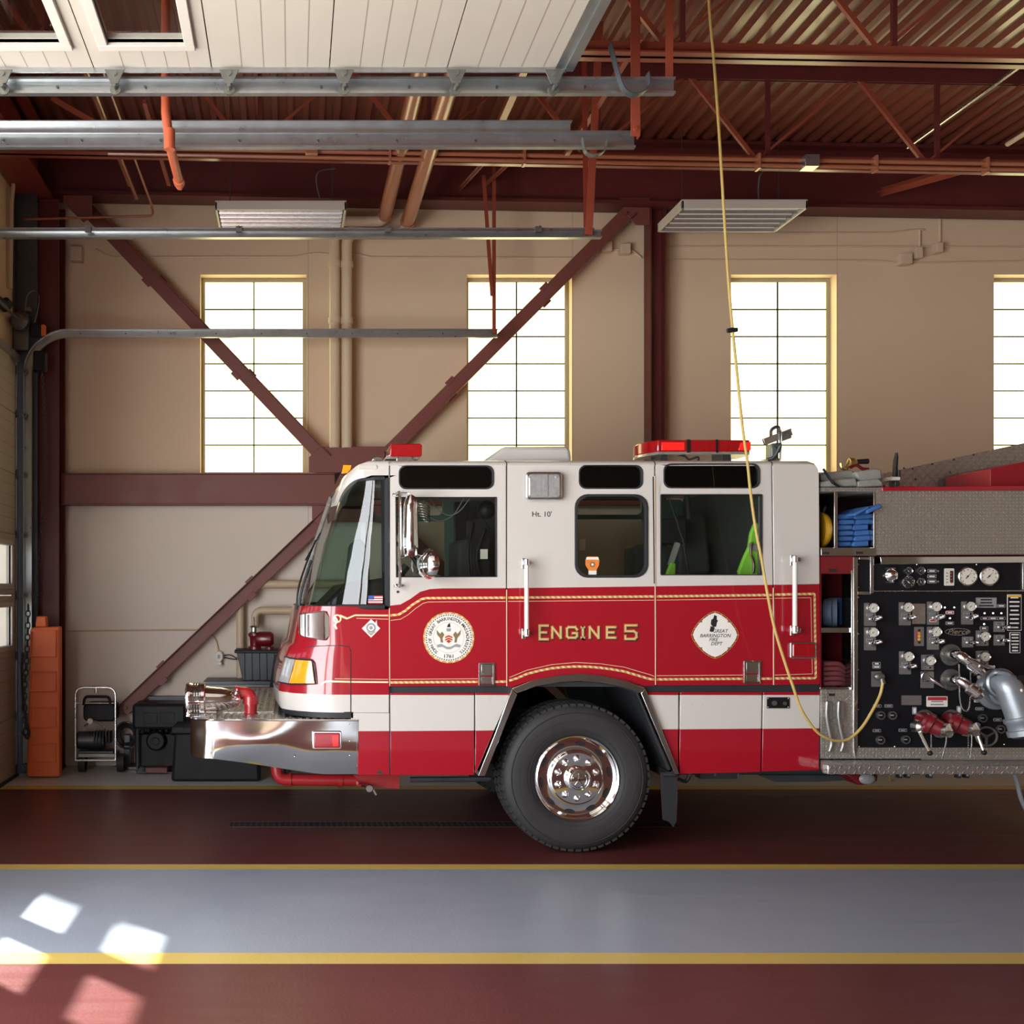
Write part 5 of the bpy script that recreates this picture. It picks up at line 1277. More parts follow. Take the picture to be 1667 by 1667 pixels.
# siren: perforated drum, tapering bell
sc_ = W(316, 1138.5, 7.45); o = sc_
b = MB(); b.lathe([(0, -.04), (.06, -.055), (.108, -.05), (.112, -.03)], o, (1, 0, 0), 40); b.lathe([(.118, -.055), (.124, -.045), (.124, -.02), (.118, -.01), (.118, .05), (.124, .055), (.124, .08), (.118, .085)], o, (1, 0, 0), 48); b.lathe([(.118, .085), (.10, .09), (.095, .12), (.088, .20), (.07, .27), (.045, .32), (.02, .335), (0, .336)], o, (1, 0, 0), 40)
sr = b.build('siren', 'chrome', E, smooth=45)
b = MB()
for r_ in range(3):
    for k in range(48):
        if k % 8 < 2: continue
        a = 2 * PI * k / 48; p = o + Vector((.002 + .018 * r_, math.cos(a) * .1185, math.sin(a) * .1185)); n = Vector((0, math.cos(a), math.sin(a))); u = Vector((0, -math.sin(a), math.cos(a)))
        b.f([b.v(p + n * .0008 + u * i + Vector((j, 0, 0))) for i, j in ((-.006, -.006), (.006, -.006), (.006, .006), (-.006, .006))])
b.build('grille_slots', 'decal_black', sr, smooth=0)
b = MB()
for k in range(8):
    a = 2 * PI * k / 8; p = o + Vector((-.035, math.cos(a) * .06, math.sin(a) * .06)); b.bar(o + Vector((-.058, 0, 0)), o + Vector((-.054, math.cos(a) * .115, math.sin(a) * .115)), .006, .006, up=(1, 0, 0))
b.build('grille_bar', 'chrome', sr)
b = MB(); b.box(o.x - .01, o.x + .08, 7.40, 7.50, BT + .003, o.z - .10); b.prism([(7.32, BT), (7.58, BT), (7.52, BT + .03), (7.38, BT + .03)], o.x - .05, o.x + .17, axis='X'); b.build('siren_base', 'chrome', sr, bevel=.006)
b = MB()
for k in range(3):
    c = o + Vector((.31 + .012 * (k % 2), -.03 + .02 * k, .05 - .04 * k)); b.ball(c, .016, 8); b.cyl(c, c + Vector((.0, 0, .03)), .007, 6)
b.build('siren_fitting', 'brushed', sr)
b = MB(); e0 = Vector((fx(383, 7.5), 7.5, fz(1128, 7.5))); b.tube(bend([e0, Vector((fx(408, 7.5), 7.5, e0.z)), Vector((fx(408, 7.5), 7.5, BT - .01))], .10, 8), .046, 20)
b.cyl((fx(408, 7.5), 7.5, fz(1146, 7.5)), (fx(408, 7.5), 7.5, fz(1134, 7.5)), .056, 20); b.cyl((fx(408, 7.5), 7.5, BT), (fx(408, 7.5), 7.5, BT + .012), .054, 20); b.cyl(e0, e0 + Vector((.03, 0, 0)), .052, 20); b.build('deck_elbow_pipe', 'pipe_red', E, smooth=40)
b = MB(); b.tube(bend([Vector((fx(449, 7.6), 7.6, fz(1235, 7.6))), Vector((fx(452, 7.6), 7.6, fz(1269, 7.6))), Vector((fx(640, 7.6), 7.6, fz(1270, 7.6)))], .08), .045, 16)
b.cyl((fx(470, 7.6), 7.6, fz(1269, 7.6)), (fx(474, 7.6), 7.6, fz(1269, 7.6)), .055, 16); b.cyl((fx(551, 7.6), 7.6, fz(1270, 7.6)), (fx(558, 7.6), 7.6, fz(1270, 7.6)), .052, 16); b.pprism([(575, 1262), (650, 1262), (650, 1284), (618, 1282), (590, 1274)], 7.55, 7.8, 0, Yr=7.55)
b.tube(bend([W(582, 1272, 7.5), W(582, 1278, 7.5), W(597, 1279, 7.5)], .02), .012, 8); b.build('intake_pipe', 'pipe_red', E, smooth=40)
b = MB(); c = W(601, 1283, 7.45); b.lathe([(0, -.02), (.026, -.02), (.03, -.01), (.03, .015), (0, .015)], c, (0, 1, 0), 8); b.tube([c + Vector((.03, 0, -.01)), c + Vector((.05, 0, -.05))], .008, 6); b.tube([c + Vector((-.03, .02, .01)), c + Vector((-.06, .05, .01))], .008, 6); b.build('drain_valve', 'brushed', E)

# ------------------------------------------------------------------ pump section behind the cab
XE = fx(1900)
b = MB(); b.box(fx(1337), XE, 7.62, YF, .75, fz(797)); b.build('body_core', 'deep_red', E)
b = MB(); b.pprism([(1425, 799), (1900, 797), (1900, 902), (1425, 903.5)], D, D + .03, 0); b.build('upper_cover', 'tread_plate_fine', E, bevel=.003)
b = MB(); b.pprism([(1336, 794), (1434, 794), (1434, 800), (1336, 800)], D - .01, 7.62, 0, Yr=D); b.build('top_edge', 'tread_plate_fine', E)
b = MB(); b.pprism([(1434, 793.5), (1667, 791), (1900, 789), (1900, 797), (1434, 799.5)], D - .02, 7.70, 0, Yr=D); b.pprism([(1478, 789), (1504, 789), (1504, 794), (1478, 794)], 7.2, 7.3, 0, Yr=D); b.build('side_rail', 'red_paint', E, bevel=.003)
Yh = 7.85
b = MB(); b.pprism([(1434, 798), (1436, 772), (1667, 722), (1900, 672), (1900, 798)], Yh, Yh + .02, 0, Yr=7.4); hb = b.build('hose_bed_cover', 'tread_plate', E, bevel=.002)
b = MB(); 
for x, y in ((1440, 781), (1498, 781), (1532, 750), (1552, 769), (1581, 743), (1612, 757), (1618, 735), (1652, 727), (1547, 751)): b.lathe([(.008, 0), (.006, -.006), (0, -.008)], W(x, y, 7.4) + Vector((0, Yh - 7.4, 0)), (0, 1, 0), 8)
b.build('bolt', 'dark_steel', hb)
b = MB(); b.pprism([(1612, 763), (1690, 747), (1900, 740), (1900, 792), (1612, 793)], 7.3, 7.8, 0, Yr=7.3); b.build('hose_bed_box', 'red_matte', E, bevel=.006)
# compartment frames
b = MB()
b.pbox(1359.5, 800, 1365, 893, D + .01, 7.6, Yr=D); b.pbox(1422, 800, 1426, 895, D - .002, 7.6, Yr=D); b.pprism([(1336, 892), (1426, 892), (1426, 905), (1336, 905)], D - .005, D + .02, 0, Yr=D); b.pbox(1336, 891, 1426, 894, D + .02, 7.6, Yr=D)
b.pbox(1385.5, 928, 1388.5, 1123, D - .004, D + .12, Yr=D); b.pprism([(1388.5, 907), (1395.5, 907), (1395.5, 1218), (1392, 1236), (1388.5, 1218)], D - .008, D + .02, 0, Yr=D)
b.pbox(1336, 1022, 1386, 1030, D + .01, 7.55, Yr=D); b.pbox(1336, 1119, 1386, 1123, D + .01, 7.55, Yr=D); b.build('compartment_frame', 'stainless', E, bevel=.002)
b = MB(); b.pprism([(1336, 906), (1388.5, 906), (1388.5, 934), (1336, 934)], D, D + .03, 0); b.pbox(1336, 934, 1337, 1120, D, 7.6, Yr=D); b.pbox(1336, 893, 1900, 907, D + .1, 7.62, Yr=D); b.build('compartment_panel', 'deep_red', E)
b = MB(); b.pbox(1349, 926, 1363, 931, D - .003, D, Yr=D); b.pbox(1338, 898.5, 1349, 902.5, D - .008, D - .004, Yr=D); b.pbox(1392, 898, 1404, 902, D - .008, D - .004, Yr=D); b.build('compartment_label', 'decal_black', E)
b = MB(); b.pprism([(1336, 1123), (1395, 1123), (1395, 1217), (1900, 1217), (1900, 1235), (1336, 1235)], D, D + .04, 0); b.build('lower_plate', 'tread_plate_fine', E, bevel=.002)
b = MB()
for x in (1347, 1366):
    b.tube(spline([W(x, 1141, D - .02), W(x - 1, 1165, D - .02), W(x + 3, 1190, D - .02), W(x + 7, 1210, D - .02), W(x + 3, 1224, D - .02)], 5), .013, 8); b.pprism(rrect(x - 6, 1142, x + 6, 1171, 3), D - .025, D - .002, 0, Yr=D)
b.build('spanner_wrench', 'plate_grey', E, bevel=.004)
b = MB(); b.pbox(1349, 1129, 1359, 1133, D - .003, D, Yr=D); b.build('small_label', 'decal_black', E)
# step
b = MB(); zs0, zs1 = .655, .592
b.prism([(fx(1344, 6.9), 6.94), (fx(1348, 6.9), 6.90), (XE, 6.90), (XE, D + .02), (fx(1338), D + .02)], zs1, zs0, 0, axis='Z'); b.build('running_step', 'tread_plate', E, bevel=.006)
b = MB()
x = fx(1350)
while x < fx(1780): b.box(x, x + .008, 6.93, D - .01, zs0, zs0 + .003); x += .022
b.build('step_grip', 'galvanised', E)['kind'] = 'stuff'
b = MB()
for x in (1466, 1479, 1515, 1562, 1575): b.pbox(x - 3, 1256, x + 3, 1267, 7.3, 7.34); b.cyl(W(x, 1262, 7.28), W(x, 1262, 7.36), .008, 8)
b.build('drain_cock', 'dark_steel', E)
b = MB(); b.tube([W(1449, 1262, 7.3), W(1449, 1270, 7.3), W(1455, 1271, 7.3)], .008, 6); b.build('brass_cock', 'brass', E)
b = MB(); b.tube(spline([W(1649, 1256, 7.2), W(1656, 1275, 7.2), W(1662, 1300, 7.2), W(1672, 1322, 7.2)], 5), .014, 8); b.build('suction_hose', 'cast_grey', E)
b = MB(); b.pprism([(1380, 1262), (1400, 1260), (1430, 1262), (1428, 1272), (1412, 1278), (1398, 1278), (1388, 1270)], 7.35, 7.6, 0, Yr=7.35); b.build('discharge_cap', 'deep_red', E, bevel=.01)
b = MB(); c = W(1412, 1268, 7.33); b.ball(c, .05, 14, sc=(1.2, .4, .8)); b.build('cap_face', 'decal_grey', E)

# the pump panel
b = MB(); b.pprism([(1703, 907), (1900, 907), (1900, 1217), (1703, 1217)], D, D + .4, 0); b.build('rear_body_panel', 'red_paint', E, bevel=.006)
pp = MB(); pp.pprism([(1395.5, 961), (1700, 960), (1700, 1217), (1395.5, 1217)], D + .005, D + .03, 0); pp.pprism([(1395.5, 907), (1416, 907), (1416, 962), (1395.5, 962)], D + .003, D + .03, 0); pp.pprism([(1422, 918), (1663, 917), (1663, 962), (1422, 962)], D + .005, D + .03, 0)
PP = pp.build('pump_panel', 'black_panel', E)
def q(u, v): return (1320 + u / 4.804, 890 + v / 4.804)
def q2(u, v): return (1320 + u / 4.804, 1080 + v / 4.804)
PY = D + .004
b = MB(); b.pprism([(1429, 907), (1665, 906), (1665, 916), (1431, 919)], D - .03, D + .02, 0, Yr=D); b.build('light_hood', 'chrome', PP, bevel=.002)
b = MB(); b.pbox(1416, 906, 1422, 966, D - .006, D + .02, Yr=D); b.pprism([(1396, 963), (1418, 963), (1418, 961.5), (1667, 960.5), (1900, 960), (1900, 962.5), (1418, 963.5), (1418, 968), (1396, 968)], D - .004, D + .01, 0, Yr=D); b.pbox(1398, 907, 1416, 911, D - .004, D + .01, Yr=D); b.pbox(1663.5, 916, 1670, 960, D - .006, D + .02, Yr=D); b.build('panel_trim', 'brushed', PP, bevel=.002)
GM = ['chrome', 'gauge_face', 'decal_black', 'decal_grey']
def gauge(px, py, r, dark=False, th=.022, name='pressure_gauge', needle=.8, Y0=PY):
    b = MB(); c = W(px, py, Y0); R = U(r); f_ = 2 if dark else 1; t_ = 1 if dark else 2
    b.lathe([(R, 0), (R, -th), (R * .94, -th - .004), (R * .86, -th - .002), (R * .84, -th + .003)], c, (0, 1, 0), 28, 0); b.lathe([(R * .84, -th + .003), (0, -th + .003)], c, (0, 1, 0), 28, f_)
    y = Y0 - th + .0022
    n = 9
    for k in range(n):
        a = math.radians(225 - 270 * k / (n - 1)); d = Vector((math.cos(a), 0, math.sin(a))); s_ = Vector((-math.sin(a), 0, math.cos(a))) * R * .03
        p0, p1 = c + d * R * .6, c + d * R * .76; p0.y = p1.y = y; b.f([b.v(p0 + s_), b.v(p1 + s_), b.v(p1 - s_), b.v(p0 - s_)], t_)
    d = Vector((math.cos(needle), 0, math.sin(needle))); s_ = Vector((-math.sin(needle), 0, math.cos(needle))) * R * .05; p0, p1 = c - d * R * .3, c + d * R * .62; p0.y = p1.y = y - .0006
    b.f([b.v(p0 + s_), b.v(p1), b.v(p0 - s_)], t_)
    cc = c.copy(); cc.y = y - .0002; b.lathe([(R * .1, 0), (0, -.001)], cc, (0, 1, 0), 10, t_)
    return b.build(name, GM, PP, smooth=40)
def plate(cx, cy, w, h, m_='plate_grey', name='control_plate', Y0=PY, th=.004, lines=0, lm='decal_black', r=1.2, border=None):
    b = MB(); b.pprism(rrect(cx - w / 2, cy - h / 2, cx + w / 2, cy + h / 2, min(r, w / 3, h / 3), 3), Y0 - th, Y0, 0, Yr=D)
    if border: b.pprism(rrect(cx - w / 2 + .8, cy - h / 2 + .8, cx + w / 2 - .8, cy + h / 2 - .8, .6, 2), Y0 - th - .0006, Y0 - th, 2, Yr=D)
    for k in range(lines):
        y = cy - h / 2 + h * (k + .75) / (lines + .5); ww = w * random.uniform(.5, .72) / 2; t = min(h / (lines + .5) * .28, 1.2)
        b.f([b.v(W(x_, y_, Y0 - th - .0012)) for x_, y_ in ((cx - ww, y - t), (cx + ww, y - t), (cx + ww, y + t), (cx - ww, y + t))], 1)
    o_ = b.build(name, [m_, lm, border or m_], PP, bevel=.0)
    return o_
def lever(p0, p1, name='valve_handle', r=.011):
    b = MB(); a = W(p0[0], p0[1], PY - .02); c = W(p1[0], p1[1], PY - .085); b.tube(spline([a, a.lerp(c, .4) + Vector((0, -.01, 0)), c], 5), r, 10, rr=[r * (1 + .5 * math.sin(PI * i / 10)) for i in range(11)])
    b.lathe([(0, -.03), (.018, -.03), (.022, 0), (0, 0)], W(p0[0], p0[1], PY), (0, 1, 0), 14); return b.build(name, 'chrome', PP)
for u, v, r, dk, nd in ((1215, 232, 76, 0, .85), (1383, 230, 76, 0, .75), (757, 190, 32, 1, 2.2), (853, 188, 33, 1, .6), (757, 277, 50, 1, 2.4), (853, 275, 33, 1, 1.8)):
    x, y = q(u, v); gauge(x, y, r / 4.804, dk, .012 if dk else .02, 'engine_gauge' if dk else 'master_gauge', nd)
x, y = q(622, 222); b = MB(); c = W(x, y, PY); b.lathe([(U(11), 0), (U(11), -.02), (U(8), -.035), (U(4), -.05), (0, -.052)], c, (0, 1, 0), 24); b.tube([W(x - 12, y + 1, PY - .02), W(x - 4, y, PY - .045)], .006, 6); b.pbox(x - 4, y - 12, x + 6, y - 8, PY - .02, PY, Yr=D); b.pbox(x - 3, y + 8, x + 4, y + 13, PY - .02, PY, Yr=D); b.build('relief_valve', 'chrome', PP)
for v in (190, 232, 272): x, y = q(948, v); plate(x, y, 14, 6, 'decal_grey', 'name_plate', lines=1, border='black_panel', lm='decal_white')
for v in (190, 272): x, y = q(992, v); b = MB(); b.ball(W(x, y, PY), .009, 8); b.build('indicator_light', 'brushed', PP)
x, y = q(1083, 237); plate(x, y, 16, 28, 'gauge_face', 'tank_level_gauge'); b = MB(); b.pbox(x + 1, y - 10, x + 6, y + 9, PY - .006, PY - .003, Yr=D); b.build('level_window', 'decal_black', PP)
for k in range(4):
    b = MB(); b.ball(W(x + 3.5, y - 6 + 5 * k, PY - .006), .006, 8, sc=(1, .5, 1)); b.build('level_light', 'decal_red', PP)
    b = MB(); b.f([b.v(W(x - 5 + i, y - 7 + 5 * k + j, PY - .0055)) for i, j in ((0, 0), (3, 0), (3, 1.2), (0, 1.2))]); b.build('level_mark', 'decal_black', PP, smooth=0)
mods = [(463, 530), (735, 525), (955, 520), (1223, 518), (463, 720), (955, 715), (737, 908)]
for k, (u, v) in enumerate(mods):
    x, y = q(u, v); plate(x, y, 19, 37.5, 'plate_grey', 'control_plate', th=.006); gauge(x + 3, y - 10.5, 8.7, False, .02, needle=.8 + .1 * (k % 3), Y0=PY - .006)
    plate(x + .5, y + 1.2, 13, 5, 'decal_grey', 'name_plate', PY - .006, .003, 1, border='black_panel', lm='decal_grey'); lever((x + 2, y + 7.5), (x + 19, y + 4.5))
    if k == 2: plate(x - .5, y + 12, 11, 4.5, 'decal_white', 'warning_label', PY - .006, .003, 1, 'decal_red', border='decal_red')
x, y = q(843, 525); plate(x, y, 21.5, 33, 'brushed', 'cover_plate', th=.006)
x, y = q(847, 702); plate(x, y, 15.5, 31, 'plate_grey', 'tank_level_gauge')
for k, m_ in enumerate(('decal_black', 'decal_orange', 'yellow_plastic', 'yellow_plastic', 'decal_black')):
    b = MB(); b.lathe([(U(2.3), 0), (U(2.1), -.003), (0, -.004)], W(x, y - 10 + 4.9 * k, PY - .004), (0, 1, 0), 14); b.build('level_light', m_, PP)
b = MB(); b.pbox(x - 5.5, y - 10, x - 4, y + 8, PY - .006, PY - .003, Yr=D); b.build('level_mark', 'decal_red', PP)
for u, v, w_, h_ in ((912, 905, 20, 25), (1340, 715, 20, 25), (1340, 875, 20, 25)):
    x, y = q(u, v); plate(x, y, w_, h_, 'plate_grey', 'control_plate', th=.006); gauge(x + 2, y - 3, 8.7, False, .02, Y0=PY - .006); plate(x, y + 8.5, 12, 4.5, 'decal_grey', 'name_plate', PY - .006, .003, 1, border='black_panel', lm='decal_grey')
x, y = q(910, 1040); plate(x, y, 21, 27, 'plate_grey', 'control_plate', th=.006); b = MB(); b.torus(W(x - 1, y - 5, PY - .02), (0, 1, .2), U(8), .006, 24, 8, a0=.3, a1=4.5); b.tube([W(x + 2, y - 6, PY - .03), W(x + 27, y + 12, PY - .07)], .007, 8); b.tube([W(x + 1, y - 2, PY - .03), W(x + 26, y + 12, PY - .07)], .006, 8); b.build('valve_handle', 'chrome', PP)
for u, v in ((1227, 745), (1473, 625), (1473, 730)): x, y = q(u, v); plate(x, y, 18, 17.5, 'plate_grey', 'control_plate', th=.006); plate(x, y - 5, 12, 3.6, 'decal_grey', 'name_plate', PY - .006, .002, 1, lm='decal_black'); lever((x + 1, y + 1), (x + 18, y + 1), r=.010)
x, y = q(1372, 438); plate(x, y, 34, 17, 'plate_grey', 'maker_plate', lines=3, border='decal_grey', lm='decal_black')
for u, v, red in ((1490, 463, 0), (1360, 560, 0), (1425, 560, 0), (1490, 560, 0), (1088, 598, 0), (1355, 638, 0), (515, 915, 0), (515, 940, 0), (1088, 515, 1)):
    x, y = q(u, v); plate(x, y, 13, 5.4, 'decal_white' if red else 'decal_grey', 'warning_label' if red else 'name_plate', lines=1, border='decal_red' if red else 'black_panel', lm='decal_white')
for u, v in ((1048, 475), (1122, 475), (1358, 520), (1425, 520), (1490, 520), (1355, 605), (1088, 560)): x, y = q(u, v); b = MB(); b.cyl(W(x, y, PY), W(x, y, PY - .015), .006, 8); b.build('toggle_switch', 'brushed', PP)
x, y = q(1592, 515); plate(x, y, 23, 59, 'decal_white', 'instruction_sign', border='black_panel', lines=8, lm='decal_white'); b = MB(); b.pbox(x - 10.5, y - 28.6, x + 10.5, y - 25, PY - .006, PY - .004, Yr=D); b.build('sign_header', 'yellow_plastic', PP)
x, y = q(1597, 750); plate(x, y, 17, 34, 'decal_white', 'instruction_sign', border='black_panel', lines=6, lm='decal_white')
x, y = q(1147, 665); b = MB(); b.pprism([(x + 21 * math.cos(2 * PI * k / 32), y + 5.8 * math.sin(2 * PI * k / 32)) for k in range(32)], PY - .006, PY, 0, Yr=D); b.pprism([(x + 19.8 * math.cos(2 * PI * k / 32), y + 4.8 * math.sin(2 * PI * k / 32)) for k in range(32)], PY - .007, PY - .006, 1, Yr=D); b.text('Pierce', fx(x), PY - .0085, fz(y), U(11), 0, shear=.35, bold=.0004, sx=1.25); b.build('maker_badge', ['brushed', 'black_panel'], PP)
# discharges
def flange(cx, cy, r, name, m_='plate_grey'):
    b = MB(); c = W(cx, cy, PY); b.lathe([(0, 0), (U(r), 0), (U(r), -.008), (U(r * .62), -.012), (U(r * .6), -.04), (U(r * .5), -.05), (0, -.05)], c, (0, 1, 0), 32)
    for k in range(6): a = 2 * PI * k / 6; b.cyl(c + Vector((math.cos(a) * U(r * .82), 0, math.sin(a) * U(r * .82))), c + Vector((math.cos(a) * U(r * .82), -.014, math.sin(a) * U(r * .82))), .006, 6)
    return b.build(name, m_, PP)
for k, (fxx, fyy, ex, ey) in enumerate(((1547.3, 1065.9, 1584, 1083), (1547.3, 1106.5, 1582, 1122))):
    flange(fxx, fyy, 17.5, 'discharge_flange', 'dull_zinc'); a = W(fxx + 3, fyy, PY - .04); c = W(fxx + 14, fyy, PY - .13); e = W(ex, ey, PY - .16)
    b = MB(); b.tube(bend([a, c, e], .08, 6), .034, 18); d = (e - c).normalized(); b.lathe([(.034, -.03), (.045, -.02), (.045, .02), (.05, .025), (.05, .05), (.03, .055), (.02, .08), (0, .08)], e, d, 18)
    for s in (-1, 1): b.bar(e + d * .035 + Vector((0, 0, s * .045)), e + d * .035 + Vector((0, 0, s * .065)), .02, .02)
    b.build('discharge_elbow', 'chrome' if k == 0 else 'stainless', PP, smooth=40)
    if k == 0: b = MB(); b.tube(spline([e + Vector((-.06, -.03, .05)), e + Vector((.04, -.06, -.0)), e + Vector((.10, -.06, -.01))], 5), .012, 8); b.build('valve_handle', 'stainless', PP)
def bchain(pts, name='chain'):
    P_ = spline(pts, 12); b = MB()
    for p in P_: b.ball(p, .0052, 6)
    return b.build(name, 'brushed', PP)
bchain([W(1561, 1082, 6.98), W(1562, 1105, 6.97), W(1562, 1130, 6.98), W(1565, 1150, 6.98), W(1572, 1158, 6.98), W(1578, 1150, 6.98), W(1580, 1120, 6.98), W(1580, 1092, 6.98)])
# big intake
cx, cy = 1620, 1122; b = MB(); c = W(cx, cy, PY)
b.lathe([(0, 0), (U(33), 0), (U(33), -.012), (U(29), -.02), (U(26), -.03), (U(25), -.09), (U(22), -.1), (0, -.1)], c, (0, 1, 0), 40); b.build('intake_flange', 'cast_grey', PP, smooth=35)
b = MB(); a = W(1622, 1112, PY - .10); m1 = W(1640, 1112, PY - .22); e = W(1664, 1178, PY - .26)
b.tube(bend([a, m1, e], .10, 6), .082, 24); d = (e - m1).normalized()
b.lathe([(.082, -.05), (.1, -.045), (.1, -.02), (.092, -.01), (.092, .03), (.105, .035), (.105, .07), (.09, .075), (0, .075)], e, d, 28)
b.lathe([(.09, .02), (.1, .03), (.1, .06), (.088, .07)], a, (m1 - a).normalized(), 28); b.build('intake_elbow', 'cast_grey', PP, smooth=40)
b = MB(); b.tube(bend([W(1612, 1100, PY - .17), W(1620, 1094, PY - .22), W(1640, 1096, PY - .24), W(1650, 1106, PY - .24)], .02), .013, 8); b.build('intake_handle', 'cast_grey', PP)
b = MB(); b.lathe([(0, -.03), (.075, -.03), (.085, -.01), (.085, .02), (0, .02)], W(1662, 1120, PY - .24), (.3, -1, 0), 24); b.build('intake_cap', 'tote_black', PP); b = MB(); b.ball(W(1662, 1124, PY - .30), .014, 10); b.build('cap_screw', 'decal_white', PP)
# power inlet with the cord's plug
x, y = q(513, 1035); plate(x, y, 16, 25, 'plate_grey', 'power_inlet', th=.006); b = MB(); b.ball(W(x + 5, y - 4, PY - .03), U(9), 16, sc=(1, .55, .75)); b.cyl(W(x + 8, y - 2, PY - .03), W(x + 11, y + 8, PY - .045), .018, 12); b.build('inlet_cover', 'dull_zinc', PP, smooth=60)
x, y = q2(787, 288); plate(x, y, 34, 17, 'decal_black', 'caution_plate', lines=2, border='plate_grey', lm='plate_grey')
x, y = q2(988, 298); plate(x, y, 34, 17, 'decal_white', 'caution_sign', lines=3, lm='decal_grey'); b = MB(); b.pbox(x - 15.5, y - 7.5, x + 15.5, y - 2, PY - .006, PY - .0042, Yr=D); b.build('sign_header', 'decal_red', PP)
for u, v in ((540, 405), (630, 405), (537, 598), (735, 595), (1335, 427), (1475, 513), (1570, 515)):
    x, y = q2(u, v); b = MB(); c = W(x, y, PY); R = U(7)
    b.lathe([(0, -.016), (R * .7, -.018), (R * .72, -.004)], c, (0, 1, 0), 20, 1); b.lathe([(R * .72, 0), (R * .72, -.02), (R, -.02), (R, 0)], c, (0, 1, 0), 10, 0)
    b.f([b.v(W(x + i, y + j, PY - .0195)) for i, j in ((-4, -1), (4, -1), (4, 1), (-4, 1))], 2); b.build('drain_knob', ['dull_zinc', 'black_panel', 'decal_grey'], PP); plate(x - (3 if u > 700 and u < 800 or u > 1300 else 4), y - 15, 13, 5, 'decal_grey', 'name_plate', lines=1, border='black_panel', lm='decal_grey')
for x, y in ((1489, 1157), (1561.5, 1155.5)): plate(x, y, 7, 12, 'decal_grey', 'sight_gauge'); plate(x, y, 3.4, 8, 'decal_white', 'sight_glass', PY - .004, .003)
# red gated discharges
for k, (x0, y0, x1, y1) in enumerate(((1503, 1172, 1534, 1186), (1546, 1172, 1578, 1184))):
    flange(x0 + 2, y0 - 1, 16, 'discharge_flange', 'dull_zinc'); b = MB(); a = W(x0, y0 + 1, PY - .03); c = W(x0 + 8, y0 + 5, PY - .12); e = W(x1, y1 + 2, PY - .16)
    b.tube([a, c, e], .055, 18, rr=[.06, .066, .052]); b.lathe([(.06, -.02), (.072, -.01), (.072, .02), (.055, .03)], c, (e - c).normalized(), 20); b.build('discharge_body', 'valve_red', PP, smooth=45)
    b = MB(); d = Vector((.45, -1, 0)).normalized(); b.lathe([(0, .07), (.012, .065), (.03, .055), (.048, .05), (.048, .0), (.056, -.005), (.056, -.03), (.048, -.035), (0, -.035)], e, d, 24); b.ball(e + d * .05, .012, 8); b.build('discharge_nozzle_cap', 'stainless', PP, smooth=40)
b = MB(); b.lathe([(0, .045), (.03, .04), (.045, .02), (.045, -.03), (0, -.03)], W(1496, 1183, PY - .10), (.25, -1, 0), 24); b.build('valve_hub', 'stainless', PP)
for p0, p1 in (((1497, 1192), (1514, 1226)), ((1591, 1194), (1602, 1225))):
    b = MB(); b.tube([W(*p0, PY - .14), W(*p1, PY - .18)], .010, 10, rr=[.012, .008]); b.ball(W(*p1, PY - .18), .018, 12, m=1); b.build('valve_handle', ['stainless', 'tote_black'], PP)
bchain([W(1541, 1196, 6.9), W(1540, 1210, 6.9), W(1536, 1226, 6.9), W(1534, 1234, 6.92)]); bchain([W(1582, 1190, 6.9), W(1582, 1210, 6.9), W(1580, 1234, 6.92)]); bchain([W(1516, 1196, 6.98), W(1516, 1216, 6.98)]); bchain([W(1576, 1196, 6.98), W(1577, 1230, 6.96)])
b = MB(); c = W(1606, 1199, PY - .05); b.torus(c, (.2, 1, 0), U(15), .008, 32, 8)
for k in range(3): a = 2 * PI * k / 3 + .5; b.bar(c, c + Vector((math.cos(a), 0, math.sin(a))) * U(15), .014, .008, up=(0, 1, 0))
b.cyl(c, c + Vector((0, .05, 0)), .014, 10); b.build('hand_wheel', 'dull_zinc', PP)
x, y = q2(1625, 552); plate(x, y, 18, 16, 'plate_grey', 'control_plate', lines=2, border='black_panel', lm='decal_grey')
b = MB()
for x, y in ((1397.5, 919), (1397.5, 956), (1397.5, 972), (1397.5, 1032), (1397.5, 1090.5), (1397.5, 1155), (1399, 1215.5), (1457, 1215.5), (1635, 1212), (1493, 919), (1590, 919)): b.ball(W(x, y, PY), .006, 6, sc=(1, .6, 1))
b.build('panel_screw', 'brushed', PP)
# ------------------------------------------------------------------ things by the wall
# orange barrier standing on end
t = thing('road_barrier', 'tall orange plastic road barrier standing on end in the corner', 'barrier', (fx(72, 10.04), 10.1, 0))
Yb = 10.04
b = MB(); b.pprism([(50, 1022), (97, 1020), (97, 1265), (43, 1265)], Yb, Yb + .12, 0); b.pprism([(59, 1003), (75, 1003), (76, 1021), (57, 1021)], Yb + .02, Yb + .1, 0)
b.build('barrier_body', 'barrier_orange', t, bevel=.014)
for y0, y1 in ((1026, 1069), (1092, 1126), (1151, 1185), (1210, 1241)):
    b = MB(); w = 93 - 3
    b.pprism([(50, y0), (92, y0), (92, y1), (48, y1)], Yb - .02, Yb + .005, 0, holes=[[(52, y0 + 2), (90, y0 + 2), (90, y1 - 2), (50, y1 - 2)]], Yr=Yb)
    b.build('raised_rib', 'barrier_orange', t, bevel=.003)
b = MB(); b.pprism(rrect(56, 1246, 70, 1263, 3), Yb - .01, Yb + .01, 0, Yr=Yb); c = W(63, 1256, Yb - .01); b.cyl(c, c + Vector((0, -.015, 0)), .02, 12); b.build('drain_plug', 'barrier_orange', t, bevel=.002)

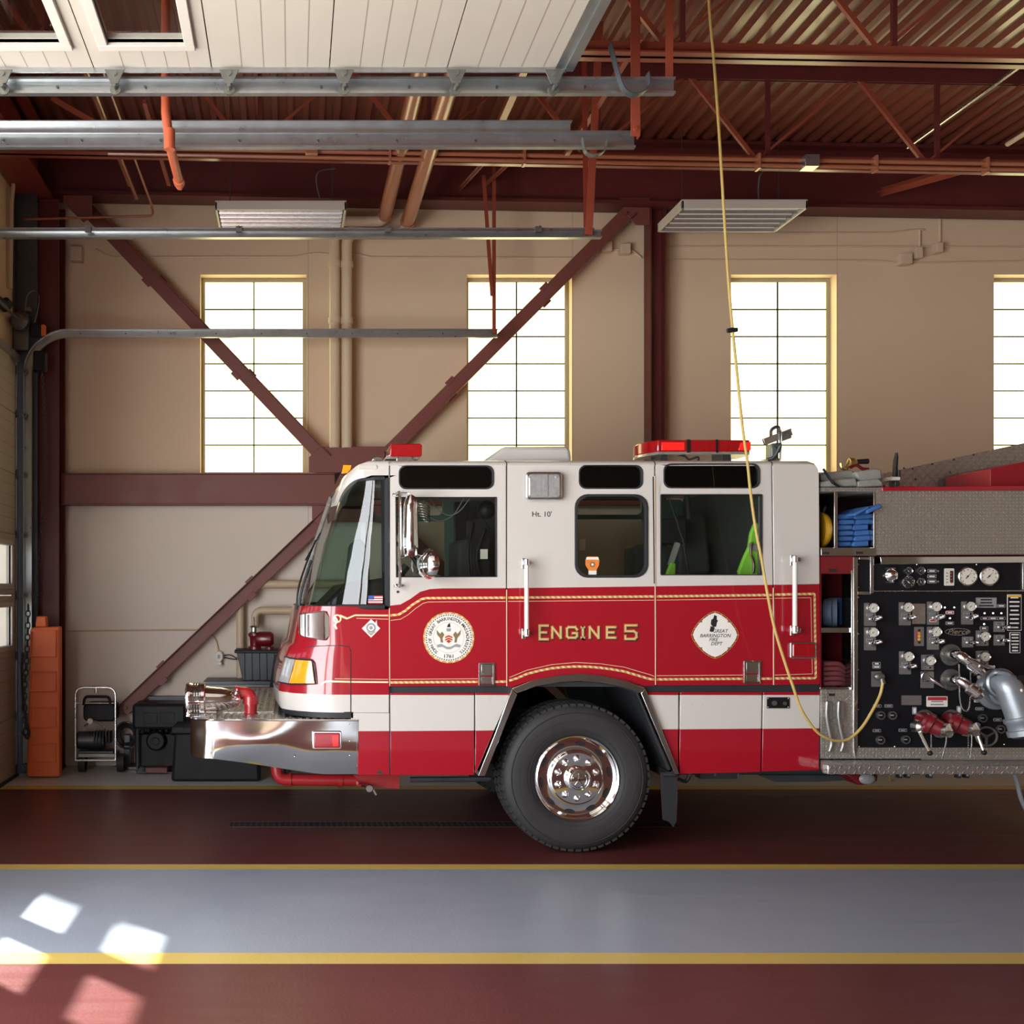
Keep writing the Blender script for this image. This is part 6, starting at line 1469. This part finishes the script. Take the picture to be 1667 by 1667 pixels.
# wheeled compressor cart
t = thing('compressor_cart', 'wheeled compressor with a tubular frame beside the orange barrier', 'compressor', (fx(157, 10.4), 10.5, 0))
Yc = 10.34
b = MB(); b.tube(bend([W(123, 1238, Yc), W(123, 1119, Yc), W(188, 1119, Yc), W(188, 1238, Yc)], .09), .012, 10)
b.tube([W(123, 1145, Yc), W(188, 1145, Yc)], .007, 8); b.tube([W(123, 1238, Yc), W(188, 1238, Yc)], .012, 8)
b.tube([W(156, 1119, Yc), W(156, 1128, Yc)], .014, 8); b.build('tube_frame', 'brushed', t)
b = MB(); b.box(fx(127, Yc), fx(188, Yc), Yc, Yc + .25, fz(1233, Yc), fz(1227, Yc)); b.build('base_shelf', 'dull_zinc', t, bevel=.004)
b = MB(); b.pprism(rrect(133, 1146, 187, 1176, 8), Yc + .06, Yc + .3, 0, Yr=Yc); b.build('engine_cover', 'tote_black', t, bevel=.02)
b = MB(); b.tube(bend([W(136, 1148, Yc), W(138, 1134, Yc), W(178, 1134, Yc), W(180, 1148, Yc)], .05), .015, 8); b.build('carry_grip', 'tote_black', t)
b = MB(); c = W(148, 1205, Yc + .14); b.lathe([(0, -.16), (.06, -.16), (.09, -.12), (.095, .1), (.07, .15), (0, .16)], c, (1, 0, 0), 20); b.box(c.x - .12, c.x + .24, c.y - .08, c.y + .1, c.z - .15, c.z - .10)
for k in range(6): b.box(c.x + .05 + .03 * k, c.x + .06 + .03 * k, c.y - .12, c.y + .05, c.z - .02, c.z + .1)
b.build('pump_block', 'dark_steel', t, bevel=.004)
b = MB(); c = W(147, 1174, Yc + .02); b.lathe([(0, -.02), (.028, -.02), (.03, .01), (0, .01)], c, (0, 1, 0), 16); b.build('pressure_gauge', 'gauge_face', t)
b = MB(); c = W(170, 1190, Yc + .04); b.tube(spline([c + Vector((-.2, 0, .05)), c + Vector((-.1, -.02, .1)), c + Vector((.0, -.01, .03)), c + Vector((.02, 0, -.1))], 5), .009, 6); b.build('hose', 'brushed', t)
for px, r in ((192, .052), (129, .045)):
    b = MB(); c = Vector((fx(px + 3, Yc), Yc + .08, .092)); b.lathe([(.05, 0), (.09, .0), (.092, .02), (.092, .05), (.09, .07), (.05, .07)], c + Vector((-.035, 0, 0)), (1, 0, 0), 24, 0); b.lathe([(0, .01), (.05, .01), (.05, .06), (0, .06)], c + Vector((-.035, 0, 0)), (1, 0, 0), 16, 1)
    b.build('wheel', ['tyre', 'decal_grey'], t)
t = thing('hose_reel', 'black hose reel with a bright rim beside the compressor cart', 'hose reel', (fx(206, 10.58), 10.6, 0))
c = W(206, 1197, 10.58)
b = MB(); b.torus(c, (.35, 1, 0), .135, .012, 32, 8); b.build('rim', 'brushed', t)
b = MB()
for k in range(6): b.torus(c + Vector((0, .02 + .018 * (k % 3), 0)), (.35, 1, 0), .085 + .018 * (k // 2), .011, 24, 6)
b.build('hose', 'black_rubber', t)
b = MB(); b.box(c.x - .03, c.x + .03, c.y + .02, c.y + .12, 0, c.z); b.box(c.x - .12, c.x + .12, c.y - .05, c.y + .2, 0, .03); b.build('stand', 'dark_steel', t, bevel=.004)

# generator
t = thing('generator', 'black portable generator on the floor left of the bumper', 'generator', (fx(258, 10.3), 10.4, 0))
Yg = 10.25
b = MB(); b.pprism(rrect(215, 1146, 303, 1188, 6), Yg, Yg + .42, 0); b.build('fuel_tank', 'tote_black', t, bevel=.03)
for x0, x1 in ((234, 256), (260, 284)):
    b = MB(); b.pprism([(x0, 1160), (x1, 1160), (x1, 1178), (x0, 1178)], Yg - .008, Yg + .01, 0, Yr=Yg); b.build('tank_rib', 'tote_black', t, bevel=.003)
b = MB(); c = W(255, 1147, Yg + .2); b.cyl(c, c + Vector((0, 0, .03)), .035, 16); b.build('fuel_cap', 'tote_black', t)
for y in (Yg + .02, Yg + .38):
    b = MB(); b.tube([(fx(223, Yg), y, fz(1186, Yg)), (fx(223, Yg), y, .014), (fx(298, Yg), y, .014), (fx(298, Yg), y, fz(1186, Yg))], .014, 8); b.build('frame_side', 'dark_steel', t)
b = MB(); c = W(254, 1206, Yg + .06); b.lathe([(0, -.03), (.08, -.03), (.1, 0), (.1, .2), (0, .2)], c, (0, 1, 0), 24); b.lathe([(0, -.045), (.035, -.045), (.04, -.03)], c, (0, 1, 0), 16); b.build('recoil_starter', 'tote_black', t)
b = MB(); b.box(c.x - .22, c.x + .26, Yg + .12, Yg + .34, .06, c.z + .06)
for k in range(7): b.ball((c.x - .2 + .06 * k, Yg + .1, c.z + .08 + .012 * (k % 3)), .03, 8)
b.build('engine_block', 'tote_black', t, bevel=.01)
b = MB(); b.box(c.x - .1, c.x + .12, Yg + .0, Yg + .2, .012, .07); b.build('oil_pan', 'steel_maroon', t, bevel=.006)
b = MB()
for s in (-.17, .2): b.lathe([(0, .0), (.06, .0), (.06, .05), (0, .05)], (c.x + s, Yg + .4, .061), (1, 0, 0), 14)
b.build('wheel', 'tyre', t)

# black tub on the floor under the bumper
t = thing('storage_tote', 'long black plastic tub on the floor under the chrome bumper', 'tub', (fx(350, 9.8), 10.0, 0))
b = MB(); b.pprism([(284, 1192), (420, 1192), (424, 1273), (278, 1273)], 9.85, 10.2, 0); b.build('tub', 'tote_black', t, bevel=.03)
b = MB(); b.pprism(rrect(279, 1183, 426, 1195, 4), 9.82, 10.22, 0); b.build('rim', 'tote_black', t, bevel=.01)
t = MB(); t.torus(Vector((fx(448, 9.9), 9.95, .13)), (1, .25, 0), .105, .028, 24, 8)
for k in (1, 2): t.torus(Vector((fx(448, 9.9) + .05 * k, 9.97, .13)), (1, .25, 0), .10, .026, 24, 8)
tag(t.build('hose_coil', 'black_rubber'), 'coil of thick black hose on the floor beside the black tub', 'hose')

# benches
t = thing('work_bench', 'higher grey bench against the wall holding the grey bin', 'bench', (fx(400, 10.3), 10.5, 0))
x0, x1 = fx(331, 10.25), fx(560, 10.25); z = fz(1109, 10.25)
b = MB(); b.box(x0, x1, 10.25, 10.72, z - .035, z); b.build('bench_top', 'dark_steel', t, bevel=.004)
b = MB(); b.box(x0 + .03, x1 - .03, 10.29, 10.31, z - .34, z - .035); b.build('front_panel', 'bench_grey', t)
for xx in (x0 + .04, x1 - .08):
    for y in (10.3, 10.66): b = MB(); b.box(xx, xx + .04, y, y + .04, 0, z - .035); b.build('leg', 'dark_steel', t)
t = thing('low_bench', 'lower bench against the wall behind the generator', 'bench', (fx(280, 10.72), 10.74, 0))
x0, x1 = fx(240, 10.68), fx(328, 10.68); z = fz(1134, 10.68)
b = MB(); b.box(x0, x1, 10.69, 10.79, z - .025, z); b.build('bench_top', 'dark_steel', t, bevel=.003)
b = MB(); b.box(x0 + .02, x1 - .01, 10.70, 10.715, z - .3, z - .025); b.build('front_panel', 'bench_grey', t)
for xx in (x0 + .02, x1 - .04): b = MB(); b.box(xx, xx + .025, 10.73, 10.78, 0, z - .025); b.build('leg', 'dark_steel', t)
# grey bin
t = thing('storage_bin', 'dark grey ribbed plastic bin on the bench behind the bumper', 'bin', (fx(430, 10.3), 10.45, fz(1109, 10.25)))
zb = fz(1109, 10.25)
b = MB(); x0, x1 = fx(390, 10.3), fx(478, 10.3); zt = fz(1060, 10.3)
b.loft([[Vector((x0 + .03, 10.32, zb)), Vector((x1 - .03, 10.32, zb)), Vector((x1 - .03, 10.6, zb)), Vector((x0 + .03, 10.6, zb))], [Vector((x0 - .03, 10.29, zt)), Vector((x1 + .03, 10.29, zt)), Vector((x1 + .03, 10.64, zt)), Vector((x0 - .03, 10.64, zt))]], closed=True)
b.bm.faces.new([v for v in b.bm.verts if abs(v.co.z - zb) < 1e-4][:4])
b.build('bin_body', 'tote_grey', t, bevel=.008)
for k in range(7):
    px = 397 + 12 * k; b = MB(); b.bar((fx(px, 10.28), 10.305, zb + .01), (fx(px - .5, 10.28), 10.28, zt - .02), .02, .012); b.build('rib', 'tote_grey', t, bevel=.003)
b = MB(); b.box(x0 - .05, x1 + .05, 10.27, 10.66, zt - .02, zt + .012); b.build('lid', 'tote_black', t, bevel=.006)
# hydrant gate valve
t = thing('gate_valve', 'red hydrant gate valve with a steel stem on the grey bin', 'valve', (fx(424, 10.4), 10.42, zt + .012))
b = MB(); c = W(415, 1047, 10.4); z0 = zt + .012
b.lathe([(0, 0), (.065, 0), (.065, .03), (.05, .04), (.055, .12), (.07, .14), (.07, .16), (0, .16)], (c.x, c.y, z0), (0, 0, 1), 20)
b.lathe([(0, -.05), (.06, -.05), (.075, -.02), (.075, .10), (.05, .13), (0, .13)], (c.x + .06, c.y, z0 + .105), (1, 0, 0), 20)
b.lathe([(0, 0), (.05, 0), (.045, .025), (0, .03)], (c.x + .15, c.y, z0), (0, 0, 1), 16); b.build('valve_body', 'valve_red', t)
b = MB(); b.lathe([(0, .15), (.045, .15), (.05, .17), (.03, .18), (.03, .22), (.045, .225), (.03, .24), (0, .24)], (c.x - .01, c.y, z0), (0, 0, 1), 12); b.tube([(c.x - .01, c.y, z0 + .22), (c.x - .015, c.y, z0 + .33)], .012, 8); b.build('stem', 'brushed', t)
b = MB(); b.bar(W(441, 1128, 10.2), W(450, 1066, 10.2), .045, .02); b.build('pry_bar', 'tote_black')
tag(bpy.data.objects['pry_bar'], 'black flat bar leaning in front of the grey bin', 'bar')

# ------------------------------------------------------------------ yellow cord hanging from the roof
pts = [(1150, -160), (1154, 0), (1162.4, 101), (1170.8, 218), (1179, 353), (1186, 460), (1192.6, 537), (1200, 610), (1208, 690), (1216.6, 751), (1222, 803), (1230, 860), (1239.6, 910), (1247, 953), (1260, 1019), (1278, 1079), (1290, 1114.5), (1304, 1154), (1323.6, 1184), (1339, 1198), (1361, 1206), (1382, 1203), (1403, 1184), (1420, 1157), (1432.4, 1132), (1437, 1112)]
P = []
for i, p in enumerate(pts):
    Y = 6.85 if p[1] < 1100 else 6.85 + .15 * (1 - abs(p[0] - 1361) / 90 if False else (p[0] - 1290) / 150)
    P.append(W(p[0], p[1], min(Y, 7.0)))
P.insert(0, Vector((P[0].x - .03, 6.85, 6.45)))
t = thing('power_cord', 'yellow power cord hanging from the roof down to the pump panel', 'cord', P[0])
b = MB(); b.tube(spline(P, 5), .0095, 8); b.build('cord', 'cord_yellow', t)
b = MB(); b.tube(spline([W(1193, 545, 6.87), W(1199, 600, 6.87), W(1209, 690, 6.87)], 5), .006, 6); b.build('loose_strand', 'cord_yellow', t)
b = MB(); c = W(1192, 537.5, 6.85); b.lathe([(.0, -.034), (.014, -.034), (.018, 0), (.014, .034), (0, .034)], c, (1, 0, .1), 12); b.build('cord_stop', 'tote_black', t)

# ------------------------------------------------------------------ gear stowed on the engine
def fold_hose(name, x0, y0, x1, y1, n, m_, label, Ya, Yb):
    b = MB(); h = (y1 - y0) / n
    for k in range(n):
        yc = y1 - h * (k + .5); xo = random.uniform(-2, 2)
        for (a, c) in ((x0, x0 + (x1 - x0) * .52), (x0 + (x1 - x0) * .50, x1)):
            P_ = [(a + xo, yc + h * .1), (a + xo + 4, yc - h * .47), (c + xo, yc - h * .5 - (1.5 if c == x1 else 0)), (c + xo, yc + h * .35), (a + xo + 4, yc + h * .46)]
            b.pprism(P_, Ya + random.uniform(0, .02), Yb, 0, Yr=D)
    return tag(b.build(name, m_, bevel=.008), label, 'hose')
fold_hose('folded_hose', 1367, 836, 1422, 890, 6, 'hose_blue', 'stack of folded blue flat hose in the upper compartment', 7.14, 7.55)
b = MB(); b.bar(W(1372, 841, 7.2), W(1396, 829, 7.2), .3, .02); b.bar(W(1392, 836, 7.2), W(1415, 826, 7.2), .3, .03)
tag(b.build('folded_hose', 'hose_blue', bevel=.008), 'loose top fold of blue flat hose lying on the stack', 'hose')
t = thing('foam_nozzle', 'yellow bell of a nozzle with cream barrel beside the blue hose', 'nozzle', W(1350, 890, 7.25))
b = MB(); c = W(1338, 863, 7.3); b.lathe([(0, -.02), (.125, -.02), (.13, .0), (.115, .04), (.06, .075), (0, .075)], c, (1, -.12, 0), 28); b.build('bell', 'yellow_plastic', t)
b = MB(); b.lathe([(0, .05), (.07, .05), (.078, .09), (.072, .15), (.05, .165), (0, .165)], c + Vector((0, 0, .01)), (1, -.12, 0), 24); b.build('barrel', 'cream_plastic', t)
b = MB(); b.tube([c + Vector((-.02, 0, .1)), c + Vector((-.04, -.02, .17))], .012, 8); b.build('lug', 'decal_grey', t)
def roll(px, py, r, m_, label, width=30):
    b = MB(); c = W(px, py, 7.35)
    for k in range(5): b.torus(c + Vector((0, -.14 + .07 * k, 0)), (.0, 1, 0), r * .9, r * .0 + .03, 28, 8)
    b.lathe([(0, -.16), (r, -.16), (r + .02, -.14), (r + .02, .14), (r, .16), (0, .16)], c, (0, 1, .0), 32)
    for k in range(1, 4): b.torus(c + Vector((0, -.163, 0)), (0, 1, 0), r * k / 4, .006, 24, 6)
    return tag(b.build('rolled_hose', m_, bevel=0), label, 'hose')
b = MB(); c = W(1347, 997, 7.24)
b.lathe([(0, -.04), (.08, -.04), (.095, -.02), (.095, .03), (0, .03)], c, (.8, -.5, 0), 28)
b.lathe([(.095, -.02), (.102, 0), (.102, .05), (0, .05)], c + Vector((.02, .02, 0)), (.8, -.4, 0), 28)
tag(b.build('rolled_hose', 'hose_slate'), 'slate blue rolled hose on the middle shelf of the side compartment', 'hose')
b = MB(); b.pprism([(1364, 972), (1376, 975), (1384, 986), (1383, 1006), (1374, 1016), (1366, 1018)], 7.36, 7.55, 0, Yr=7.36)
tag(b.build('folded_hose', 'hose_blue', bevel=.012), 'dark blue folded hose end beside the slate roll on the middle shelf', 'hose')
b = MB()
for k in range(5): b.tube(bend([W(1340, 1081 + 8 * k, 7.16), W(1366, 1080 + 8 * k, 7.16), W(1376, 1090 + 6 * k, 7.2), W(1376, 1092 + 6 * k, 7.5)], .03), .017, 8)
b.box(fx(1337), fx(1374), 7.19, 7.5, fz(1120), fz(1078))
tag(b.build('folded_hose', 'hose_red', bevel=.004), 'worn dark red folded hose on the lowest shelf of the side compartment', 'hose')
# on the roof of the body
b = MB()
b.pprism([(1336, 770), (1388, 764), (1396, 778), (1360, 784), (1336, 783)], 7.2, 8.0, 0, Yr=7.2); b.pprism([(1336, 784), (1362, 780), (1394, 777), (1398, 792), (1336, 793)], 7.12, 7.9, 0, Yr=7.12)
b.pprism([(1392, 768), (1424, 762), (1436, 764), (1437, 780), (1420, 786), (1397, 782)], 7.15, 7.8, 0, Yr=7.15); b.pprism([(1396, 783), (1430, 778), (1438, 784), (1438, 792), (1396, 793)], 7.12, 7.8, 0, Yr=7.12)
o = b.build('folded_tarp', 'tarp_grey', bevel=.014, seg=3); tag(o, 'grey folded tarpaulin bundle on top of the body behind the cab', 'tarp')
b = MB(); b.bar(W(1340, 763, 7.12), W(1356, 787, 7.1), .03, .012); b.bar(W(1355, 785, 7.1), W(1366, 793, 7.1), .02, .01); b.build('strap', 'tote_black', o)
t = thing('hose_nozzle', 'nozzle with black grip and red handle lying on the grey tarpaulin', 'nozzle', W(1390, 764, 7.3))
b = MB(); b.tube([W(1389, 752, 7.3), W(1413, 751, 7.3)], .018, 14, rr=[.016, .019]); b.build('tip', 'tote_black', t)
b = MB(); b.lathe([(0, 0), (.03, 0), (.034, .03), (.022, .05), (0, .05)], W(1382, 753, 7.3), (1, 0, 0), 14); b.tube(bend([W(1386, 746, 7.3), W(1380, 760, 7.3), W(1376, 763, 7.3)], .02), .014, 8)
b.tube(spline([W(1368, 754, 7.3), W(1371, 763, 7.3), W(1380, 764, 7.3)], 4), .010, 6); b.build('valve', 'brass', t)
b = MB(); b.tube(spline([W(1384, 761, 7.28), W(1394, 757, 7.28), W(1404, 763, 7.28), W(1414, 764, 7.28)], 5), .012, 8); b.build('handle', 'valve_red', t)
t = thing('hose_clamp', 'dark upright spike bracket with white collar on the body top', 'bracket', W(1461, 793, 7.35))
b = MB(); b.pprism([(1457, 790), (1458, 760), (1459, 748), (1462, 736), (1463, 745), (1462, 760), (1463, 790)], 7.3, 7.34, 0, Yr=7.3); b.build('blade', 'tote_black', t, bevel=.003)
b = MB(); b.pbox(1451, 776, 1466, 782, 7.26, 7.36); b.build('collar', 'decal_white', t, bevel=.004)
b = MB(); b.pbox(1457, 783, 1465, 794, 7.28, 7.36); b.pbox(1462, 765, 1467, 778, 7.3, 7.36); b.build('foot', 'dark_steel', t, bevel=.004)
# hi-vis vests seen through the rear door window
t = thing('safety_vest', 'lime green safety vest hanging inside the rear door window', 'vest', W(1222, 930, 7.5))
def cloth(b, pts, Y, th=.04, m=0):
    A = [(fx(x, Y), fz(y, Y)) for x, y in pts]; b.prism(A, Y, Y + th, m)
b = MB(); cloth(b, [(1229, 850), (1237, 852), (1238, 945), (1206, 945), (1202, 930), (1212, 905), (1219, 890), (1222, 868)], 7.42); b.build('vest', 'vest_green', t, bevel=.012)
b = MB(); cloth(b, [(1219, 884), (1236, 886), (1236, 899), (1220, 895)], 7.41, .012); cloth(b, [(1224, 905), (1228, 906), (1229, 930), (1225, 934)], 7.41, .012); b.build('reflective_band', 'decal_grey', t, bevel=.002)
b = MB(); b.tube(spline([W(1224, 882, 7.4), W(1222, 900, 7.4), W(1227, 918, 7.4), W(1226, 932, 7.4)], 5), .006, 6); b.build('lanyard', 'valve_red', t)
t = MB(); t.pprism([(1093, 915), (1101, 917), (1100, 945), (1083, 945), (1086, 932)], 7.46, 7.5, 0, Yr=7.46)
tag(t.build('safety_vest', 'vest_green', bevel=.01), 'small lime green cloth low in the front corner of rear door window', 'vest')
# ------------------------------------------------------------------ light
w = bpy.data.worlds.new('sky'); bpy.context.scene.world = w; w.use_nodes = True; nt = w.node_tree
bg = nt.nodes['Background']; bg.inputs[1].default_value = 1.6
tc = nt.nodes.new('ShaderNodeTexCoord'); sp = nt.nodes.new('ShaderNodeSeparateXYZ'); L(nt, tc.outputs['Generated'], sp.inputs[0])
L(nt, mix_n(nt, math_n(nt, 'MULTIPLY', sp.outputs[2], 1.6, clamp=True), (.92, .95, 1.0), (.45, .63, 1.0)), bg.inputs[0])
def light(name, kind, loc, energy, color=(1, 1, 1), direction=None, size=None, **k):
    l = bpy.data.lights.new(name, kind); l.energy = energy; l.color = color
    if size: l.shape = 'RECTANGLE'; l.size, l.size_y = size
    for a, v in k.items(): setattr(l, a, v)
    o = bpy.data.objects.new(name, l); C.objects.link(o); o.location = loc
    if direction: o.rotation_euler = Vector(direction).to_track_quat('-Z', 'Y').to_euler()
    return o
light('sun', 'SUN', (-10, 15, 12), 32.0, (1, .96, .9), (.92, -.90, -1), angle=.02)
# area lamps: daylight of the open bay, added fill in the unseen next bay
light('daylight_open_bay', 'AREA', (XL - .33, 3.0, 2.15), 540, (.94, .965, 1), (1, .12, 0), (4.1, 4.2))
light('fill_next_bay', 'AREA', (XL - .33, -2.15, 2.15), 525, (.95, .97, 1), (1, .25, 0), (4.1, 4.3))
cam = bpy.data.cameras.new('camera'); co = bpy.data.objects.new('camera', cam); C.objects.link(co)
co.location = (0, 0, CZ); co.rotation_euler = (PI / 2, 0, 0); cam.sensor_width = 36; cam.lens = 36 * F / 1667
cam.shift_x = (833.5 - VX) / 1667; cam.shift_y = (HZ - 833.5) / 1667; cam.clip_start = .05
sc = bpy.context.scene; sc.camera = co
sc.view_settings.view_transform = 'Standard'; sc.view_settings.look = 'None'; sc.view_settings.exposure = 0; sc.view_settings.gamma = 1; sc.view_settings.use_curve_mapping = False
sc.cycles.use_denoising = True; sc.cycles.max_bounces = 8; sc.cycles.diffuse_bounces = 4; sc.cycles.glossy_bounces = 4; sc.cycles.transparent_max_bounces = 16; sc.cycles.caustics_reflective = False; sc.cycles.caustics_refractive = False
sc.cycles.sample_clamp_indirect = 6
